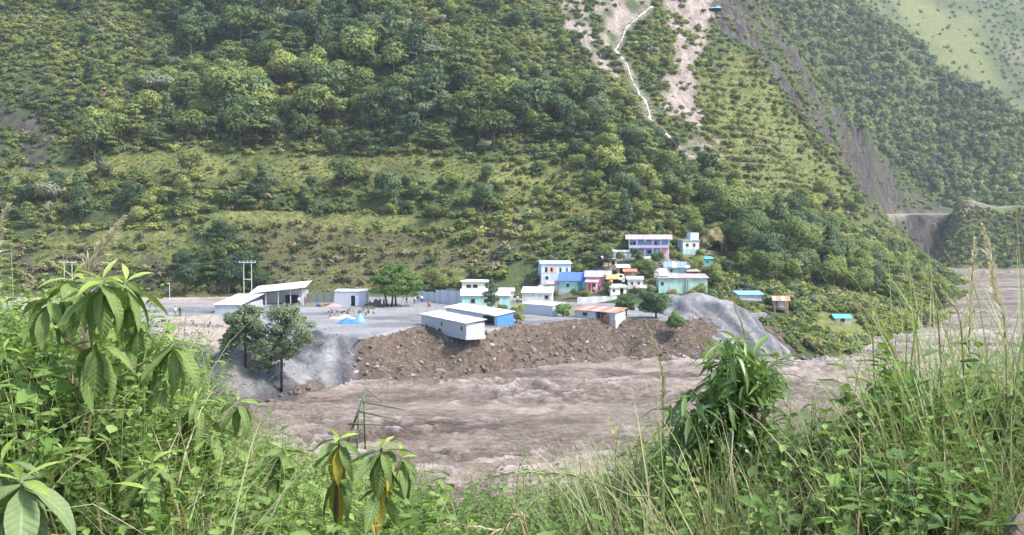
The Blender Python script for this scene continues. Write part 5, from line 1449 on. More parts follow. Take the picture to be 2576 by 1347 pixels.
sc = rng.uniform(.5, 1.1, len(X)); tn = np.clip(.5 + .6 * fbm(X * .09, Y * .09, 103, 3) + rng.normal(0, .15, len(X)), 0, 1)
print('tufts', len(X))
scatter('hillside_grass', 'tall yellowish grass of the terraces and open slopes', 'grass', C_TUFT, np.stack([X, Y, Zg], 1), rots(len(X), rng, .1), np.stack([sc, sc, sc], 1), idx, tn)

# rear and far hillsides
C_FAR = proto_collection('far_tree', [join_meshes('far', p) for p in TREES_FAR.values()] + [shrub_proto(31, L_SHRUB, 40, .6), shrub_proto(32, L_FOREST, 40, .6)])
X, Y = cand(95, 420, 474, 770, 4.6, rng)
Z = h2_final(X, Y); ok = inframe(X, Y, Z, 60)
n_ = fbm(X * .025, Y * .025, 110, 4)
ok &= (rng.random(len(X)) < np.clip(.86 + 1.0 * n_, .25, 1)) & ~((Y > 484) & (Y < 512))
X, Y, Z, n_ = X[ok], Y[ok], Z[ok], n_[ok]
sc = rng.uniform(.55, 1.05, len(X)); face = Y < 496
sc = np.where(face, sc * .6, sc)
tn = np.clip(.42 + .5 * fbm(X * .05, Y * .05, 111) + rng.normal(0, .28, len(X)), 0, 1)
idx = rng.choice(3, len(X), p=[.55, .33, .12])
px, py = project(X, Y, Z)
top = np.argsort(-(sc * FPX / Y) * np.where((px > 1900) & (px < 2580) & (py > 5), 1, .05))[:90]
TFAR = list(TREES_FAR.values())
for i in top:
    place_tree('rear_slope_tree', ['green', 'dark green', 'pale green'][idx[i]] + ' tree on the blue-green slope behind the rock scar', TFAR[idx[i]], X[i], Y[i], Z[i] - .2, sc[i], 1, rng.uniform(0, 6.28), tn[i], ['green', 'dark green', 'pale green'][idx[i]] + ' trees of the rear slope')
rest = np.setdiff1d(np.arange(len(X)), top)
scatter('rear_slope_forest', 'continuous woodland on the slope behind the rock scar', 'forest', C_FAR, np.stack([X, Y, Z - .2], 1)[rest], rots(len(rest), rng, .05), np.repeat(sc[rest][:, None], 3, 1), idx[rest], tn[rest])
X, Y = cand(95, 420, 474, 760, 3.2, rng); Z = h2_final(X, Y); ok = inframe(X, Y, Z, 40) & ~((Y > 484) & (Y < 510)); X, Y, Z = X[ok], Y[ok], Z[ok]
sc = rng.uniform(1.0, 2.3, len(X)); tn = np.clip(rng.normal(.5, .25, len(X)), 0, 1)
scatter('rear_slope_shrubs', 'shrubs filling the slope behind the rock scar', 'shrubs', C_FAR, np.stack([X, Y, Z], 1), rots(len(X), rng, .1), np.repeat(sc[:, None], 3, 1), rng.choice([3, 4], len(X)), tn)
X, Y = cand(195, 300, 473, 493, 1.4, rng); Z = h2_final(X, Y); ok = inframe(X, Y, Z, 40) & (Z > 1.5); X, Y, Z = X[ok], Y[ok], Z[ok]
sc = rng.uniform(.8, 1.8, len(X)); tn = np.clip(rng.normal(.35, .22, len(X)), 0, 1)
scatter('promontory_shrubs', 'brownish shrubs on the steep face below the far road', 'shrubs', C_SHRUB, np.stack([X, Y, Z], 1), rots(len(X), rng, .1), np.repeat(sc[:, None], 3, 1), rng.choice(7, len(X), p=[.3, .2, .15, .15, .2, .0, .0]), tn)
X, Y = cand(200, 760, 860, 1200, 5.0, rng); Z = h3_final(X, Y); ok = inframe(X, Y, Z, 40)
ok &= rng.random(len(X)) < np.clip(.62 - 1.5 * fbm(X * .02, Y * .02, 55, 4), .15, .98); X, Y, Z = X[ok], Y[ok], Z[ok]
sc = rng.uniform(1.0, 3.4, len(X)); tn = np.clip(rng.normal(.7, .25, len(X)), 0, 1)
scatter('far_slope_shrubs', 'scattered shrubs on the far sunlit yellow-green slope', 'shrubs', C_FAR, np.stack([X, Y, Z], 1), rots(len(X), rng, .1), np.repeat(sc[:, None], 3, 1), rng.choice([3, 4], len(X)), tn)

# ---------------------------------------------------------------- named trees of the yard and the cliff
def pine(px, py, h, r, lobes, label, seed):
    b0 = cast(plateau_h, px, py, 105, 200)
    rg = random.Random(seed)
    e = empty('pine_tree', b0, 0); tag(e, label, 'pine tree')
    m = MB(); m.tube([(0, 0, -.6), (.1, 0, h * .5), (-.05, 0, h * .97)], [.19, .15, .05], 8)
    for i in range(16):
        a = rg.uniform(0, 6.28); z = h * rg.uniform(.42, .92); L = r * rg.uniform(.5, .95) * (1.15 - (z / h) * .5)
        m.tube([(0, 0, z), (math.cos(a) * L * .5, math.sin(a) * L * .5, z + L * .16), (math.cos(a) * L, math.sin(a) * L, z + L * .38)], [.07, .05, .02], 5)
    m.build('trunk', BARK_DARK, e, True)
    L = []
    for (lx, lz, lr) in lobes:
        for i in range(16):
            a = rg.uniform(0, 6.28); q = lr * rg.uniform(.15, 1.0)
            s = lr * rg.uniform(.26, .5)
            L.append((lx + q * math.cos(a), q * math.sin(a), lz + lr * rg.uniform(-.8, .8), s, s, s * .7))
    nd = crown('crown', L, 17000, .20, L_PINE, seed, up=.5, inner=.55, jit=.9)
    c = obj('crown', nd, e); c['tone'] = .5
pine(617, 922, 8.2, 2.8, [(-1.2, 4.8, 2.1), (.3, 6.4, 1.9), (1.3, 4.9, 1.6), (-1.9, 3.4, 1.3), (.2, 4.0, 1.4)], 'smaller pine with dark trunk on the gravel fan, left of the two', 501)
pine(708, 984, 11.0, 3.2, [(.4, 8.8, 2.2), (2.0, 7.2, 2.1), (-1.6, 6.6, 2.2), (-2.2, 4.9, 2.1), (-.2, 5.6, 2.0), (.9, 9.8, 1.4), (1.8, 8.6, 1.5), (-1.2, 3.9, 1.5), (-2.4, 3.6, 1.2), (1.4, 5.6, 1.3)], 'taller pine with leaning dark trunk at the foot of the gravel fan', 502)
def yard_tree(name, label, px, py, lobes, n, size, mat, seed, stems=((0, 0),), th=2.0, tr=.2, tone=.5, z=PLZ, base=None, up=.5):
    b0 = base or at_z(px, py, z)
    e = empty(name, b0, 0); tag(e, label, 'tree' if 'tree' in name else 'shrub')
    m = MB()
    for sx, sl in stems:
        m.tube([(sx, 0, -.4), (sx + sl * .4, 0, th * .5), (sx + sl, 0, th)], [tr, tr * .8, tr * .5], 7)
        for l in lobes[::2]: m.tube([(sx + sl * .8, 0, th * .8), ((sx + sl + l[0]) / 2, l[1] / 2, (th + l[2]) / 2 - .2), (l[0], l[1], l[2])], [tr * .45, tr * .3, .03], 5)
    m.build('trunk', BARK_DARK, e, True)
    c = obj('crown', crown('crown', lobes, n, size, mat, seed, up=up), e); c['tone'] = tone
    return e
rg = random.Random(5)
LB = []
for t in range(6):
    z = 2.9 + t * .95; rr = [5.6, 6.6, 6.2, 5.2, 3.9, 2.2][t]
    for i in range(8):
        a = rg.uniform(0, 6.28); q = rr * rg.uniform(.2, .8); s = rr * rg.uniform(.2, .34)
        LB.append((q * math.cos(a) + .6, q * math.sin(a) * .8, z + rg.uniform(-.3, .3), s * 1.1, s * 1.1, .55))
yard_tree('broad_tree', 'broad tree with flat tiers of bright leaves in the gravel yard', 985, 771, LB, 6500, .34, L_YARD, 601, stems=((0, .5), (.9, -.3), (-.8, -.8)), th=3.2, tr=.22, up=.8)
yard_tree('slender_tree', 'slender dark tree in front of the white gable-roofed cottage', 1235, 784, [(0, 0, 1.6, .8, .8, .8), (.5, 0, 2.4, 1.1, 1.0, .7), (-.4, 0, 3.2, 1.2, 1.0, .6), (.4, 0, 4.0, 1.0, .9, .6), (-.3, .2, 4.8, .9, .8, .5), (.1, 0, 5.6, .5, .5, .5)], 1500, .26, L_DARK, 602, th=4.2, tr=.13)
yard_tree('cliff_tree', 'dark round tree overhanging the cliff left of the gravel embankment', 1650, 802, lobes_round(random.Random(8), 3.5, 2.6, 16, .85), 4200, .30, L_DARK, 603, th=2.4, tr=.2)
yard_tree('cliff_tree', 'smaller dark tree just left of the round cliff tree', 1575, 795, lobes_round(random.Random(9), 2.1, 2.4, 12, 1.1), 2400, .28, L_DARK, 604, th=2.2, tr=.16)
yard_tree('cliff_shrub', 'bright green bush drooping over the cliff below the round tree', 1700, 822, lobes_round(random.Random(10), 1.9, 1.1, 10, .9), 1800, .26, L_YARD, 605, th=1.0, tr=.1, z=5.0)
yard_tree('cliff_shrub', 'light green bush beside the grey cliff lean-to', 1417, 797, lobes_round(random.Random(11), 1.6, 1.0, 9, .9), 1500, .24, L_YARD, 606, th=1.0, tr=.1, tone=.85)
yard_tree('cliff_shrub', 'yellow-green bush right of the blue end wall', 1300, 812, lobes_round(random.Random(12), 1.5, 1.5, 10, 1.2), 1500, .24, L_SHRUB, 607, th=1.2, tr=.1, tone=.8)
yard_tree('cliff_shrub', 'small bush below the cottage between the two long sheds', 1180, 787, lobes_round(random.Random(13), 1.1, .5, 8, .6), 800, .22, L_YARD, 608, th=.5, tr=.07, tone=.6)
yard_tree('cliff_shrub', 'low bush at the foot of the slender tree', 1262, 785, lobes_round(random.Random(14), 1.3, .7, 8, .7), 900, .22, L_YARD, 609, th=.5, tr=.07, tone=.6)
# village greenery and the big dark clump left of the power pole
def slope_tree(name, label, px, py, kind, s, tone, sz=1.0, fine=True):
    b0 = ground1(px, py, 170, 330)
    tp = (TREES_FINE if fine and kind in TREES_FINE else TREES)[kind]
    return place_tree(name, label, tp[(px + py) % 2], b0[0], b0[1], b0[2] - .1, s, sz, px * .37, tone)
for q, (px, py, s) in enumerate(((470, 745, 1.05), (520, 720, 1.15), (575, 742, 1.0), (610, 715, 1.1), (655, 735, .75), (455, 690, .8), (545, 680, 1.0))):
    slope_tree('dark_tree', ['leftmost tree of the dark clump left of the power pole', 'second tree of the dark clump, broad and layered', 'front tree of the dark clump beside the lean-to roof', 'tall tree right behind the power pole', 'small rightmost tree of the dark clump', 'upper left tree of the dark clump', 'topmost tree of the dark clump'][q], px, py, ['dark', 'layer', 'dark', 'dark', 'round', 'dark', 'layer'][q], s, .25)
for q, (px, py, k, s, t) in enumerate(((1640, 700, 'round', .55, .45), (1655, 672, 'dark', .5, .4), (1615, 680, 'bush', .8, .6), (1600, 662, 'dark', .45, .5), (1530, 676, 'dark', .5, .5), (1740, 690, 'round', .45, .7), (1755, 672, 'bush', .8, .7), (1690, 650, 'bush', .6, .5), (1790, 700, 'bush', 1.0, .6), (1800, 725, 'round', .5, .6), (1760, 742, 'bush', .7, .7), (1110, 742, 'round', .62, .9), (1145, 735, 'bush', 1.1, .85), (1090, 725, 'round', .6, .8), (1360, 690, 'round', .5, .5), (1450, 690, 'bush', .7, .6), (1590, 640, 'round', .45, .5), (1665, 715, 'bush', .6, .6), (1720, 668, 'bush', .6, .6), (1345, 715, 'bush', .8, .5), (1772, 606, 'bush', .9, .6), (1792, 586, 'bush', .8, .8), (1815, 588, 'bush', .9, .7), (1832, 610, 'round', .55, .6), (1470, 748, 'bush', .55, .6), (1528, 738, 'round', .36, .5), (1605, 742, 'bush', .6, .5), (1640, 748, 'round', .36, .55), (1690, 748, 'bush', .5, .6), (1738, 750, 'bush', .55, .7), (1560, 662, 'round', .36, .5), (1612, 660, 'bush', .55, .5), (1662, 664, 'round', .34, .55), (1712, 652, 'bush', .5, .6), (1762, 656, 'round', .38, .5), (1808, 690, 'round', .5, .6), (1392, 745, 'bush', .45, .6), (1445, 752, 'round', .3, .6))):
    slope_tree('village_tree', ['grey-green tree between truck and slate-roofed house', 'dark tree below the blue balcony house', 'low bush under the long white house', 'dark tree left of the grey-green tree', 'dark tree above the magenta house', 'light tree right of the slate-roofed house', 'bush below the white hill house', 'bush at the corner of the balcony house', 'bush right of the mint building', 'tree above the gravel embankment crest', 'bush in front of the mint building', 'bright tree behind the galvanised fence', 'bright bush left of the veranda house', 'bright tree behind the broad tree', 'tree at the left end of the two-storey house', 'bush above the deep blue roof', 'tree left of the blue balcony house', 'bush left of the mint building', 'bush between hill house and slate-roofed house', 'bush below the left end of the two-storey house', 'bush at the left side of the dark hollow', 'left bush on top of the dark hollow', 'right bush on top of the dark hollow', 'small tree at the right side of the dark hollow', 'small bush below the deep blue roof', 'small tree right of the red and white shop', 'small bush under the small white house', 'small tree between white house and mint building', 'small bush at the left corner of the mint building', 'small bush at the bundled pillars of the mint building', 'small tree at the left end of the long white house', 'small bush under the middle of the balcony house', 'small tree at the right corner of the balcony house', 'small bush below the hill house wall', 'small tree right below the hill house', 'small tree on the bank right of the mint building', 'small bush left of the pink-roofed shop', 'small tree right of the pink-roofed shop'][q], px, py, k, s, t)

# ---------------------------------------------------------------- boulders and rubble
def rock_mesh(seed, sub=2):
    bm = bmesh.new(); bmesh.ops.create_icosphere(bm, subdivisions=sub, radius=.5)
    rg = np.random.default_rng(seed); A = rg.normal(size=(14, 3)); A /= np.linalg.norm(A, axis=1, keepdims=True); D = rg.uniform(.24, .40, 14)
    st = rg.uniform(.75, 1.25, 3)
    for v in bm.verts:
        p = np.array(v.co)
        for a, d in zip(A, D):
            k = p @ a
            if k > d: p = p - a * (k - d) * .98
        v.co = Vector(p * st * (1 + rg.normal(0, .02)))
    me = bpy.data.meshes.new('boulder'); bm.to_mesh(me); bm.free()
    return me
def rock_mat(name, a, c, d):
    b = NB(name); p = b.objco(); n = b.noise(2.2, 6, .7, p); r_ = b.n('ShaderNodeObjectInfo').outputs['Random']
    col = b.ramp(b.math('ADD', b.math('MULTIPLY', n, .6), b.math('MULTIPLY', r_, .4)), [(.25, a), (.5, c), (.8, d)])
    b.bump(n, .6, .1); return b.fin(col, .9, .2)
M_ROCK = rock_mat('river_rock', (.052, .040, .031), (.122, .096, .078), (.240, .198, .168))
M_ROCKP = rock_mat('pale_rock', (.13, .112, .098), (.235, .210, .186), (.38, .35, .32))
ROCKS = [rock_mesh(700 + i) for i in range(6)]
for m in ROCKS[:4]: m.materials.append(M_ROCK)
for m in ROCKS[4:]: m.materials.append(M_ROCKP)
rg2 = np.random.default_rng(31)
big = []
for px, py, s, k in ((895, 938, 1.0, 4), (920, 940, .9, 5), (948, 925, 1.0, 4), (1105, 940, 2.2, 0), (1180, 888, 1.0, 4), (905, 905, .8, 5), (1290, 935, 1.2, 1), (1400, 895, 1.3, 2), (1440, 870, 1.0, 3), (1365, 905, .9, 0), (1530, 880, 1.1, 1), (1600, 905, 1.0, 2), (960, 900, .7, 3), (1010, 870, .8, 2), (1240, 870, .9, 4), (1330, 860, .8, 5), (1480, 905, 1.3, 3), (1560, 860, .7, 0), (1660, 895, 1.1, 1), (1700, 870, .8, 2), (1060, 915, .9, 3), (1140, 900, .8, 1), (1215, 925, 1.0, 2), (1040, 945, .8, 5), (880, 960, .7, 4), (940, 955, .9, 3), (1620, 870, .8, 4), (1690, 903, .7, 5), (1440, 905, .8, 4)):
    big.append((px, py, s, k))
for j in range(70):
    big.append((rg2.uniform(875, 1760), None, rg2.uniform(.4, .85), int(rg2.choice(6, p=[.2, .2, .2, .2, .12, .08]))))
for j, (px, py, s, k) in enumerate(big):
    if py is None: py = rg2.uniform(848, 945) - max(0, (px - 1100)) * .035
    b0 = cast(plateau_h, px, py, 105, 200)
    o = obj('boulder', ROCKS[k], None, (b0[0], b0[1], b0[2] + s * .1), (rg2.uniform(-.5, .5), rg2.uniform(-.5, .5), rg2.uniform(0, 6.28)), (s * rg2.uniform(.9, 1.5), s * rg2.uniform(.8, 1.2), s * rg2.uniform(.6, .95)))
    lab = {3: 'largest dark boulder at the water line of the cliff', 0: 'leftmost of the pale boulders low on the cliff', 1: 'middle one of the pale boulders low on the cliff', 2: 'right one of the pale boulders low on the cliff', 4: 'single pale boulder halfway down the cliff below the shed corner'}.get(j)
    if lab: tag(o, lab, 'boulder')
    else: tag(o, ('pale' if k >= 4 else 'brown') + ' boulder among the rubble of the eroded cliff', 'boulder', ('pale' if k >= 4 else 'brown') + ' boulders of the cliff rubble')
C_ROCK = proto_collection('rubble_stone', ROCKS)
n = 9000
px = rg2.uniform(868, 1800, n); X = np.empty(n); Y = np.empty(n)
Yc = rg2.uniform(130, 176, n); Xc = (px - CX) / FPX * Yc
sl = inpoly(TOEPOLY, Xc, Yc) & ~inpoly(PLPOLY, Xc, Yc); Xc, Yc = Xc[sl], Yc[sl]
Zc = plateau_h(Xc, Yc); s = rg2.gamma(2.0, .12, len(Xc)) + .08
idx = rg2.choice(6, len(Xc), p=[.23, .23, .22, .22, .07, .03])
print('rubble', len(Xc))
scatter('cliff_rubble', 'loose brown stones and earth clods covering the eroded cliff', 'rubble', C_ROCK, np.stack([Xc, Yc, Zc], 1), rg2.uniform(0, 6.28, (len(Xc), 3)), np.stack([s * 1.2, s, s * .75], 1), idx, np.full(len(Xc), .5))
# grey stones on the gravel fan and along the yard edge
Yc = rg2.uniform(104, 176, 9000); Xc = (rg2.uniform(250, 1060, 9000) - CX) / FPX * Yc
pz = plateau_h(Xc, Yc); fan_ = inpoly(TOEPOLY, Xc, Yc) & (~inpoly(PLPOLY, Xc, Yc) | (dist_line(TOP, Xc, Yc) < 2)) & (CX + FPX * Xc / Yc < 872)
Xc, Yc, pz = Xc[fan_][:2600], Yc[fan_][:2600], pz[fan_][:2600]
s = rg2.gamma(1.6, .07, len(Xc)) + .05
M_ROCKG = rock_mat('grey_stone', (.05, .05, .056), (.11, .11, .12), (.21, .21, .22))
GREY = []
for m in ROCKS[:3]:
    g_ = m.copy(); g_.materials.clear(); g_.materials.append(M_ROCKG); GREY.append(g_)
C_GREY = proto_collection('grey_stone', GREY)
scatter('fan_stones', 'loose grey stones on the dumped gravel fan', 'stones', C_GREY, np.stack([Xc, Yc, pz], 1), rg2.uniform(0, 6.28, (len(Xc), 3)), np.stack([s * 1.2, s, s * .8], 1), rg2.choice(3, len(Xc)), np.full(len(Xc), .5))
# dumped heaps in the yard
def heap_thing(name, label, cat, px, py, rx, ry, h, mat, seed, z=PLZ, stones=0, coll=None):
    b0 = at_z(px, py, z)
    u = np.linspace(0, 1, 9); a = np.linspace(0, 2 * np.pi, 22)
    U, A = np.meshgrid(u, a, indexing='ij')
    X = rx * U * np.cos(A) * (1 + .25 * fbm(np.cos(A) * 1.5 + 5, np.sin(A) * 1.5, seed)); Y = ry * U * np.sin(A)
    Z = h * (1 - U ** 2.0) * (.75 + .9 * fbm(X * 1.1, Y * 1.1, seed, 3) + .35 * np.abs(fbm(X * 2.2, Y * 2.2, seed + 5, 2))) - .08
    o = obj(name, mesh_from(name, np.stack([X.ravel(), Y.ravel(), Z.ravel()], 1), grid_faces(9, 22), mat, True), None, b0)
    return tag(o, label, cat)
tarp = paint('blue_tarp', (.06, .16, .62), .12, .35)
heap_thing('tarpaulin', 'bright blue tarpaulin draped over a heap in the yard', 'tarpaulin', 876, 815, 2.6, 1.3, .75, tarp, 801)
heap_thing('tarpaulin', 'raised light blue end of a second tarpaulin beside the bright blue one', 'tarpaulin', 906, 807, .95, .8, .95, paint('light_blue_tarp', (.13, .33, .70), .12, .35), 802)
heap_thing('sand_heap', 'orange sand heap behind the blue tarpaulin', 'sand heap', 862, 801, 2.6, 1.2, .55, paint('orange_sand', (.62, .42, .26), .3), 803)
heap_thing('tarpaulin', 'faded red plastic sheet lying before the store shed', 'tarpaulin', 840, 771, 1.7, .9, .6, paint('faded_red_tarp', (.62, .26, .24), .3), 804)
heap_thing('scrap_heap', 'dark scrap heap left of the broad tree trunk', 'scrap heap', 938, 773, 2.3, 1.0, 1.3, paint('dark_scrap', (.045, .040, .038), .3), 805)
heap_thing('scrap_heap', 'small dark scrap heap under the open-fronted shed', 'scrap heap', 700, 772, 2.4, .9, .55, paint('brown_scrap', (.10, .075, .06), .4), 806)
def timber_stack(label, px, py, n, L, yaw):
    b0 = at_z(px, py, PLZ); r = empty('timber_stack', b0, yaw); tag(r, label, 'timber stack')
    for i in range(n):
        row = i // 4; MB().box(-L / 2 + .1 * (i % 3), L / 2 + .1 * ((i * 2) % 3), -.5 + (i % 4) * .27, -.28 + (i % 4) * .27, row * .16, row * .16 + .14).build('plank', WOOD if i % 3 else WOODP, r)
timber_stack('stack of timber planks in front of the open-fronted shed', 640, 784, 14, 3.2, .3)
timber_stack('stack of planks between store shed and broad tree', 925, 778, 10, 2.4, -.2)
for q, (px, py, mt, lb) in enumerate(((800, 772, 'blue', 'blue oil drum by the dark sheet fence'), (807, 773, 'rust', 'rusty oil drum beside the blue one'), (1080, 772, 'rust', 'rusty oil drum in front of the galvanised fence'))):
    b0 = at_z(px, py, PLZ); r = empty('oil_drum', b0, 0); tag(r, lb, 'oil drum')
    mm = paint('drum_' + mt, (.08, .16, .36) if mt == 'blue' else (.28, .14, .08), .4, .5)
    MB().tube([(0, 0, 0), (0, 0, .9)], [.3, .3], 14).build('body', mm, r, True)
    for z in (.02, .3, .6, .87): MB().tube([(0, 0, z), (0, 0, z + .04)], [.32, .32], 14).build('hoop', mm, r, True)
pile_rng = np.random.default_rng(77)
def stone_pile(label, spots, n, smin, smax, mats, grp):
    for j in range(n):
        px, py = spots[int(pile_rng.integers(len(spots)))]
        b0 = at_z(px + pile_rng.normal(0, 9), py + pile_rng.normal(0, 3.0), PLZ)
        s = pile_rng.uniform(smin, smax)
        m = mats[j % len(mats)]
        o = obj('stone', m, None, (b0[0], b0[1], PLZ + s * .25), tuple(pile_rng.uniform(0, 6, 3)), (s * 1.3, s, s * .8))
        tag(o, label, 'stone', grp)
DARKS = [m.copy() for m in ROCKS[:2]]
for m in DARKS: m.materials.clear(); m.materials.append(rock_mat('dark_stone_' + str(len(MATS)), (.05, .045, .05), (.13, .11, .11), (.26, .22, .21)))
stone_pile('brown stone in the row dumped behind the sand heap', [(835, 790), (855, 786), (880, 787), (905, 787), (925, 790)], 46, .35, .8, [DARKS[0], DARKS[1], ROCKS[0], ROCKS[2]], 'stones dumped behind the sand heap')
stone_pile('grey-white stone in the rubble patch on the sandy ground at left', [(490, 815), (520, 820), (545, 822), (500, 838), (470, 845)], 40, .3, .7, [DARKS[0], ROCKS[4], ROCKS[5], GREY[0]], 'stones of the left rubble patch')
for j in range(34):
    px = rg2.uniform(560, 790); b0 = cast(plateau_h, px, np.interp(px, [560, 640, 720, 790], [1040, 1030, 1003, 978]) + rg2.uniform(-16, 8), 105, 200); s = rg2.uniform(.35, 1.0)
    o = obj('boulder', ROCKS[int(rg2.integers(4))], None, (b0[0], b0[1], b0[2] + .1), tuple(rg2.uniform(0, 6, 3)), (s * 1.3, s, s * .8)); tag(o, 'dark boulder at the foot of the gravel fan', 'boulder', 'boulders at the foot of the fan')
# rocks where the water meets the right bank
for j in range(26):
    px = rg2.uniform(1960, 2230); b0 = at_z(px, 905 - max(0, px - 2140) * .55 + rg2.uniform(-6, 3), .2); s = rg2.uniform(.5, 1.3)
    o = obj('boulder', ROCKS[int(rg2.integers(6))], None, b0, tuple(rg2.uniform(0, 6, 3)), (s * 1.3, s, s * .8)); tag(o, 'boulder at the water edge below the wooded bank', 'boulder', 'boulders along the right bank')
for j in range(14):
    b0 = at_y(rg2.uniform(2440, 2576), rg2.uniform(650, 664), 492); s = rg2.uniform(1.5, 3.5)
    o = obj('boulder', ROCKS[int(rg2.choice([0, 1, 4, 5]))], None, (b0[0], b0[1], .6), tuple(rg2.uniform(0, 6, 3)), (s * 1.4, s, s * .8)); tag(o, 'boulder on the distant shore at the river bend', 'boulder', 'boulders of the distant shore')
# bank vegetation at the right water edge
X = rg2.uniform(36, 112, 6000); Y = rg2.uniform(157, 262, 6000); Zb = h1_final(X, Y); pxx = CX + FPX * X / Y
k_ = (Zb > .25) & (Zb < 11) & (Zb > HG(X, Y)) & (pxx > 1790) & (pxx < 2345) & ~inpoly(Z_FIELD, X, Y) & clear_of(X, Y, Zb, .5) & ~hides_house(X, Y, Zb, .25 * np.ones_like(X)); X, Y, Zb = X[k_], Y[k_], Zb[k_]
s = rg2.uniform(.6, 1.6, len(X))
scatter('bank_shrubs', 'shrubs along the foot of the wooded river bank', 'shrubs', C_SHRUB, np.stack([X, Y, Zb], 1), rots(len(X), rg2, .1), np.stack([s, s, s], 1), rg2.choice(6, len(X), p=[.3, .3, .2, .1, .05, .05]), np.clip(rg2.normal(.5, .25, len(X)), 0, 1))
bt = cast(h1_final, 1800, 22, 250, 520)
heap_thing('tarpaulin', 'blue tarpaulin spread high on the landslide near the top edge', 'tarpaulin', 1800, 900, 3.2, 2.2, 1.0, paint('sky_blue_tarp', (.16, .36, .70), .1, .4), 809).location = (bt[0], bt[1] - .5, bt[2] - .2)

# ---------------------------------------------------------------- valley haze
hz = MB().box(-400, 1000, -60, 1360, -14, 420).build('haze', None)
hm_ = bpy.data.materials.new('haze'); hm_.use_nodes = True
ht = hm_.node_tree
ht.nodes.remove(ht.nodes['Principled BSDF'])
pv = ht.nodes.new('ShaderNodeVolumePrincipled')
pv.inputs['Color'].default_value = (.86, .92, 1.0, 1); pv.inputs['Density'].default_value = .00015; pv.inputs['Anisotropy'].default_value = .2
ht.links.new(pv.outputs[0], ht.nodes['Material Output'].inputs['Volume'])
hz.data.materials.append(hm_)
hz['kind'] = 'stuff'; hz['label'] = 'thin pale haze filling the valley'; hz['category'] = 'haze'
# ---------------------------------------------------------------- the near bank, where the camera stands
GX = [-9, -3.5, -2.1, -1.3, -.9, -.2, .5, 1.0, 1.5, 2.1, 3.5, 9]
GZ = [-1.2, -.95, -.95, -1.05, -1.35, -1.68, -1.55, -1.35, -1.15, -1.10, -1.0, -1.2]
def near_h(X, Y):
    X = np.asarray(X, float); Y = np.asarray(Y, float)
    g = np.interp(X, GX, GZ)
    g = np.where(Y < 2.4, g + (-1.6 - g) * smooth(2.4, 1.2, Y), g)
    g = np.where(Y > 4.3, g - .25 * (Y - 4.3) - .55 * np.maximum(0, Y - 5.4), g)
    z = CAMZ + g + .05 * fbm(X * 1.3, Y * 1.3, 120, 3) + smooth(8, 25, Y) * 1.0 * fbm(X * .12, Y * .12, 121, 3)
    return np.maximum(z, -1.5)
b = NB('near_soil'); n = b.noise(9, 6, .7, b.pos())
M_SOIL = b.fin(b.ramp(n, [(.3, (.018, .014, .010)), (.6, (.055, .044, .028)), (.75, (.10, .085, .05))]), .95, .1)
ysn = np.concatenate([np.arange(-6, 8, .25), np.arange(8, 62, 1.5)]); 
xsn = np.concatenate([np.arange(-60, -9, 3.), np.arange(-9, 9, .25), np.arange(9, 61, 3.)])
terrain('near_bank', near_h, xsn, ysn, M_SOIL)

F_GRASS = leaf_mat('near_grass', (.085, .120, .042), (.190, .240, .088), (.370, .400, .190), trans=.40, world_scale=.9)
F_REED  = leaf_mat('near_reed', (.110, .150, .060), (.225, .270, .120), (.380, .410, .220), trans=.35, world_scale=.9)
F_WEED  = leaf_mat('near_weed', (.060, .115, .028), (.150, .245, .060), (.310, .400, .130), trans=.45, world_scale=.9)
F_VINE  = leaf_mat('near_vine', (.040, .085, .022), (.095, .170, .048), (.200, .280, .095), trans=.4, world_scale=.9)
F_STRAW = leaf_mat('near_straw', (.160, .120, .070), (.300, .240, .140), (.480, .410, .270), trans=.25, world_scale=.9)
F_BIG   = leaf_mat('big_leaf', (.070, .115, .036), (.150, .215, .066), (.280, .345, .115), trans=.38, vein=True, rough=.62, spec=.2)
F_BIGG  = leaf_mat('big_grey_leaf', (.085, .130, .050), (.150, .205, .085), (.235, .290, .135), trans=.3, vein=True, rough=.6)
F_YOUNG = leaf_mat('young_leaf', (.170, .260, .055), (.290, .400, .090), (.430, .510, .160), trans=.45, vein=True, rough=.5)
F_OLD   = leaf_mat('old_leaf', (.240, .250, .050), (.420, .340, .050), (.600, .420, .060), trans=.4, vein=True)
F_NARROW = leaf_mat('narrow_leaf', (.050, .100, .030), (.135, .215, .058), (.310, .390, .125), trans=.42, spec=.5, rough=.38)
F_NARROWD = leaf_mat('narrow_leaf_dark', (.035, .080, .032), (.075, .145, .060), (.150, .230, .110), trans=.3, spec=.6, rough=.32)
F_PLUME = leaf_mat('near_plume', (.28, .23, .16), (.44, .38, .28), (.60, .54, .42), trans=.3, world_scale=.9)
STEM = bark_mat('green_stem', (.10, .085, .045), (.24, .20, .11))
STEMD = bark_mat('brown_stem', (.05, .030, .022), (.13, .085, .06))

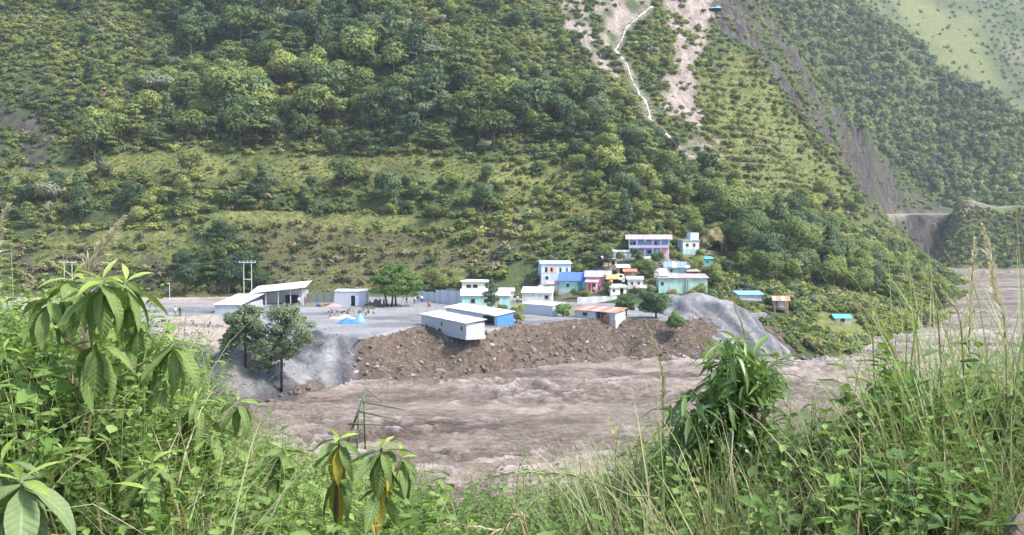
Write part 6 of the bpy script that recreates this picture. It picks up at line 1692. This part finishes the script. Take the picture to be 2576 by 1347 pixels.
def blades(seed, n, h, w, lean, seg=5, spread=.10, droop=1.0, mat=None, name='grass'):
    rg = np.random.default_rng(seed)
    a = rg.uniform(0, 6.283, n); l = lean * rg.uniform(.1, 1.0, n) ** 1.2; L = h * rg.uniform(.5, 1.1, n)
    P = np.stack([rg.normal(0, spread, n), rg.normal(0, spread, n), np.full(n, -.03)], 1)
    out = np.stack([np.cos(a), np.sin(a), np.zeros(n)], 1); side = np.stack([-np.sin(a), np.cos(a), np.zeros(n)], 1)
    th = np.pi / 2 - l                                    # elevation of the blade
    dth = droop * rg.uniform(.3, 1.3, n) * (.35 + l)
    W = w * rg.uniform(.6, 1.3, n); V = np.empty((n, seg + 1, 2, 3))
    for s in range(seg + 1):
        t = s / seg
        ww = (W * (1 - t ** 1.6) * (.55 + .45 * min(1, t * 4)))[:, None]
        V[:, s, 0] = P - side * ww * .5; V[:, s, 1] = P + side * ww * .5 + np.array([0, 0, .15]) * ww
        e = th - dth * 2.2 * t ** 1.5
        P = P + (out * np.cos(e)[:, None] + np.array([0, 0, 1]) * np.sin(e)[:, None]) * (L / seg)[:, None]
    V = V.reshape(-1, 3)
    i = (np.arange(n)[:, None] * (seg + 1) * 2 + np.arange(seg)[None] * 2).ravel()
    return mesh_from(name, V, np.stack([i, i + 1, i + 3, i + 2], 1), mat, True)
def lens(V, F, base, d, nrm, L, W, curl=.2):
    """one small leaf: a folded lens shape"""
    d = d.normalized(); s = d.cross(nrm).normalized(); u = s.cross(d)
    b0 = len(V)
    for t, ww in ((0, .06), (.3, .42), (.6, .46), (1, .02)):
        m = base + d * (L * t) - u * (curl * L * t * t)
        V += [tuple(m - s * W * ww + u * W * .12), tuple(m), tuple(m + s * W * ww + u * W * .12)]
    for r_ in range(3):
        for q in range(2): F.append((b0 + r_ * 3 + q, b0 + r_ * 3 + q + 1, b0 + r_ * 3 + q + 4, b0 + r_ * 3 + q + 3))
def weed(seed, stems, h, leafL, leafW, mat, gap=.05, lean=.35, name='weed'):
    rg = random.Random(seed); V, F = [], []
    for k in range(stems):
        a = rg.uniform(0, 6.28); l = rg.uniform(.05, lean); H = h * rg.uniform(.6, 1.05)
        p = Vector((rg.gauss(0, .07), rg.gauss(0, .07), 0)); dr = Vector((math.cos(a) * l, math.sin(a) * l, 1)).normalized()
        z = 0; i = 0
        b0 = len(V); V += [tuple(p + Vector((.003, 0, 0))), tuple(p - Vector((.003, 0, 0))), tuple(p + dr * H - Vector((.001, 0, 0))), tuple(p + dr * H + Vector((.001, 0, 0)))]
        F.append((b0, b0 + 1, b0 + 2, b0 + 3))
        z = H * .18
        while z < H:
            az = i * 2.4 + rg.uniform(-.4, .4); t = z / H
            el = rg.uniform(-.3, .7)
            d = Vector((math.cos(az) * math.cos(el), math.sin(az) * math.cos(el), math.sin(el)))
            lens(V, F, p + dr * z, d, Vector((0, 0, 1)) + Vector((rg.gauss(0, .2), rg.gauss(0, .2), 0)), leafL * rg.uniform(.6, 1.15) * (1.1 - .45 * t), leafW * rg.uniform(.8, 1.2), rg.uniform(.05, .5))
            z += gap * rg.uniform(.6, 1.3); i += 1
    return mesh_from(name, np.array(V), np.array(F), mat, True)
def straw(seed, n, mat, L=.6):
    rg = np.random.default_rng(seed); V = []; F = []
    for i in range(n):
        a = rg.uniform(0, 6.28); el = rg.uniform(-.25, .9); p = Vector((rg.normal(0, .15), rg.normal(0, .15), rg.uniform(0, .25)))
        d = Vector((math.cos(a) * math.cos(el), math.sin(a) * math.cos(el), math.sin(el))); s = d.cross(Vector((0, 0, 1))).normalized() * .0035
        l = L * rg.uniform(.4, 1); m = p + d * l * .5 + Vector((0, 0, .06)); e = p + d * l - Vector((0, 0, .08 * l))
        b0 = len(V); V += [tuple(p - s), tuple(p + s), tuple(m - s), tuple(m + s), tuple(e - s * .4), tuple(e + s * .4)]
        F += [(b0, b0 + 1, b0 + 3, b0 + 2), (b0 + 2, b0 + 3, b0 + 5, b0 + 4)]
    return mesh_from('straw', np.array(V), np.array(F), mat)
C_NEAR = proto_collection('near_plant', [
    blades(901, 46, 1.0, .009, .75, mat=F_GRASS), blades(902, 46, 1.0, .008, 1.0, mat=F_GRASS), blades(903, 40, 1.0, .013, .8, mat=F_REED),       # 0 1 2
    weed(904, 6, .9, .085, .034, F_WEED), weed(905, 7, .8, .065, .034, F_WEED, .04), weed(906, 6, .8, .11, .030, F_WEED, .055),                    # 3 4 5
    weed(907, 8, .6, .075, .050, F_VINE, .035, .9), weed(908, 8, .6, .06, .042, F_VINE, .032, 1.0),                                                # 6 7
    straw(909, 44, F_STRAW), blades(910, 34, 1.0, .007, 1.1, mat=F_STRAW, droop=1.5), weed(911, 9, .9, .045, .020, F_WEED, .035, .5),
    weed(912, 5, .8, .13, .062, F_WEED, .06, .5), weed(913, 5, .7, .12, .070, F_VINE, .055, .7), blades(914, 30, 1.0, .010, .6, mat=F_STRAW, droop=.8)])   # 11 12 13             # 8 9 10
YT = [(-200,745),(0,755),(120,765),(300,815),(430,925),(520,1010),(640,1065),(760,1105),(860,1120),(1000,1140),(1100,1195),(1250,1200),(1400,1165),(1550,1130),(1650,1075),(1720,1030),(1800,1020),(1950,1020),(2030,1040),(2120,1030),(2200,960),(2300,915),(2450,880),(2576,870),(2800,860)]
def ytop(px): return np.interp(px, [p[0] for p in YT], [p[1] for p in YT])
r5 = np.random.default_rng(55)
def near_scatter(name, label, cat, n, y0, y1, mix, smin, smax, over=0, seed=0, pxr=(-150, 2750), hang=.16, zone_fn=None):
    rg = np.random.default_rng(seed)
    Y = y0 + (y1 - y0) * rg.random(n) ** .8; px = rg.uniform(*pxr, n); X = (px - CX) / FPX * Y
    Z = near_h(X, Y)
    top = CAMZ - (ytop(px) + rg.normal(10, 26, n) - over - 560) / FPX * Y
    H = top - Z
    s = np.minimum(rg.uniform(smin, smax, n), H * rg.uniform(.85, 1.15, n))
    idx = np.array([m[0] for m in mix])[rg.choice(len(mix), n, p=[m[1] for m in mix])]
    ok = s > .14
    if zone_fn is not None: ok &= zone_fn(px, Y, rg)
    tn = np.clip(rg.normal(.5, .26, n) + .35 * fbm(X * 1.1, Y * 1.1, 130), 0, 1)
    X, Y, Z, s, idx, tn = [a[ok] for a in (X, Y, Z, s, idx, tn)]
    print(name, len(X))
    return scatter(name, label, cat, C_NEAR, np.stack([X, Y, Z], 1), rots(len(X), rg, hang), np.stack([s * rg.uniform(.85, 1.25, len(s)), s * rg.uniform(.85, 1.25, len(s)), s], 1), idx, tn)
L_ = lambda a, b: (lambda px, Y, rg: (px > a) & (px < b))
near_scatter('near_weeds', 'bright leafy weeds crowding the near bank at left', 'weeds', 640, 2.5, 5.0, [(3, .26), (4, .20), (5, .16), (10, .18), (11, .20)], .45, 1.0, over=15, seed=1, pxr=(-200, 1250))
near_scatter('near_tall_weeds', 'tall leafy weeds rising at the left frame edge', 'weeds', 330, 3.5, 5.6, [(3, .26), (5, .24), (10, .22), (11, .14), (0, .14)], .7, 1.5, over=85, seed=8, pxr=(-250, 470))
near_scatter('near_grass', 'fine green grass growing through the near bank', 'grass', 620, 2.4, 5.4, [(0, .30), (1, .26), (2, .12), (9, .18), (13, .14)], .4, .95, over=25, seed=2)
near_scatter('near_grass_right', 'long arching grass of the near bank at right', 'grass', 330, 2.6, 5.6, [(0, .18), (1, .22), (2, .22), (9, .20), (13, .18)], .6, 1.15, over=45, seed=3, pxr=(1500, 2800))
near_scatter('near_weeds_right', 'leafy weeds mixed with grass on the near bank at right', 'weeds', 380, 2.5, 5.2, [(3, .22), (4, .22), (5, .20), (10, .24), (11, .07), (12, .05)], .45, 1.0, over=25, seed=7, pxr=(1250, 2780))
near_scatter('near_creepers', 'dark creeping leaves covering the near bank on the right', 'creepers', 420, 2.4, 4.6, [(6, .30), (7, .26), (12, .20), (8, .24)], .3, .65, over=-70, seed=4, pxr=(1150, 2750))
near_scatter('near_straw', 'dry straw and fallen stalks along the lower near bank', 'straw', 560, 2.3, 4.4, [(8, .75), (9, .25)], .35, .6, over=-90, seed=5, pxr=(700, 2750))
near_scatter('near_slope_bushes', 'weeds on the slope falling to the river', 'weeds', 600, 5.0, 8.5, [(3, .2), (10, .3), (0, .25), (1, .25)], .5, 1.2, over=-10, seed=6, pxr=(-200, 2780))

# ---------------------------------------------------------------- broad-leaved plants, each leaf a part
def leaf_mesh(name, mat, width=.30, bend=.9, rows=9, twist=.0, wave=.02, pet=.05):
    """leaf of length 1 along +x, folded at the midrib and bending downwards"""
    V, F, ac, al = [], [], [], []
    x, z, ang = 0.0, 0.0, 0.0
    cols = (-1, -.5, 0, .5, 1)
    for r_ in range(rows):
        t = r_ / (rows - 1)
        w = width * .5 * (math.sin(math.pi * min(1, max(0, (t - pet) / (1 - pet))) ** .80) ** .85 if t > pet else .03)
        w = max(w, .008 if t < .99 else .002)
        for c in cols:
            up = abs(c) * w * .32 + wave * math.sin(t * 17 + c * 3) * abs(c) * w * 4
            V.append((x + math.sin(ang) * up, c * w * math.cos(twist * t), z + math.cos(ang) * up + c * w * math.sin(twist * t)))
            ac.append(abs(c)); al.append(t)
        ang -= bend / (rows - 1) * (.5 + t)
        x += math.cos(ang) / (rows - 1); z += math.sin(ang) / (rows - 1)
    n = len(cols)
    for r_ in range(rows - 1):
        for c in range(n - 1): F.append((r_ * n + c, r_ * n + c + 1, (r_ + 1) * n + c + 1, (r_ + 1) * n + c))
    return mesh_from(name, np.array(V), np.array(F), mat, True, {'across': ac, 'along': al})
BIGL = [leaf_mesh('leaf', F_BIG, .31, .5), leaf_mesh('leaf', F_BIG, .27, .7, twist=.5), leaf_mesh('leaf', F_BIG, .33, .3, twist=-.5), leaf_mesh('leaf', F_BIG, .25, 1.1, twist=.9, wave=.05), leaf_mesh('leaf', F_BIG, .29, .1, twist=-.9, wave=.04), leaf_mesh('leaf', F_BIG, .22, .6, twist=1.3, wave=.06)]
YNGL = [leaf_mesh('leaf', F_YOUNG, .26, .9), leaf_mesh('leaf', F_YOUNG, .22, .5, twist=.4)]
OLDL = [leaf_mesh('leaf', F_OLD, .30, .4, twist=.5)]
GRYL = [leaf_mesh('leaf', F_BIGG, .36, .7), leaf_mesh('leaf', F_BIGG, .33, 1.0, twist=.4)]
NARL = [leaf_mesh('leaf', F_NARROW, .17, .8, 6), leaf_mesh('leaf', F_NARROW, .15, 1.2, 6, twist=.6), leaf_mesh('leaf', F_NARROWD, .19, .7, 6, twist=-.5)]
def big_plant(label, base, Y, stems, clusters, rng, name='broadleaf_plant', stem_r=.006, smat=STEM):
    root = at_y(base[0], base[1], Y)
    e = empty(name, root, 0); tag(e, label, 'plant')
    O = Vector(root)
    gz = float(near_h(np.array([root[0]]), np.array([root[1]]))[0])
    for k, st in enumerate(stems):
        pts = [Vector(at_y(p[0], p[1], Y + (p[2] if len(p) > 2 else 0))) - O for p in st]
        if k == 0: pts = [Vector((pts[0].x, pts[0].y, min(pts[0].z, gz - root[2] - .05)))] + pts
        n = len(pts)
        MB().tube(pts, [stem_r * (1.25 - .75 * i / (n - 1)) * (1 if k == 0 else .7) for i in range(n)], 7).build('stem', smat, e, True)
    for (px, py, dy, n, L, low, kinds) in clusters:
        n += 3; L *= .87
        c = Vector(at_y(px, py, Y + dy)) - O
        a0 = rng.uniform(0, 6.28)
        for i in range(n):
            t = i / max(1, n - 1)                     # 0 = topmost young leaf, 1 = lowest old leaf
            az = a0 + i * 2.399 + rng.uniform(-.25, .25)
            el = (1.0 - 2.0 * t ** .65 - low * t) + rng.uniform(-.15, .15)
            ln = L * (.45 + .6 * min(1, t * 1.6)) * rng.uniform(.88, 1.12)
            pool = YNGL if t < .28 else (OLDL if ('old' in kinds and t > .86) else (GRYL if 'grey' in kinds else BIGL))
            o = obj('leaf', pool[rng.randrange(len(pool))], e, c - Vector((0, 0, .035 * t)), (rng.uniform(-.35, .35), -el, az), ln)
            o['tone'] = float(min(1, max(0, .75 - .5 * t + rng.uniform(-.2, .2))))
            if pool is OLDL: o['label'] = 'yellowed hanging leaf'
    return e
pr = random.Random(91)
big_plant('tallest broad-leaved plant at left, drooping leaves in several whorls', (215, 1185), 3.0,
          [[(215, 1185), (222, 1080), (240, 985), (233, 900), (226, 800), (222, 712)], [(240, 985), (330, 930), (388, 900), (436, 862)], [(233, 900), (160, 850), (119, 752)], [(226, 800), (262, 745), (262, 705)], [(226, 800), (300, 750), (318, 705)], [(388, 900), (410, 960), (432, 1020)]],
          [(183, 697, .05, 13, .185, .25, ''), (258, 702, -.08, 13, .19, .3, ''), (318, 704, .06, 12, .18, .25, ''), (119, 748, .0, 10, .17, .3, ''), (436, 858, .0, 11, .175, .35, ''), (388, 905, .1, 6, .18, .5, ''), (240, 850, -.05, 7, .21, .6, ''), (345, 800, .1, 6, .17, .3, '')], pr)
big_plant('broad-leaved plant leaning right below the gravel fan', (420, 1260), 3.3, [[(420, 1260), (440, 1150), (470, 1060), (490, 1012)], [(440, 1150), (520, 1080), (600, 1010)]],
          [(490, 1010, 0, 12, .17, .45, ''), (600, 1004, .1, 9, .13, .1, ''), (535, 1075, .1, 6, .16, .4, '')], pr)
big_plant('low broad-leaved plant with a long yellow hanging leaf', (370, 1345), 2.75, [[(370, 1345), (378, 1250), (383, 1165)]], [(383, 1162, 0, 11, .16, .5, 'old'), (372, 1225, -.1, 3, .19, .6, 'old')], pr)
big_plant('small broad-leaved plant beside the tall stem at left', (165, 1330), 2.8, [[(165, 1330), (160, 1220), (160, 1135)]], [(160, 1132, 0, 12, .155, .4, '')], pr)
big_plant('grey-green plant with very large leaves in the bottom left corner', (40, 1400), 2.35, [[(40, 1400), (50, 1300), (55, 1200)]], [(55, 1205, 0, 11, .25, .25, 'grey'), (5, 1160, .1, 5, .2, .2, 'grey')], pr)
big_plant('upright broad-leaved plant in the middle with brown stem', (845, 1300), 3.1, [[(845, 1300), (848, 1200), (853, 1106)]], [(853, 1100, 0, 15, .15, .3, 'old'), (848, 1185, 0, 6, .17, .55, 'old')], pr, smat=STEMD)
big_plant('broad-leaved plant right of the upright one, lower leaves yellowing', (945, 1330), 3.0, [[(945, 1330), (950, 1230), (960, 1128)], [(950, 1230), (1000, 1180), (1010, 1150)]], [(960, 1122, 0, 15, .15, .35, 'old'), (1012, 1146, .03, 8, .12, .3, ''), (952, 1215, 0, 6, .16, .6, 'old')], pr, smat=STEMD)
big_plant('young light green plant behind the upright middle one', (705, 1260), 3.5, [[(705, 1260), (708, 1190), (711, 1130)]], [(711, 1127, 0, 12, .13, .1, ''), (690, 1170, 0, 7, .13, .3, '')], pr)
big_plant('small broad-leaved plant at the left frame edge', (-10, 1060), 3.2, [[(-10, 1060), (0, 960), (10, 880)]], [(10, 876, 0, 10, .14, .3, ''), (-15, 950, 0, 7, .16, .5, 'old')], pr)
big_plant('low leafy plant under the fork of the tall plant', (300, 1180), 3.4, [[(300, 1180), (310, 1090), (320, 1010)]], [(320, 1005, 0, 10, .14, .3, ''), (300, 1075, 0, 8, .15, .4, '')], pr)

# ---------------------------------------------------------------- narrow-leaved shrub
def narrow_shrub():
    Y = 4.0; root = at_y(1860, 1290, Y); O = Vector(root)
    e = empty('narrowleaf_shrub', root, 0); tag(e, 'tall shrub of narrow glossy leaves standing right of centre', 'shrub')
    rg = random.Random(17)
    gz = float(near_h(np.array([root[0]]), np.array([Y]))[0]) - root[2] - .05
    tips = [(1850, 860, 0), (1815, 885, .1), (1885, 890, -.1), (1790, 930, .05), (1915, 925, .1), (1850, 930, -.15), (1740, 985, 0), (1770, 1010, -.15), (1715, 1035, .1), (1820, 985, .1), (1880, 985, -.1), (1935, 965, 0), (1900, 1020, .12), (1745, 1075, -.05), (1800, 1060, .1), (1850, 1055, -.15), (1905, 1075, 0), (1720, 1110, .1), (1780, 1120, -.1), (1840, 1125, .1), (1960, 905, .05), (1890, 1130, -.05), (1760, 1165, .1), (1825, 905, -.1), (1870, 870, .1), (1835, 1010, -.2)]
    for k, (bx, by) in enumerate(((1770, 1240), (1840, 1200), (1890, 1180))):
        p0 = Vector((at_y(bx, by, Y) [0] - O.x, 0, gz)); p1 = Vector(at_y(bx, by, Y)) - O; p2 = Vector(at_y(bx + 15, 1080, Y)) - O; p3 = Vector(at_y(1800 + 45 * k, 960, Y)) - O
        MB().tube([p0, p1, p2, p3], [.016, .013, .010, .006], 7).build('stem', STEMD, e, True)
    for px, py, dy in tips:
        c = Vector(at_y(px, py, Y + dy)) - O
        s0 = Vector(at_y(1840 + (px - 1840) * .35, py + 90, Y)) - O
        MB().tube([s0, (s0 + c) / 2 + Vector((0, 0, .02)), c], [.006, .005, .003], 5).build('twig', STEMD, e, True)
        a0 = rg.uniform(0, 6.28)
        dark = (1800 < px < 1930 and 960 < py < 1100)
        n = 11
        for i in range(n):
            t = i / (n - 1)
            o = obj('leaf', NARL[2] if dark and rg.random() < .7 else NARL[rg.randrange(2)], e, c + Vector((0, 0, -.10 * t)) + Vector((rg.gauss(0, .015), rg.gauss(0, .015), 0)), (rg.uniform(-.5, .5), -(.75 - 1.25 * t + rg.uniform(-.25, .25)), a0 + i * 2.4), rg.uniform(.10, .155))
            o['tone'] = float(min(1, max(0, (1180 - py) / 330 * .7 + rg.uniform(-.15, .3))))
def narrow_mass():
    e = bpy.data.objects['narrowleaf_shrub']; O = Vector(e.location); rg = random.Random(23); V, F = [], []
    for k in range(700):
        ang = rg.uniform(0, 6.28); q = rg.random() ** .5
        cx, cy, rx, ry = rg.choice([(1852, 905, 62, 62), (1750, 1040, 72, 62), (1885, 1000, 60, 85), (1825, 1120, 115, 70), (1840, 970, 60, 60), (1745, 1130, 80, 60), (1915, 940, 40, 50)])
        px, py = cx + rx * q * math.cos(ang), cy + ry * q * math.sin(ang)
        p = Vector(at_y(px, py, 4.0 + rg.uniform(-.28, .22))) - O
        az = rg.uniform(0, 6.28); el = rg.uniform(-1.1, .5)
        lens(V, F, p, Vector((math.cos(az) * math.cos(el), math.sin(az) * math.cos(el), math.sin(el))), Vector((rg.gauss(0, .3), rg.gauss(0, .3), 1)), rg.uniform(.08, .13), rg.uniform(.016, .024), rg.uniform(.1, .6))
    o = obj('inner_foliage', mesh_from('inner_foliage', np.array(V), np.array(F), F_NARROW, True), e); o['kind'] = 'stuff'; o['tone'] = .35
narrow_shrub()
narrow_mass()

# ---------------------------------------------------------------- big grass clumps and feathery stalks at right
def grass_clump(label, px, py, Y, n, h, w, lean, seed, mat=F_REED):
    r0 = at_y(px, py, Y); z = float(near_h(np.array([r0[0]]), np.array([Y]))[0])
    e = empty('grass_clump', (r0[0], Y, z), 0); tag(e, label, 'grass clump')
    o = obj('blade_mass', blades(seed, n, h, w, lean, 7, .09, 1.0, mat, 'blade_mass'), e); o['kind'] = 'stuff'; o['tone'] = .55
    o = obj('dry_blades', blades(seed + 1, n // 4, h * .8, w * .8, lean * 1.2, 7, .09, 1.3, F_STRAW, 'dry_blades'), e); o['kind'] = 'stuff'; o['tone'] = .6
grass_clump('largest arching grass clump on the near bank at right', 2390, 1300, 3.4, 170, .95, .012, 1.0, 1001)
grass_clump('tall upright grass clump at the right frame edge', 2490, 1250, 3.6, 130, 1.1, .011, .7, 1003)
grass_clump('tall thin grass clump rising over the river bend', 2310, 1250, 4.0, 70, 1.35, .009, .55, 1013, F_GRASS)
grass_clump('tall wispy grass clump cut by the right frame edge', 2570, 1250, 3.8, 80, 1.4, .009, .6, 1015, F_GRASS)
grass_clump('loose grass clump left of the largest one', 2210, 1260, 3.7, 120, .8, .010, 1.1, 1005, F_GRASS)
grass_clump('fine grass clump between the shrub and the loose clump', 2080, 1290, 3.6, 110, .62, .009, 1.1, 1007, F_GRASS)
grass_clump('pale grass clump left of the narrow-leaved shrub', 1640, 1290, 3.8, 130, .62, .008, .9, 1009, F_GRASS)
grass_clump('low tangled grass clump at bottom centre', 1450, 1340, 3.3, 120, .42, .008, 1.2, 1011, F_GRASS)
def plume_stalk(label, pts, Y, plume_from, hair, seed, r=.003, mat=F_STRAW, smat=None, dens=150, foot=True, hw=.0018):
    """flowering grass stalk: stem and feathery head"""
    P = [Vector(at_y(p[0], p[1], Y + (p[2] if len(p) > 2 else 0))) for p in pts]
    gz = float(near_h(np.array([P[0].x]), np.array([P[0].y]))[0])
    if foot and P[0].z > gz: P = [Vector((P[0].x + (P[0].x - P[1].x) * .5, P[0].y, gz - .03))] + P
    O = Vector(P[0]); e = empty('plume_stalk', tuple(O), 0); tag(e, label, 'grass stalk')
    Q = []
    for i in range(len(P) - 1):                                # Catmull-Rom
        p0, p1, p2, p3 = P[max(0, i - 1)], P[i], P[i + 1], P[min(len(P) - 1, i + 2)]
        for s in range(6):
            t = s / 6
            Q.append(.5 * ((2 * p1) + (p2 - p0) * t + (2 * p0 - 5 * p1 + 4 * p2 - p3) * t * t + (3 * p1 - p0 - 3 * p2 + p3) * t ** 3))
    Q.append(P[-1]); Q = [q - O for q in Q]; n = len(Q)
    MB().tube(Q, [r * (1.2 - .8 * i / (n - 1)) for i in range(n)], 6).build('stem', smat or STEM, e, True)
    rg = np.random.default_rng(seed); V = []; F = []
    ln = [0]
    for a, c in zip(Q[:-1], Q[1:]): ln.append(ln[-1] + (c - a).length)
    for k in range(dens):
        t = plume_from + (1 - plume_from) * rg.random() ** .9; d = t * ln[-1]
        i = max(0, min(n - 2, int(np.searchsorted(ln, d)) - 1)); f = (d - ln[i]) / max(1e-6, ln[i + 1] - ln[i])
        p = Q[i].lerp(Q[i + 1], f); tg = (Q[i + 1] - Q[i]).normalized()
        rd = Vector(rg.normal(size=3)); rd = (rd - tg * rd.dot(tg)).normalized()
        env = math.sin(math.pi * min(1, max(.05, (t - plume_from) / (1 - plume_from) * .9 + .08)))
        dd = (tg * rg.uniform(.8, 1.6) + rd * rg.uniform(.3, .8)).normalized(); l = hair * env * rg.uniform(.5, 1.2) + .01
        s = dd.cross(rd).normalized() * hw
        m = p + dd * l * .6; q = p + dd * l + Vector((0, 0, -.25 * l)); b0 = len(V)
        V += [tuple(p - s), tuple(p + s), tuple(m - s), tuple(m + s), tuple(q - s * .3), tuple(q + s * .3)]
        F += [(b0, b0 + 1, b0 + 3, b0 + 2), (b0 + 2, b0 + 3, b0 + 5, b0 + 4)]
    o = obj('plume', mesh_from('plume', np.array(V), np.array(F), mat), e); o['kind'] = 'stuff'; o['tone'] = .85
plume_stalk('pale feathery plume rising above the tall left plant', [(215, 760), (236, 662), (262, 612), (312, 545)], 3.2, .42, .075, 1, dens=620, hw=.0026, mat=F_PLUME)
plume_stalk('pale plume cut by the left frame edge', [(-25, 760), (-12, 640), (2, 560), (22, 515)], 3.2, .42, .075, 2, dens=620, hw=.0026, mat=F_PLUME)
plume_stalk('thin stalk arching left over the river at right', [(2260, 960), (2235, 862), (2190, 800), (2140, 752), (2085, 735)], 3.8, .70, .025, 3, dens=90)
plume_stalk('feathery plume leaning left near the right frame edge', [(2530, 860), (2505, 740), (2490, 650), (2472, 565)], 3.6, .58, .06, 4, dens=300, hw=.002, mat=F_PLUME)
plume_stalk('upright plume beside the leaning one at far right', [(2440, 800), (2445, 700), (2450, 650), (2452, 600)], 3.9, .6, .05, 5, dens=220, hw=.002, mat=F_PLUME)
plume_stalk('short pale plume over the right river bend', [(2420, 850), (2385, 755), (2350, 705), (2326, 676)], 3.6, .6, .03, 6, dens=110)
plume_stalk('small pale plume left of the short one', [(2360, 800), (2312, 722), (2285, 700), (2258, 688)], 3.7, .6, .03, 7, dens=100)
plume_stalk('feathery reed in front of the brown cliff', [(1668, 1010), (1664, 930), (1645, 860), (1618, 792)], 4.6, .35, .06, 8, dens=170, mat=F_GRASS)
plume_stalk('thin reed in front of the mint building', [(1880, 900), (1850, 775), (1828, 715), (1803, 676)], 4.4, .55, .03, 9, dens=80)
plume_stalk('long stalk bowing left across the bottom centre', [(1674, 1312), (1580, 1244), (1454, 1200), (1346, 1190), (1264, 1194), (1195, 1214)], 3.1, .66, .03, 10, r=.0026, dens=150, mat=F_GRASS)
plume_stalk('dry stalk in the bottom left of centre', [(1330, 1345), (1250, 1335), (1150, 1318), (1090, 1322)], 2.9, .5, .03, 11, r=.002, dens=120)
for k, px in enumerate((1232, 1300, 1318, 1395, 1462, 1548, 1600, 2040, 2148, 2200, 2550)):
    h = pr.uniform(40, 130); y = float(ytop(px)); le = pr.uniform(-75, 60)
    plume_stalk('thin dark seed stalk sticking up above the near grass', [(px, y + 60), (px + le * .25, y - h * .3), (px + le, y - h)], pr.uniform(3.6, 4.4), .6, .016, 20 + k, r=.0018, mat=F_STRAW, dens=30)
for o in bpy.data.objects:
    if o.get('label') == 'thin dark seed stalk sticking up above the near grass': o['group'] = 'seed stalks above the near grass'

# ---------------------------------------------------------------- leafy bushes in the right foreground
def leafy_bush(label, px, Y, h, stems, seed, mat, lw=(.10, .042), tone=.45):
    x = (px - CX) / FPX * Y; z = float(near_h(np.array([x]), np.array([Y]))[0])
    r = empty('leafy_bush', (x, Y, z), 0); tag(r, label, 'bush')
    o = obj('foliage', weed(seed, stems, h, lw[0], lw[1], mat, .038, .55, 'foliage'), r); o['kind'] = 'stuff'; o['tone'] = tone
    rg = random.Random(seed)
    for i in range(4): MB().tube([(0, 0, -.05), (rg.uniform(-.1, .1), rg.uniform(-.1, .1), h * .3), (rg.uniform(-.15, .15), rg.uniform(-.15, .15), h * .5)], [.008, .006, .003], 5).build('stem', STEMD, r, True)
leafy_bush('leafy dark bush just right of the narrow-leaved shrub', 2020, 3.7, .72, 26, 1101, F_VINE)
leafy_bush('leafy bush among the grass at the right frame edge', 2555, 3.5, .80, 26, 1102, F_VINE, tone=.55)
leafy_bush('low leafy bush at the bottom right', 2330, 3.0, .48, 24, 1103, F_VINE, tone=.4)
leafy_bush('low bright leafy bush left of the narrow-leaved shrub', 1590, 3.7, .58, 22, 1104, F_WEED, tone=.5)
leafy_bush('low leafy bush at bottom centre', 1330, 3.3, .42, 24, 1105, F_VINE, tone=.5)
leafy_bush('leafy bush in the middle of the right grass', 2190, 3.8, .70, 22, 1106, F_WEED, (.12, .05), .45)

# ---------------------------------------------------------------- bamboo frame, stones
M_BAMBOO = bark_mat('bamboo', (.06, .085, .045), (.15, .18, .10))
r0 = at_y(900, 1075, 6.2); e = empty('bamboo_frame', r0, 0); tag(e, 'rough frame of green bamboo poles above the river', 'bamboo frame')
O = Vector(r0)
for a, c, rr in (((862, 1150), (921, 978), .012), ((913, 1012), (1020, 1031), .009), ((901, 1035), (1001, 1056), .009), ((876, 1067), (966, 1069), .009), ((915, 1005), (919, 1130), .009), ((902, 1034), (898, 1130), .008), ((921, 980), (960, 1010), .005)):
    MB().tube([Vector(at_y(a[0], a[1], 6.2)) - O, Vector(at_y(c[0], c[1], 6.25)) - O], [rr * .7, rr * .6], 7).build('pole', M_BAMBOO, e, True)
for px, py, Y, s, lb in ((2560, 1345, 2.5, .16, 'pale stone in the bottom right corner'),):
    g = at_y(px, py, Y)
    o = obj('stone', ROCKS[2], None, g, (.3, .2, 1), (s * 1.4, s, s)); tag(o, lb, 'stone')
